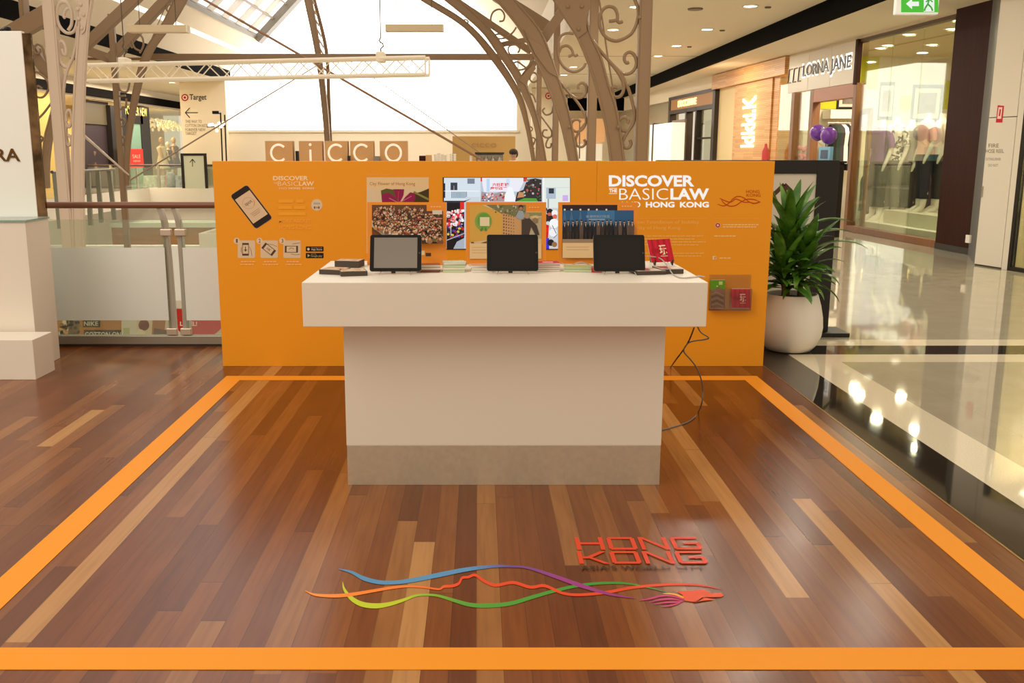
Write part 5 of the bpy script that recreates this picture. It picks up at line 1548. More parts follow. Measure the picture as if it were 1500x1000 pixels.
# display window
dw = fthing('shop_window', 'tall glass display window with timber frame, holding white mannequins', 'shop window', -1.65, 0, 0)
FB().box(-3.4, .1, -.06, .1, 0, .12).build('sill', M_OAK, dw, bevel=.006)
FB().box(-3.46, -3.36, -.06, .1, .0, 3.72).build('jamb', M_OAK, dw, bevel=.006)
FB().box(-3.36, .1, -.04, .1, 3.66, 3.72).build('head', mat('brown_head_trim', (96, 74, 54), .5), dw)
for a_, b_ in ((-3.36, -2.25), (-2.245, -1.15), (-1.145, .1)):
    FB().box(a_, b_, .0, .015, .12, 3.66).build('glass_pane', M_WIN, dw)
hd_ = fthing('door_pull', 'tall brown rectangular frame handle standing inside the window glass', 'door handle', -.05, .1, 0)
FB().box(-.28, -.16, .08, .14, .05, 2.4).box(-.16, .3, .08, .14, 2.28, 2.4).build('bar', M_OAK, hd_, bevel=.004)
# wood clad column, dark column, fire door, next window
struct(FB().box(-4.45, -3.46, -.12, .3, 0.0, 3.85), 'wall_right_timber_column', M_WALNUT)
struct(FB().box(-4.46, -3.45, -.125, .0, 0, .1), 'baseboard_right', mat('dark_plinth', (40, 34, 30), .4))
G0 = Vector((7.009, 13.498, 0)); GD = Vector((.244, -.970, 0)).normalized(); GN = Vector((.970, .244, 0)).normalized()
GM = Matrix(((GD.x, GN.x, 0, G0.x), (GD.y, GN.y, 0, G0.y), (0, 0, 1, 0), (0, 0, 0, 1)))
def GB():
    mb = MB(); mb.T = GM; return mb
def gpx(x, y):
    p = onp(x, y, G0, GN); d = p - G0; return d.dot(GD), p.z
e_ = FM @ Vector((-4.45, -.12, 0))
struct(MB().prism([e_, Vector((7.009, 13.498, 0)), Vector((7.5, 13.6, 0)), e_ + Vector((.4, 0, 0))], (0, 0, 3.77)), 'wall_right_dark_pier', M_GREY)
fd = thing('hose_cupboard', 'tall white fire hose cupboard door with red sign and dark text', 'cupboard', tuple(GM @ Vector((.3, 0, 0))))
GB().box(0.01, .5, -.02, .02, .02, 2.02).build('door', mat('satin_white_door', (222, 214, 198), .3), fd, bevel=.003)
GB().box(0.01, .5, -.02, .02, 2.03, 3.77).build('upper_panel', mat('satin_white_door', (222, 214, 198), .3), fd, bevel=.003)
GB().box(.51, .62, -.02, .02, .0, 3.77).build('side_strip', mat('satin_white_door', (222, 214, 198), .3), fd, bevel=.003)
GB().box(.025, .04, -.035, -.02, .95, 1.1).build('handle', M_STEEL, fd)
def gart(lift): return Art(G0 - GN * lift, GD, (0, 0, 1), .0004, fu=lambda x, y: gpx(x, y))
a = gart(.0205); a.N = -GN
a.text('FIRE', 1450, 216, 1465, 210.5, (96, 84, 72), .0); a.text('HOSE REEL', 1446, 224, 1472.5, 218.5, (96, 84, 72), .0); a.build('door_lettering', fd); a = gart(.0205); a.N = -GN
a.text('EXTINGUISHER', 1446, 235, 1468, 231, (140, 126, 108), 0); a.build('door_lettering', fd); a = gart(.0205); a.N = -GN; a.text('DO NOT', 1449.5, 244, 1464, 240, (140, 126, 108), 0)
a.build('door_lettering', fd); a = gart(.0205); a.N = -GN
a.poly([(1460.5, 179.5), (1470.2, 179.5), (1472.8, 155), (1463.4, 154)], (196, 40, 52)); a.poly([(1462.6, 174), (1468.4, 174), (1470.4, 157), (1464.6, 157)], (236, 206, 196)); a.line([(1465.8, 170), (1467.4, 160)], 2.2, (190, 36, 44))
a.build('safety_sign', fd)
solo(GB().box(-.19, -.11, -.035, -.005, .3, .41), 'wall_socket', mat('socket_white', (230, 226, 214), .5), 'small white socket low on the dark pier by the hose cupboard', 'socket')
nw = thing('corner_shop_window', 'black framed shop window with a cream interior at the right edge', 'shop window', tuple(GM @ Vector((1.2, 0, 0))))
GB().box(.62, .67, -.03, .05, 0, 3.2).build('frame', M_FRB, nw); GB().box(.67, 2.2, -.03, .05, 0, .05).build('frame', M_FRB, nw)
GB().box(.67, 2.2, .0, .012, .05, 3.2).build('glass_pane', M_WIN, nw)
struct(GB().box(.62, 2.2, -.02, .1, 3.2, 3.77), 'wall_right_near', M_PAINT)
struct(GB().box(.62, 2.2, 1.4, 1.5, 0, 3.3).box(.6, .62, .05, 1.5, 0, 3.3), 'wall_near_shop', mat('cream_shop_wall', (238, 220, 178), .7))
struct(GB().quad((.62, .05, .003), (2.2, .05, .003), (2.2, 1.5, .003), (.62, 1.5, .003)), 'floor', M_TILE, fix=False)
area('near_shop_lamp', GM @ Vector((1.3, .7, 3.1)), GM @ Vector((1.3, .8, 0)), .8, .8, 60, (1, .86, .6))
solo(GB().box(.95, 1.6, .5, .8, .004, .72), 'display_unit', mat('grey_cabinet', (140, 134, 120), .5), 'grey cabinet behind the glass of the shop at the right edge', 'cabinet', bevel=.004)

# shop contents: plinths, mannequins, rails
pz = fthing('window_plinth', 'low pale plinth under the mannequins in the display window', 'plinth', -1.7, .9, 0)
FB().box(-3.3, .0, .15, 1.5, .004, .22).build('lower_step', mat('plinth_white', (222, 222, 204), .5), pz, bevel=.004)
FB().box(-2.9, -.6, .35, 1.3, .22, .47).build('upper_step', mat('plinth_cream', (226, 220, 198), .5), pz, bevel=.004)
M_MAN = mat('white_mannequin', (232, 226, 212), .35)
def mannequin(s, n, z, H, label, top, bottom, turn=0.0, arms=True):
    """headless shop mannequin facing the aisle"""
    t = fthing('mannequin', label, 'mannequin', s, n, z, 'mannequins in the sportswear window')
    M_ = Matrix.Translation(fw(s, n, z)) @ Matrix.Rotation(TH + turn, 4, 'Z') @ Matrix.Rotation(-pi / 2, 4, 'Z')
    k = H / 1.5
    def P(x, y, zz): return M_ @ Vector((x * k, y * k, zz * k))
    body = MB()
    def ell(secs):
        n_ = 14; v = []; f = []
        for (cx, cy, zz, rx, ry) in secs:
            for j in range(n_):
                q = 2 * pi * j / n_; v.append(P(cx + rx * cos(q), cy + ry * sin(q), zz))
        for i in range(len(secs) - 1):
            for j in range(n_): f.append((i * n_ + j, i * n_ + (j + 1) % n_, (i + 1) * n_ + (j + 1) % n_, (i + 1) * n_ + j))
        f.append(tuple(range(n_ - 1, -1, -1))); f.append(tuple((len(secs) - 1) * n_ + j for j in range(n_)))
        return v, f
    torso = [(0, 0, .80, .15, .10), (0, 0, .88, .165, .11), (0, 0, 1.0, .125, .09), (0, .0, 1.12, .13, .095), (0, -.005, 1.24, .155, .105), (0, 0, 1.34, .165, .08), (0, 0, 1.39, .10, .06), (0, 0, 1.42, .055, .05), (0, .0, 1.5, .045, .045)]
    body._add(*ell(torso))
    for sx in (-1, 1):
        leg = [(sx * .085, -.1, .0, .04, .1), (sx * .085, -.05, .05, .042, .07), (sx * .085, 0, .1, .04, .042), (sx * .085, .01, .28, .054, .058), (sx * .083, 0, .45, .052, .055), (sx * .08, 0, .65, .075, .08), (sx * .078, 0, .82, .085, .095)]
        body._add(*ell(leg))
        if arms:
            body.tube([P(sx * .16, 0, 1.33), P(sx * .2, .02, 1.2), P(sx * .225, .02, 1.07), P(sx * .22, -.03, .92), P(sx * .205, -.07, .82), P(sx * .195, -.09, .74)], [.045 * k, .042 * k, .036 * k, .03 * k, .024 * k, .012 * k], 9)
    body.build('body', M_MAN, t, smooth=1.0)
    if top:
        g = MB(); g._add(*ell([(cx, cy, zz, rx + .018, ry + .02) for cx, cy, zz, rx, ry in torso[1:7]]))
        for sx in (-1, 1): g.tube([P(sx * .14, 0, 1.33), P(sx * .2, .02, 1.2), P(sx * .225, .02, 1.08)], [.06 * k, .056 * k, .05 * k], 9)
        g.build('top', top, t, smooth=1.0)
    if bottom:
        g = MB()
        for sx in (-1, 1): g._add(*ell([(sx * .085, .005, .2, .056, .06), (sx * .083, 0, .45, .062, .064), (sx * .08, 0, .65, .084, .088), (sx * .078, 0, .84, .1, .108)]))
        g._add(*ell([(0, 0, .78, .16, .11), (0, 0, .86, .172, .118), (0, 0, .97, .14, .1)]))
        g.build('leggings', bottom, t, smooth=1.0)
    return t
M_ZEB = NT('zebra_knit'); M_ZEB._in(M_ZEB.b.inputs['Base Color'], M_ZEB.ramp(M_ZEB.noise(M_ZEB.pos, 9.0, 2.0, .5, 1.5), [(.44, (60, 56, 52)), (.5, (236, 230, 220))])); M_ZEB.b.inputs['Roughness'].default_value = .8
C_ = lambda n_, c: mat(n_, c, .8)
def man_px(x, ytop, yfoot, n, *a):
    s_, zf = fpx(x, yfoot, n); _, zt = fpx(x, ytop, n)
    base = .472 if s_ < -.6 - 0 and s_ > -2.9 else .222
    mannequin(s_, n, base, zt - base, *a)
man_px(1302, 172, 318, .72, 'white mannequin in a zebra print top and grey leggings, behind the window glass', M_ZEB.m, C_('grey_cloth', (136, 132, 124)), .3)
man_px(1324, 176, 316, .95, 'white mannequin in a grey top and dark leggings, middle of the window', C_('soft_grey_cloth', (150, 142, 136)), C_('dark_cloth', (50, 46, 48)), .2)
man_px(1346, 167, 324, .7, 'white mannequin in a pink top and navy leggings, behind the window glass', C_('pink_cloth', (240, 190, 178)), C_('navy_cloth', (44, 44, 62)), -.1)
man_px(1368, 167, 322, .95, 'white mannequin in a white jacket and dark leggings, nearest the timber column', C_('white_cloth', (236, 226, 214)), C_('dark_cloth', (50, 46, 48)), -.2)
man_px(1282, 176, 316, .5, 'white mannequin in a purple top and black leggings, beside the brown frame handle', C_('purple_cloth', (120, 84, 140)), C_('black_cloth', (34, 30, 30)), .2)
M_BAR = mat('brass_rail', (206, 170, 80), .3, .8)
for i, (y, l) in enumerate(((251, 'lowest'), (242, 'middle'), (233, 'highest'))):
    (n0, z), (n1, _) = spx(1278, y, 2.6), spx(1352, y, 2.6)
    sh = fthing('lit_shelf', '%s of three glowing yellow shelves behind the mannequins' % l, 'shelf', 2.6, (n0 + n1) / 2, z, 'glowing shelves in the sportswear shop')
    FB().box(2.6, 2.9, n0, n1, z, z + .035).build('board', mat('warm_lit_shelf', (250, 226, 130), .5, emit=1.6), sh)
    FB().box(2.9, 2.93, n0, n0 + .04, .004 if i == 0 else z - .3, z).box(2.9, 2.93, n1 - .04, n1, .004 if i == 0 else z - .3, z).build('upright', M_OAK, sh)
def garment(s, n, ztop, w, L, d, m, label, group, rzt=0.0):
    t = fthing('garment', label, 'hanging garment', s, n, ztop, group)
    mb = MB(); mb.T = FM
    P = []
    prof = [(.04, 0), (w * .5, -.06), (w * .52, -.16), (w * .46, -L * .5), (w * .55, -L)]
    Lp = [Vector((s - d / 2, n - x, ztop + z)) for x, z in prof]; Rp = [Vector((s - d / 2, n + x, ztop + z)) for x, z in prof]
    mb.band(Lp, Rp, (d, 0, 0)); mb.build('cloth', m, t, bevel=.008)
    mb = MB(); mb.T = FM; mb.tube([(s, n, ztop - .02), (s, n, ztop + .05), (s + .02, n, ztop + .08), (s, n, ztop + .1)], .005, 5); mb.build('hanger_hook', M_STEEL, t)
nA, zA = spx(1213, 180, 3.0); nB, zB = spx(1262, 180, 3.0)
rl = fthing('clothes_rail', 'clothes rail full of hanging garments inside the shop doorway', 'clothes rail', 3.0, (nA + nB) / 2, 0)
FB().tube([(3.0, nA, zA), (3.0, nB, zA)], .018, 8).build('top_bar', M_STEEL, rl)
for n in (nA, nB): FB().tube([(3.0, n, .004), (3.0, n, zA)], .018, 8).build('upright', M_STEEL, rl)
cols = [('black_cloth', (34, 30, 30), 'black'), ('dark_green_cloth', (40, 58, 44), 'dark green'), ('charcoal_cloth', (60, 54, 52), 'charcoal'), ('white_cloth', (236, 226, 214), 'white'),
        ('black_cloth', (34, 30, 30), 'black'), ('white_cloth', (236, 226, 214), 'white'), ('lime_cloth', (206, 220, 60), 'lime')]
labs = ['black garment, first from the left on the doorway rail', 'dark green garment on the doorway rail', 'charcoal garment on the doorway rail', 'white garment right of the charcoal one on the doorway rail',
        'black garment between two white ones on the doorway rail', 'white garment beside the lime one on the doorway rail', 'lime yellow garment at the right end of the doorway rail']
for i, (nm, c, w) in enumerate(cols):
    x = 1219 + i * 5.6; n0, zt = spx(x, 184, 3.0)
    t = fthing('garment', labs[i], 'hanging garment', 3.0, n0, 1.9, 'garments on the doorway rail')
    L = (.95, 1.0, .9, .85, 1.0, .8, .85)[i]
    mb = FB(); P = [(.0, .03), (.18, -.05), (.24, -.16), (.2, -.5 * L), (.24, -L)]
    mb.band([Vector((3.0 - a_, n0 - .05, zt + b_)) for a_, b_ in P], [Vector((3.0 + a_, n0 - .05, zt + b_)) for a_, b_ in P], (0, .1, 0)); mb.build('cloth', C_(nm, c), t, bevel=.01)
    FB().tube([(3.0, n0, zt), (3.0, n0, zt + .06), (3.02, n0, zt + .09), (3.0, n0, zt + .12)], .006, 5).build('hanger_hook', M_STEEL, t)
ndk = [('black_cloth', (34, 30, 30), 'black'), ('navy_cloth', (44, 44, 62), 'navy'), ('plum_cloth', (70, 46, 60), 'plum'), ('charcoal_cloth', (60, 54, 52), 'charcoal'), ('teal_cloth', (70, 120, 116), 'teal')]
nC, zC = spx(1266, 255, 2.75); nD, _ = spx(1402, 255, 2.75)
r2 = fthing('clothes_rail', 'low rail of dark garments behind the mannequin legs in the window', 'clothes rail', 2.75, (nC + nD) / 2, 0)
FB().tube([(2.75, nC, zC), (2.75, nD, zC)], .018, 8).build('top_bar', M_STEEL, r2)
for n in (nC, nD): FB().tube([(2.75, n, .004), (2.75, n, zC)], .018, 8).build('upright', M_STEEL, r2)
for i in range(15):
    x = 1270 + i * 9; n0, _ = spx(x, 255, 2.75); nm, c, w = ndk[(i * 3 + i // 5) % 5]; zt = zC - .02
    t = fthing('garment', w + ' garment on the low rail behind the mannequin legs', 'hanging garment', 2.75, n0, zt, w + ' garments on the low rail')
    L = .82 + .06 * ((i * 5) % 4)
    mb = FB(); P = [(.0, .03), (.16, -.05), (.22, -.14), (.19, -.5 * L), (.22, -L)]
    mb.band([Vector((2.75 - a_, n0 - .05, zt + b_)) for a_, b_ in P], [Vector((2.75 + a_, n0 - .05, zt + b_)) for a_, b_ in P], (0, .13, 0)); mb.build('cloth', C_(nm, c), t, bevel=.01)
solo(FB().box(-2.9, -1.7, 1.55, 1.95, .47, .86), 'sports_bag', C_('black_cloth', (34, 30, 30)), 'black bag block behind the mannequin feet in the window', 'bag', bevel=.05)
def framed(x0, y0, x1, y1, label):
    (n0, z1), (n1, z0) = spx(x0, y0, SW - .03), spx(x1, y1, SW - .03)
    t = fthing('wall_picture', label, 'picture', SW, (n0 + n1) / 2, z0, 'framed pictures in the sportswear shop')
    S = SW - .031
    FB().box(S - .03, S, n0, n1, z0, z1).build('frame', M_FRB, t, bevel=.004)
    w, h = n1 - n0, z1 - z0
    FB().box(S - .036, S - .029, n0 + w * .08, n1 - w * .08, z0 + h * .1, z1 - h * .1).build('mount', mat('picture_mount', (226, 218, 200), .7), t)
    FB().box(S - .042, S - .035, n0 + w * .2, n1 - w * .2, z0 + h * .22, z1 - h * .22).build('photo', mat('grey_photo', (120, 110, 100), .6, noise=.5, nscale=5), t)
framed(1227, 126, 1262, 160, 'framed grey photo on the lime wall, seen through the doorway')
framed(1289, 120, 1306, 176, 'narrow framed photo behind the zebra print mannequin in the window')
framed(1337, 124, 1376, 179, 'large framed photo on the shop wall above the pink top mannequin')
(n0, z1), (n1, z0) = spx(1212, 161, 3.3), spx(1262, 174, 3.3)
solo(FB().box(3.1, 3.56, n0, n1, z0, z1), 'wall_shelf', mat('shelf_white', (238, 230, 212), .6), 'white wall shelf above the garments in the shop doorway', 'shelf', bevel=.004)
mb = FB(); (n0, z0), (n1, z1) = spx(1322, 167.5, SW - .03), spx(1372, 157.5, SW - .03)
mb.T = None; mb.text('NEW ARRIVALS', FM @ Vector((SW - .031, n0, z0)), FN, Vector((0, 0, 1)), n1 - n0, z1 - z0, .0, .0)
solo(mb, 'wall_lettering', mat('pale_grey_letter', (170, 166, 154), .6), 'pale grey wall lettering below the large framed photo in the window', 'lettering')
# balloons and gift box on a counter by the door
pd = fthing('cash_desk', 'narrow black display desk outside the shop doorway carrying the blue box', 'desk', -.93, -1.0, 0)
FB().box(-1.3, -.56, -1.2, -.8, 0, 1.36).build('body', M_FRB, pd, bevel=.004); FB().box(-1.34, -.52, -1.23, -.77, 1.36, 1.399).build('top', M_FRB, pd, bevel=.004)
def f_at(x, y, n):
    return onp(x, y, FP + FN * n, FN)
bx0, bx1 = f_at(1199.5, 236, -1.0), f_at(1221.5, 217, -1.0)
gb = thing('gift_box', 'blue printed box standing below the purple balloons', 'box', ((bx0.x + bx1.x) / 2, (bx0.y + bx1.y) / 2, 1.4))
ss = [(bx0 - FP).dot(FT), (bx1 - FP).dot(FT)]
FB().box(min(ss) + .06, max(ss) - .06, -1.04, -.98, 1.4, 1.66).build('carton', mat('pale_blue_card', (120, 176, 206), .5), gb, bevel=.004)
FB().box(min(ss) + .16, max(ss) - .16, -1.045, -1.041, 1.44, 1.6).build('printed_figure', mat('dark_blue_print', (60, 80, 110), .5), gb)
for (x, y, rr_, lab) in ((1197.8, 194.5, 11, 'left of two shiny purple balloons on sticks, the higher one'), (1214, 198.5, 11.5, 'right of two shiny purple balloons on sticks, the lower one')):
    p = f_at(x, y, -1.0); R0 = rr_ / FPX * p.y
    b = thing('balloon', lab, 'balloon', tuple(p), 'purple balloons')
    prof = [(R0 * max(.02, sin(pi * i / 12)) * (1 - .12 * (i < 5) * (5 - i) / 5), -R0 * 1.08 * cos(pi * i / 12)) for i in range(13)]
    MB().lathe(prof, 24, p).build('skin', mat('purple_balloon', (110, 50, 160), .15, coat=.6), b, smooth=1.4)
    tgt = f_at(1209, 218, -1.0)
    MB().tube([p - Vector((0, 0, R0 * 1.06)), tgt], .008, 6).build('stick', mat('tan_stick', (196, 160, 110), .5), b)
sF = fpx(1177, 225, .25)[0]
fl_ = fthing('pink_flowers', 'bunch of pink flowers behind the glass left of the doorway', 'flowers', sF, .25, 1.1)
FB().lathe([(.08, 0), (.12, .1), (.1, .22), (.09, .24)], 14, (sF, .25, 1.1)).build('vase', mat('dark_vase', (70, 50, 46), .4), fl_)
random.seed(4); mb = FB()
for i in range(26):
    q = Vector((sF + random.uniform(-.22, .22), .25 + random.uniform(-.14, .14), 1.42 + random.uniform(-.06, .26))); mb.ball(q, .05, .05, .05, 7, 5)
mb.build('blooms', mat('pink_petals', (226, 130, 150), .7), fl_, smooth=1.2)
sd = fthing('flower_stand', 'slim dark stand under the pink flowers', 'stand', sF, .25, 0)
FB().box(sF - .15, sF + .15, .1, .4, .004, 1.08).build('column', M_FRB, sd); FB().box(sF - .2, sF + .2, .07, .43, 1.08, 1.1).build('top', M_FRB, sd)
sc = fthing('trolley', 'small hand trolley with black wheels standing in the shop doorway', 'trolley', .75, -.3, 0)
FB().bar((.75, -.3, .08), (1.05, -.2, .95), .03, .03).build('handle', M_STEEL, sc)
for n in (-.38, -.22):
    w = FB(); P = [Vector((.75 + .075 * cos(i * pi / 8), n, .078 + .075 * sin(i * pi / 8))) for i in range(16)]; w.prism(P, (0, .04, 0)); w.build('wheel', mat('black_rubber', (24, 22, 20), .6), sc)
FB().box(.68, .82, -.34, -.22, .06, .1).build('axle_block', M_STEEL, sc)

# stationery shop: timber lined portal with vertical glowing letters
M_SLAT = slatted('narrow_timber_battens', (206, 146, 80), (226, 174, 108), .045)
pt = fthing('shop_portal', 'timber battened shop portal with glowing vertical letters', 'shop portal', 6.5, 0, 0)
FB().box(4.95, 7.84, -.02, .35, 0, 3.35).build('batten_wall', M_SLAT, pt)
FB().box(4.55, 4.94, .02, .35, 0, 3.35).build('batten_return', M_SLAT, pt)
FB().box(3.9, 9.75, -.12, .35, 3.35, 3.75).build('batten_soffit', M_SLAT, pt)
mb = MB()
s0, z0 = fpx(1086, 216, -.03); s1, z1 = fpx(1110.5, 139, -.03)
mb.text('kikki.K', fw(s1 + .1, -.03, z0), Vector((0, 0, 1)), FT, z1 - z0, s0 - s1 - .1, .03, .02)
mb.build('lettering', mat('glowing_letters', (255, 240, 210), .5, emit=2.5), pt, label='glowing white vertical letters')
struct(FB().box(7.85, 9.5, .05, .35, 0, 3.35), 'wall_right_cream_pier', mat('cream_pier', (232, 208, 158), .6))
struct(FB().box(3.7, 4.55, 2.6, 2.7, 0, 3.72).box(4.55, 4.6, .35, 2.6, 0, 3.72), 'wall_stationery_shop', mat('taupe_shop_wall', (150, 128, 104), .7))
struct(FB().quad((3.7, 0, .004), (9.5, 0, .004), (9.5, 2.7, .004), (3.7, 2.7, .004)), 'floor', M_TILE, fix=False)
area('stationery_lamp', fw(4.1, 1.2, 3.5), fw(4.1, 1.6, 0), .6, .6, 60, (1, .86, .62))
area('portal_lamp', fw(6.4, -1.3, 3.6), fw(6.4, .1, 1.0), 1.2, .4, 40, (1, .84, .58))
sgw = fthing('shop_window', 'narrow glass window with pale stationery on shelves, left of the white signboard', 'shop window', 4.05, .05, 0)
FB().box(3.6, 4.5, .02, .035, .05, 3.3).build('glass_pane', M_WIN, sgw)
def roundel(mb_parent, x, y, r, N, U, P):
    pass
for i in range(3):
    z = 1.55 + i * .42
    sh = fthing('shelf', ['lowest', 'middle', 'top'][i] + ' white stationery shelf in the narrow window', 'shelf', 4.05, 1.5, z)
    FB().box(3.65, 4.5, 1.35, 1.6, z, z + .03).build('board', mat('shelf_white', (238, 230, 212), .6), sh)
    random.seed(i)
    for j in range(7):
        s = 3.72 + j * .115
        solo(FB().box(s, s + .07, 1.4, 1.5, z + .03, z + .03 + random.uniform(.12, .3)), 'stationery_card', mat(['card_white', 'card_cream', 'card_peach'][j % 3], [(246, 240, 226), (240, 220, 186), (236, 196, 160)][j % 3], .6),
             'pale stationery card on the %s shelf in the narrow window' % ['lowest', 'middle', 'top'][i], 'card', 'stationery cards, %s shelf' % ['lowest', 'middle', 'top'][i])
solo(FB().lathe([(.001, 0), (.09, 0), (.09, .26), (.04, .36), (.03, .44), (.001, .44)], 16, (4.5, -.25, 1.32)), 'red_bottle', mat('red_bottle', (206, 70, 66), .4), 'small red bottle shape at the foot of the battened portal', 'bottle', smooth=1.0)
solo(FB().box(4.3, 4.75, -.45, -.05, 0, 1.32), 'pedestal', M_PAINT, 'cream pedestal under the small red bottle', 'pedestal', bevel=.005)
# soap shop: tan fascia with glowing letters
so = fthing('soap_shop', 'tan fascia shop front with small glowing letters and dark window frames', 'shop', 12.3, 0, 0)
FB().box(9.75, 14.9, -.06, .2, 2.95, 3.3).build('fascia', mat('tan_fascia', (176, 122, 62), .5), so)
M_DKF = mat('dark_bronze_frame', (52, 42, 34), .45)
for s0_, s1_ in ((9.5, 9.75), (11.4, 11.55), (12.6, 12.75), (14.75, 15.0)): FB().box(s0_, s1_, -.08, .15, 0, 3.4 if s0_ in (9.5, 14.75) else 2.95).build('mullion', M_DKF, so)
FB().box(9.75, 14.75, -.08, .15, 2.83, 2.95).build('transom', M_DKF, so); FB().box(9.75, 11.4, -.05, .1, 1.95, 2.0).build('transom', M_DKF, so); FB().box(9.5, 15, -.08, .15, 3.3, 3.4).build('transom', M_DKF, so)
FB().box(9.75, 11.4, .0, .012, 0, 2.83).build('glass_pane', M_WIN, so)
mb = MB(); ftext(mb, "L'OCCITANE", 13.7, 11.5, 3.02, 3.24, -.062, .03, .02); mb.build('lettering', mat('glowing_warm_letters', (255, 226, 160), .5, emit=1.3), so)
struct(FB().box(9.75, 14.9, 3.0, 3.1, 0, 3.3), 'wall_soap_shop', mat('amber_shop_wall', (190, 120, 56), .7))
struct(FB().quad((9.5, 0, .004), (24, 0, .004), (24, 3.1, .004), (9.5, 3.1, .004)), 'floor', M_TILE, fix=False)
area('soap_shop_lamp', fw(11.5, 1.4, 3.2), fw(11.8, 1.6, 0), 1.5, .8, 130, (1, .78, .5))
for i, (s, z) in enumerate(((10.1, 1.5), (10.5, 1.5), (10.95, 1.5), (10.3, 1.0), (10.8, 1.0))):
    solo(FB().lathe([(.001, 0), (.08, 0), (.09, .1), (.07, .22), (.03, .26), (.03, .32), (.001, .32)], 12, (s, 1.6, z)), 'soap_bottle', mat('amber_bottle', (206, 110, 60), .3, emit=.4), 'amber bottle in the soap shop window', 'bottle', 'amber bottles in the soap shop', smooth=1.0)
sh = fthing('display_shelf', 'dark two tier shelf holding amber bottles in the soap shop window', 'shelf', 10.5, 1.6, 0)
FB().box(9.9, 11.3, 1.4, 1.8, 1.46, 1.5).box(9.9, 11.3, 1.4, 1.8, .96, 1.0).build('boards', M_DKF, sh); FB().box(9.9, 9.95, 1.4, 1.8, .004, 1.5).box(11.25, 11.3, 1.4, 1.8, .004, 1.5).build('sides', M_DKF, sh)
def s_at(x, n): return fpx(x, 225, n)[0]
zz = fpx(993, 176, -.5)[1]
solo(FB().box(s_at(1004, -.5), s_at(985, -.5), -.56, -.5, 0, zz), 'grey_panel', mat('grey_panel', (126, 110, 92), .6), 'tall plain grey panel standing before the tan fascia shop', 'panel', bevel=.005)
kq = fthing('lit_kiosk', 'bright white kiosk panel beyond the tan fascia shop', 'kiosk', s_at(968, -1.0), -1.0, 0)
FB().box(s_at(983, -1.0), s_at(956.5, -1.0), -1.0, -.6, 0, fpx(970, 181, -1.0)[1]).build('lit_panel', mat('kiosk_white', (244, 240, 228), .5, emit=.5), kq)
FB().box(s_at(956.5, -1.0), s_at(955, -1.0), -1.02, -.6, 0, fpx(970, 179, -1.0)[1]).build('frame', M_DKF, kq); FB().box(s_at(951, -1.0), s_at(955, -1.0) + .0, -1.0, -.7, 0, fpx(970, 181, -1.0)[1]).build('side_panel', mat('kiosk_white', (244, 240, 228), .5, emit=.5), kq)
struct(FB().box(15.0, 26, .1, .3, 0, 3.3), 'wall_right_far', mat('grey_green_glazing', (176, 166, 140), .3))
# exit sign and its rod
ex0, ex1 = at(1312, 21, 8.5), at(1377.5, -14, 8.5)
ex = thing('exit_sign', 'green lit exit sign with white arrow and running figure, hung from the ceiling', 'exit sign', ((ex0.x + ex1.x) / 2, 8.5, ex0.z))
MB().box(ex0.x, ex1.x, 8.5, 8.56, ex0.z, ex1.z).build('housing', mat('sign_housing', (240, 240, 232), .4, emit=.25), ex, bevel=.006)
def px_ex(x, y):
    p = at(x, y, 8.499); return p.x, p.z
a = Art((0, 8.4985, 0), (1, 0, 0), (0, 0, 1), .0003, fu=px_ex)
a.rect(1320, 18, 1374.5, -12, (84, 196, 60)); a.poly([(1327, 5.6), (1336, -2), (1336, 13.6)], (250, 255, 246)); a.rect(1334, 9, 1346, 2.4, (250, 255, 246))
a.poly([(1353, 17.3), (1368.5, 17.3), (1368.5, -10), (1353, -10)], (242, 252, 238)); a.disc(1361, -5, 2.2, (60, 170, 50)); a.line([(1361, -2), (1359, 6), (1355, 12), (1354, 16)], 2.4, (60, 170, 50)); a.line([(1359, 6), (1364, 11), (1366, 16)], 2.4, (60, 170, 50)); a.line([(1356, 3), (1361, -1), (1366, 3)], 1.8, (60, 170, 50))
a.build('pictogram', ex, print_mat('lit_exit_print', .4, .9))
for f in (.25, .75): MB().tube([(ex0.x + (ex1.x - ex0.x) * f, 8.53, ex1.z), (ex0.x + (ex1.x - ex0.x) * f, 8.53, 4.1)], .006, 6).build('rod', M_STEEL, ex)

# ceiling downlights over the right-hand aisle
for i, (x, y) in enumerate(((1099, 9), (1036, 43), (991, 67), (964, 82), (898, 43.5), (932, 10), (840, 98), (826, 109.5), (947, 92))):
    r = ray(x, y); p = CAMP + r * ((4.098 - CAMH) / r.z)
    downlight(p, 'round downlight in the cream ceiling over the right hand aisle', 'aisle downlights', .13, 12)
for i, (x, y) in enumerate(((1018.5, 12.5), (1125, 10), (1058, 44), (1010, 68))):
    r = ray(x, y); p = CAMP + r * ((4.099 - CAMH) / r.z)
    solo(MB().lathe([(.001, -.03), (.05 if i else .13, -.025), (.06 if i else .14, -.002), (.001, -.002)], 14, p), 'ceiling_sensor', mat('brown_sensor', (120, 100, 80), .5),
         ['dark round speaker grille in the cream ceiling', 'sensor beside the nearest ceiling downlight', 'sensor beside the second ceiling downlight', 'sensor beside the third ceiling downlight'][i], 'sensor', smooth=1.0)
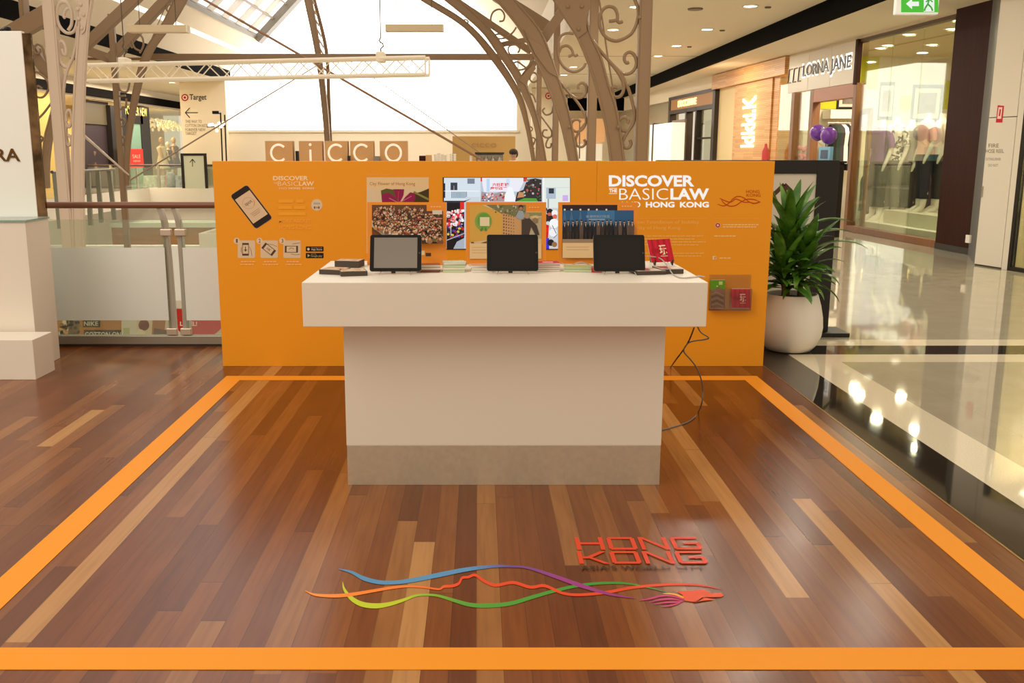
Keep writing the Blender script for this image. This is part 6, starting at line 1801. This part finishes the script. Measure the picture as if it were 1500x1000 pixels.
# ------------------------------------------------------------------ coffee kiosk in the atrium
ki = thing('coffee_kiosk', 'cream coffee kiosk counter behind the orange wall', 'kiosk', (-1.6, 20.5, 0))
MB().box(-4.9, 1.1, 20.2, 21.0, 0, 1.33).build('front_counter', mat('kiosk_cream', (236, 222, 196), .6), ki, bevel=.005)
YK = 20.6
xs_ = [(388, 428), (437.5, 471.5), (476, 508.8), (512.6, 547), (556, 596.4)]
for (x0, x1), chx, lab in zip(xs_, 'CiCCO', ('first timber letter box from the left, showing C', 'second timber letter box, showing a lower case i', 'third timber letter box, C half hidden by the iron arch', 'fourth timber letter box, showing C', 'last timber letter box on the right, showing O')):
    p, q = at(x0, 206.4, YK), at(x1, 206.4, YK)
    b = thing('letter_box', lab, 'letter box', ((p.x + q.x) / 2, YK, 1.331), 'timber letter boxes on the kiosk')
    MB().box(p.x, q.x, YK, YK + .25, 1.331, p.z).build('box', mat('pale_plywood', (214, 164, 108), .6), b, bevel=.004)
    w = q.x - p.x; m = (p.x + q.x) / 2; mb = MB(); zc = at(x0, 224, YK).z
    if chx == 'C': mb.tube([(m + .16 * cos(radians(t)), YK - .03, zc + .17 * sin(radians(t))) for t in range(45, 316, 15)], .024, 8)
    elif chx == 'O': mb.tube([(m + .16 * cos(radians(t)), YK - .03, zc + .17 * sin(radians(t))) for t in range(0, 361, 15)], .024, 8)
    else:
        mb.tube([(m, YK - .03, zc - .17), (m, YK - .03, zc + .07)], .024, 8); mb.ball((m, YK - .03, zc + .17), .03)
    mb.build('letter', mat('white_lamp_letter', (250, 238, 214), .5, emit=.35), b, smooth=1.2)
bp = thing('kiosk_sign', 'tan wall panel with a faint shop name, above the coffee machine', 'sign', tuple(at(709, 200, 26)))
p, q = at(663, 236, 26), at(755, 199.5, 26)
MB().box(p.x, q.x, 26, 26.1, 0, q.z).build('panel', mat('tan_plywood', (206, 164, 96), .6), bp)
mb = MB(); s0, s1 = at(691, 215.5, 25.99), at(727, 207.5, 25.99); mb.text('cicco', s0, (1, 0, 0), (0, 0, 1), s1.x - s0.x, s1.z - s0.z, .01, -.02); mb.build('lettering', mat('pale_tan_letter', (176, 140, 84), .5), bp)
def kbox(x0, y0, x1, y1, nm, cat, label, m, d=.3, group=None, Y=20.45):
    p, q = at(x0, y1, Y), at(x1, y0, Y)
    return solo(MB().box(p.x, q.x, Y, Y + d, 1.331, q.z), nm, m, label, cat, group, bevel=.006)
kbox(433, 221, 437, 236, 'menu_stand', 'stand', 'small dark stand between the first two letter boxes', M_FRB, .1, None, 20.7)
kbox(508.9, 228, 512.4, 236, 'napkin_holder', 'holder', 'small dark holder between the third and fourth letter boxes', M_FRB, .1)
kbox(548, 228.5, 555.4, 236, 'tray', 'tray', 'low grey tray between the fourth and last letter boxes', mat('grey_cabinet', (140, 134, 120), .5), .15)
kbox(614, 228, 623, 236, 'brown_box', 'box', 'dark brown box right of the last letter box', M_WALNUT, .2)
kbox(623.5, 227, 632, 236, 'tan_box', 'box', 'tan box right of the dark brown box on the kiosk', mat('pale_plywood', (214, 164, 108), .6), .2)
M_CUP = mat('white_cup', (244, 236, 222), .4)
for i, (x, top, n) in enumerate(((638, 226, 4), (643, 224, 5), (648, 226, 4), (653, 227, 4), (661, 225, 5), (666, 225, 5), (690, 228, 3))):
    p = at(x, 236, 20.5); zt = at(x, top, 20.5).z; k = 4
    for j in range(k):
        z = 1.331 + (zt - 1.331) * j / k
        solo(MB().lathe([(.025, 0), (.036, (zt - 1.331) / k * .96), (.033, (zt - 1.331) / k * .96), (.001, .004)], 12, (p.x, 20.5, z)), 'cup', M_CUP, 'white cup in the stacks on the kiosk counter left of the coffee machine', 'cup', 'white cups on the kiosk', smooth=.8)
mc = thing('coffee_machine', 'long steel coffee machine under the tan wall panel', 'coffee machine', tuple(at(716, 236, 20.5)))
p, q = at(697, 236, 20.5), at(737, 223, 20.5)
MB().box(p.x, q.x, 20.45, 20.9, 1.331, q.z - .04).build('body', mat('dim_steel', (150, 140, 124), .35, .7), mc, bevel=.01)
MB().box(p.x - .02, q.x + .02, 20.42, 20.92, q.z - .04, q.z).build('top_tray', M_DKF, mc)
for i in range(4):
    xx = p.x + (q.x - p.x) * (.14 + .24 * i)
    MB().lathe([(.05, 0), (.05, .05), (.02, .06), (.02, .09)], 12, (xx, 20.43, 1.38)).build('group_head', M_STEEL, mc)
# person behind the kiosk
pe = thing('person', 'dark haired person in a white shirt standing behind the coffee kiosk', 'person', tuple(at(752, 236, 21.6)))
base = at(752, 225, 21.6); bx, by = base.x, 21.6
ORIG[pe] = Vector((bx, by, 0)); pe.location = (bx, by, 0)
S = 1.60
def body_mesh():
    me = bpy.data.meshes.new('body'); V = [(0, 0, .88), (0, .01, 1.1), (0, 0, 1.28), (0, -.01, 1.36), (0, -.01, 1.42), (0, -.03, 1.52), (0, -.02, 1.58),
         (.17, 0, 1.3), (.2, .02, 1.05), (.12, -.2, 1.0), (-.17, 0, 1.3), (-.2, .02, 1.05), (-.12, -.2, 1.0),
         (.09, 0, .84), (.1, -.01, .46), (.1, .02, .08), (.1, -.13, .03), (-.09, 0, .84), (-.1, -.01, .46), (-.1, .02, .08), (-.1, -.13, .03)]
    Ed = [(0, 1), (1, 2), (2, 3), (3, 4), (4, 5), (5, 6), (2, 7), (7, 8), (8, 9), (2, 10), (10, 11), (11, 12), (0, 13), (13, 14), (14, 15), (15, 16), (0, 17), (17, 18), (18, 19), (19, 20)]
    Rr = [.14, .12, .13, .06, .05, .085, .07, .06, .042, .03, .06, .042, .03, .085, .055, .04, .03, .085, .055, .04, .03]
    me.from_pydata(V, Ed, []); o = bpy.data.objects.new('body', me); COL.objects.link(o); o.parent = pe
    sk = o.modifiers.new('skin', 'SKIN')
    for i, r in enumerate(Rr): me.skin_vertices[0].data[i].radius = (r, r * .9)
    me.skin_vertices[0].data[0].use_root = True
    o.modifiers.new('sub', 'SUBSURF').levels = 2; o.modifiers['sub'].render_levels = 2
    me.materials.append(mat('skin_tone', (206, 160, 130), .5)); return o
me_b = body_mesh()
MB().ball((bx, by - .015, 1.56), .098, .11, .075).ball((bx + .05, by + .07, 1.52), .06, .06, .09).build('hair', mat('dark_hair', (58, 44, 36), .6), pe, smooth=1.2)
f = MB(); f.ball((bx - .035, by - .118, 1.515), .012).ball((bx + .035, by - .118, 1.515), .012); f.build('eyes', mat('dark_eyes', (40, 30, 26), .3), pe, smooth=1.2)
MB().ball((bx, by - .128, 1.488), .014, .02, .022).build('nose', mat('skin_tone', (206, 160, 130), .5), pe, smooth=1.2)
MB().box(bx - .025, bx + .025, by - .118, by - .11, 1.452, 1.46).build('mouth', mat('lip_tone', (170, 100, 90), .5), pe)
sh = MB(); sh.lathe([(.17, .9), (.175, 1.05), (.19, 1.2), (.2, 1.28), (.13, 1.36), (.07, 1.38)], 20, (bx, by, 0), 1.0, .75)
for sx in (-1, 1): sh.tube([(bx + sx * .15, by, 1.3), (bx + sx * .2, by + .01, 1.18), (bx + sx * .21, by + .02, 1.05)], [.075, .07, .062], 10)
sh.build('shirt', mat('white_shirt', (240, 232, 222), .8), pe, smooth=1.2)
# right-hand far: sign column with roundel, far balustrade and glazing
fs = thing('far_signboard', 'cream far signboard with a red roundel behind the right hand iron ribs', 'sign', tuple(at(816, 233, 40)))
p, q = at(778, 240, 40), at(836, 112, 40); q.z = min(q.z, 4.08)
MB().box(p.x, q.x, 40, 40.3, 0, q.z).build('board', mat('cream_sign_board', (238, 222, 192), .6), fs)
def px_fs(x, y):
    u = at(x, y, 39.99); return u.x, u.z
a = Art((0, 39.985, 0), (1, 0, 0), (0, 0, 1), .002, fu=px_fs)
a.disc(803.5, 140.5, 5, (196, 36, 60)); a.disc(803.5, 140.5, 3.3, (240, 226, 206)); a.disc(803.5, 140.5, 1.7, (196, 36, 60)); a.build('roundel', fs)
a = Art((0, 39.985, 0), (1, 0, 0), (0, 0, 1), .002, fu=px_fs); a.text('Target', 811, 145, 836, 136, (60, 54, 50), .01); a.build('wording', fs)
struct(MB().box(1.7, 4.6, 44 - .4, 44 - .2, 4.1, 4.4).box(3.6, 5.9, 40, 40.1, 3.2, 3.7), 'trim_19', M_BLACK)
wl = thing('far_shop', 'pale lit shop front at the far end of the right hand aisle', 'shop', (5.2, 43.5, 0))
MB().box(3.9, 7.6, 43.6, 43.9, 0, 3.0).build('panel', mat('far_shop_wall', (226, 206, 170), .5, emit=.15), wl)
MB().box(4.2, 5.6, 43.5, 43.6, 2.0, 3.0).build('fascia', mat('lit_orange_fascia', (240, 180, 120), .5, emit=.5), wl)
MB().box(4.3, 5.5, 43.5, 43.6, 0.1, 1.9).build('window', mat('lit_shop_window', (250, 236, 206), .5, emit=.5), wl)
fb = thing('far_balustrade', 'far glass balustrade seen between the right hand iron ribs', 'balustrade', (3.2, 30, 0))
MB().tube([(1.6, 30, 1.12), (5.0, 30, 1.12)], .03, 8).build('handrail', mat('brown_handrail', (122, 76, 50), .35), fb)
MB().box(1.6, 5.0, 30, 30.02, .05, 1.3).build('glass_pane', glass('green_edge_glass', (206, 236, 226), 1.0, .25), fb)
for i in range(6): MB().box(1.6 + i * .66, 1.66 + i * .66, 30.03, 30.1, 0, 1.12).build('post', M_POST, fb)

# ------------------------------------------------------------------ far left gallery
fr = thing('gallery_railing', 'far glass railing with thin dark handrail on the left gallery', 'railing', (-12, 43.05, 0))
MB().tube([(-21, 43.05, .98), (-5.6, 43.05, .98)], .04, 8).build('handrail', mat('dark_thin_rail', (84, 66, 54), .4), fr)
for i in range(7): MB().box(-18.4 + i * 2.1, -18.3 + i * 2.1, 43.0, 43.1, 0, .98).build('post', M_POST, fr)
MB().box(-21, -5.6, 43.02, 43.035, .06, .9).build('glass_pane', M_PANE, fr)
XF = -17.0
def fnx(x, y, d=0.0):
    p = onp(x, y, (XF + d, 0, 0), (1, 0, 0)); return p.y, p.z
def fbox(x0, y0, x1, y1, d0=0.0, d1=-.1):
    """box on the gallery shop front, from photo pixels; d is depth into the shop"""
    a0, _ = fnx(x0, (y0 + y1) / 2, d0); a1, _ = fnx(x1, (y0 + y1) / 2, d0); _, zt = fnx((x0 + x1) / 2, y0, d0); _, zb = fnx((x0 + x1) / 2, y1, d0); zb = max(zb, .003); zt = min(zt, 3.84)
    return MB().box(XF + d1, XF + d0, min(a0, a1), max(a0, a1), zb, zt)
struct(MB().box(XF - .2, XF + .02, 34, 64, 3.85, 4.65), 'wall_left_bulkhead', M_CEIL)
struct(MB().box(XF + .02, XF + .25, 34, 62, 3.95, 4.3), 'trim_20', M_BLACK)
struct(MB().box(XF - 3.6, XF - 3.5, 34, 64, 0, 4.65).box(XF - 3.5, XF - .2, 34, 34.1, 0, 4.65).box(XF - 3.5, XF - .2, 39.6, 39.7, 0, 4.65), 'wall_left_shop', mat('gold_shop_wall', (196, 160, 96), .7))
struct(MB().box(XF - 3.5, XF - .2, 34, 64, 3.85, 3.9), 'ceiling', M_CEIL)
struct(MB().quad((-20.6, 34, .003), (-17, 34, .003), (-17, 64, .003), (-20.6, 64, .003)), 'floor', M_TILE, fix=False)
struct(MB().box(XF - .1, XF, 34, 40.3, 0, 3.85), 'wall_left_near', mat('ochre_wall', (206, 176, 96), .7))
for y in (43, 49, 55): area('gallery_shop_lamp', (XF - 1.6, y, 3.3), (XF - 1.6, y, 0), 2, 3, 260, (1, .82, .55))
gs = thing('gallery_shop', 'dark gallery shop front with gold letters over its doorway, left', 'shop', (XF, 48, 0))
fbox(121, 148, 163, 285, -.25, -.3).build('purple_backdrop', mat('dark_purple_drape', (50, 34, 40), .7), gs)
fbox(121, 152, 163, 182, -.2, -.24).build('upper_band', mat('olive_brown_band', (92, 80, 58), .5), gs)
fbox(166, 156, 189, 285, 0, -.3).build('portal_left', M_FRB, gs); fbox(209, 157, 222, 285, 0, -.3).build('portal_right', M_FRB, gs); fbox(189, 157, 209, 181, 0, -.3).build('portal_head', M_FRB, gs)
fbox(189, 181, 209, 285, -.04, -.1).build('teal_back_panel', mat('teal_panel', (130, 166, 144), .6), gs)
fbox(222, 160, 265, 280, 0, -.02).build('window_glass', M_WIN, gs)
mb = MB(); (ya, za), (yb, zb) = fnx(184, 173), fnx(214.5, 158.5)
mb.text('FOREVER NEW', (XF + .02, ya, zb - .42), (0, 1, 0), (0, 0, 1), yb - ya, .42, .004, .0); mb.build('lettering', mat('gold_letters', (250, 214, 130), .4, emit=.6), gs)
sl_ = thing('sale_sign', 'red sale sign standing at the gallery shop doorway', 'sign', (XF + .4, fnx(200, 230, .44)[0], 0))
(ya, zt), (yb, zb) = fnx(188, 218, .44), fnx(211, 245, .44)
MB().box(XF + .4, XF + .44, ya, yb, zb, zt).build('board', mat('red_sign_board', (226, 44, 34), .5), sl_)
MB().box(XF + .4, XF + .44, (ya + yb) / 2 - .1, (ya + yb) / 2 + .1, 0, zb).build('stand', M_STEEL, sl_)
mb = MB(); mb.text('SALE', (XF + .442, ya + (yb - ya) * .24, zb + (zt - zb) * .5), (0, 1, 0), (0, 0, 1), (yb - ya) * .55, (zt - zb) * .2, .004, .0); mb.text('FURTHER', (XF + .442, ya + (yb - ya) * .28, zb + (zt - zb) * .3), (0, 1, 0), (0, 0, 1), (yb - ya) * .5, (zt - zb) * .1, .004, .0)
mb.build('lettering', mat('pale_red_letter', (250, 190, 170), .5), sl_)
def small_mannequin(x, y0, y1, label, body_m, dress_m, d=-.45):
    (yy, zt) = fnx(x, y0, d); zb = 0.003
    t = thing('mannequin', label, 'mannequin', (XF + d, yy, zb), 'mannequins in the gallery shop')
    k = (zt - zb) / 1.8
    c = (XF + d, yy, zb)
    mb = MB(); mb.lathe([(.1 * k, 0), (.09 * k, .4 * k), (.16 * k, .9 * k), (.12 * k, 1.1 * k), (.19 * k, 1.38 * k), (.06 * k, 1.5 * k), (.05 * k, 1.56 * k)], 12, c); mb.ball((c[0], c[1], zb + 1.67 * k), .1 * k, .11 * k, .14 * k)
    for s in (-1, 1): mb.tube([(c[0], c[1] + s * .19 * k, zb + 1.36 * k), (c[0] + .1, c[1] + s * .34 * k, zb + 1.12 * k), (c[0] + .12, c[1] + s * .2 * k, zb + .95 * k)], .05 * k, 8)
    mb.build('body', body_m, t, smooth=1.2)
    MB().lathe([(.3 * k, .5 * k), (.2 * k, .9 * k), (.15 * k, 1.1 * k), (.22 * k, 1.36 * k), (.1 * k, 1.46 * k)], 12, c).build('dress', dress_m, t, smooth=1.2)
M_GM = mat('gold_mannequin', (206, 150, 90), .35)
small_mannequin(131, 206, 270, 'gold mannequin in a brown patterned dress, left of the dark doorway', M_GM, mat('brown_pattern', (110, 80, 54), .7, noise=.4, nscale=9))
small_mannequin(236, 201, 262, 'gold mannequin in a cream dress, left in the lit gallery window', M_GM, mat('cream_cloth', (226, 206, 176), .8))
small_mannequin(245.5, 208, 262, 'pale mannequin in a plum dress, middle of the lit gallery window', mat('pale_mannequin', (236, 214, 184), .4), mat('plum_cloth', (70, 46, 60), .8))
small_mannequin(254, 201, 262, 'gold mannequin in a plum dress, right in the lit gallery window', M_GM, mat('plum_cloth', (70, 46, 60), .8))
random.seed(12)
for i, x in enumerate((128, 136, 226, 232, 239, 246, 253, 259)):
    yy, zz = fnx(x, 168 if x > 200 else 160, -.5); zz = min(zz, 3.0)
    c = thing('chandelier', 'glittering glass pendant lamp in the gallery shop window', 'pendant lamp', (XF - .5, yy, zz), 'glass pendants in the gallery shop')
    mb = MB()
    for j in range(12): mb.ball((XF - .5 + random.uniform(-.2, .2), yy + random.uniform(-.4, .4), zz + random.uniform(-.28, .28)), .07, .07, .1, 7, 5)
    mb.build('drops', mat('glass_drops', (250, 226, 176), .15, emit=.5), c, smooth=1.2); MB().tube([(XF - .5, yy, zz), (XF - .5, yy, 3.36)], .015, 5).build('cord', M_STEEL, c)
# arrow signboard
YT = 42.6
ts = thing('arrow_signboard', 'tall cream signboard with red roundel, left arrow and grey wording', 'sign', tuple(at(294, 262, YT)))
p, q = at(266, 275, YT), at(324.5, 116, YT)
MB().box(p.x, q.x, YT + .5, YT + .75, 0, q.z).build('board', mat('cream_sign_board', (238, 222, 192), .6), ts)
def px_ts(x, y):
    u = at(x, y, YT + .49); return u.x, u.z
a = Art((0, YT + .49, 0), (1, 0, 0), (0, 0, 1), .002, fu=px_ts)
a.disc(270.8, 142.8, 5.2, (180, 36, 44), n=24); a.disc(270.8, 142.8, 3.5, (240, 226, 206), n=24); a.disc(270.8, 142.8, 1.9, (180, 36, 44), n=20); a.build('roundel', ts)
a = Art((0, YT + .49, 0), (1, 0, 0), (0, 0, 1), .002, fu=px_ts); a.text('Target', 277.5, 148.6, 302.5, 138, (62, 54, 50), .012)
a.build('wording', ts); a = Art((0, YT + .49, 0), (1, 0, 0), (0, 0, 1), .002, fu=px_ts)
a.line([(272, 165), (290, 165)], 1.2, (50, 44, 40)); a.line([(278, 158), (271.5, 165), (278, 172.4)], 1.2, (50, 44, 40))
a.build('left_arrow', ts); a = Art((0, YT + .49, 0), (1, 0, 0), (0, 0, 1), .002, fu=px_ts)
for s, x1, y in (('THIS WAY TO', 295.5, 180), ('COTTON ON KIDS', 304, 186), ('FOREVER NEW', 301, 192), ('TARGET', 288, 197.4)): a.text(s, 271.4, y, x1, y - 4.4, (140, 122, 100), -.005)
a.build('small_wording', ts)
dfm = thing('directory_frame', 'black framed directory with an up arrow, beside the arrow signboard', 'sign', tuple(at(285, 272, 42.3)))
p, q = at(267, 274, 42.3), at(302, 224.5, 42.3)
w = .12
MB().box(p.x, q.x, 42.3, 42.36, q.z - .1, q.z).box(p.x, p.x + w, 42.3, 42.36, 0, q.z - .1).box(q.x - w, q.x, 42.3, 42.36, 0, q.z - .1).build('frame', M_FRB, dfm)
MB().box(p.x + w, q.x - w, 42.32, 42.35, .0, q.z - .1).build('face', mat('grey_green_sheet', (190, 190, 166), .5), dfm)
a = Art((0, 42.318, 0), (1, 0, 0), (0, 0, 1), .002, fu=lambda x, y: (at(x, y, 42.318).x, at(x, y, 42.318).z))
a.line([(282, 244), (282, 234)], 1.1, (60, 54, 48)); a.line([(278, 238), (282, 233), (286, 238)], 1.1, (60, 54, 48)); a.build('arrow_print', dfm)
# bright flowers of light on a stand near the kiosk
lf_ = thing('lamp_stand', 'cluster of bright globe bulbs on thin black stands before the cream signboard', 'lamp', tuple(at(326, 240, 30)))
for x, y0 in ((322.5, 165), (328.5, 168)):
    p, q = at(x, 236, 30), at(x + .5, y0, 30); MB().tube([(p.x, 30, -4.99), (q.x, 30, q.z)], .022, 6).build('pole', mat('black_metal', (24, 22, 22), .3, .5), lf_)
p = at(317, 165, 30); MB().box(p.x - .1, p.x + .1, 29.9, 30.1, p.z - .04, p.z + .05).build('camera_head', mat('black_metal', (24, 22, 22), .3, .5), lf_)
random.seed(9)
for i in range(12):
    p = at(random.uniform(304, 331), random.uniform(180, 192), 30 + random.uniform(-.1, .1)); MB().ball(p, .05).build('bulb', mat('lit_bulb', (255, 240, 214), .4, emit=2.2), lf_, smooth=1.2)
p, q = at(303, 186, 30), at(331, 185, 30); MB().tube([p, q], .014, 6).build('arm', mat('black_metal', (24, 22, 22), .3, .5), lf_)
# goods on the gallery floor
for i, (x, y, r, c, nm, lb) in enumerate(((222, 270, 12, (206, 216, 200), 'mint_goods', 'pale mint'), (238, 262, 7, (196, 196, 190), 'grey_goods', 'grey'), (250, 256, 8, (150, 156, 160), 'blue_grey_goods', 'blue grey'), (262, 260, 6, (176, 186, 206), 'pale_blue_goods', 'pale blue'),
                                  (286, 264, 10, (70, 80, 60), 'dark_green_goods', 'dark green'), (301, 271, 6, (80, 196, 130), 'green_goods', 'bright green'), (247, 264, 6, (206, 150, 120), 'peach_goods', 'peach'))):
    p = at(x, y, 44.2); rr_ = r / FPX * 43
    solo(MB().lathe([(.001, 0), (rr_, 0), (rr_ * .9, .5), (rr_ * .5, p.z + rr_ * .4), (.001, p.z + rr_ * .5)], 14, (p.x, 44.2, .002)), 'goods_bin', mat(nm, c, .7, noise=.3, nscale=6), lb + ' heap of goods behind the far gallery railing', 'goods', 'heaps of goods on the gallery', smooth=1.2)
# lower level things seen through the balustrade glass
lo = thing('lower_counter', 'long brown timber counter with a glass edged white top, one storey down', 'counter', (-10.5, 40, -2.2))
p, q = at(165, 357, 40), at(330, 333, 40)
MB().box(p.x, -7.5, 40, 41.5, -4.99, q.z).build('timber_front', wood('lower_timber', (150, 110, 60), (176, 134, 84), .5, 'x', .3), lo)
MB().box(p.x - .1, -7.5, 39.9, 41.6, q.z, at(200, 326, 40).z).build('glass_edge', mat('pale_glass_edge', (206, 214, 196), .3), lo)
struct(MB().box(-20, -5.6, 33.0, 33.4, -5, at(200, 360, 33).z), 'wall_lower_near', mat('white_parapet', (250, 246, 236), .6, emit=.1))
er = thing('escalator_balustrade', 'row of grey slanted posts with brown rail on the left side gallery', 'balustrade', (-14.4, 30, -.5))
for x0, x1, ya, yb in ((76, 88, 254, 335), (125, 133, 252, 330), (139, 149, 250, 326), (156, 168, 250, 322)):
    Yd = 24 + (x0 - 76) * .13
    L = [at(x0, ya, Yd), at(x1 - 4, yb, Yd)]; R_ = [at(x0 + 6, ya, Yd), at(x1 + 2, yb, Yd)]
    MB().band(L, R_, (0, .1, 0)).build('post', mat('grey_green_post', (140, 142, 126), .4, .4), er)
MB().tube([at(76, 252, 24), at(168, 248, 36)], .04, 8).build('handrail', mat('dark_thin_rail', (84, 66, 54), .4), er)
# downlights in the left gallery ceiling
for x, y in ((148, 86), (252, 121)):
    r = ray(x, y); p = CAMP + r * ((4.648 - CAMH) / r.z)
    downlight(p, 'round downlight in the left gallery ceiling', 'left gallery downlights', .15, 10)
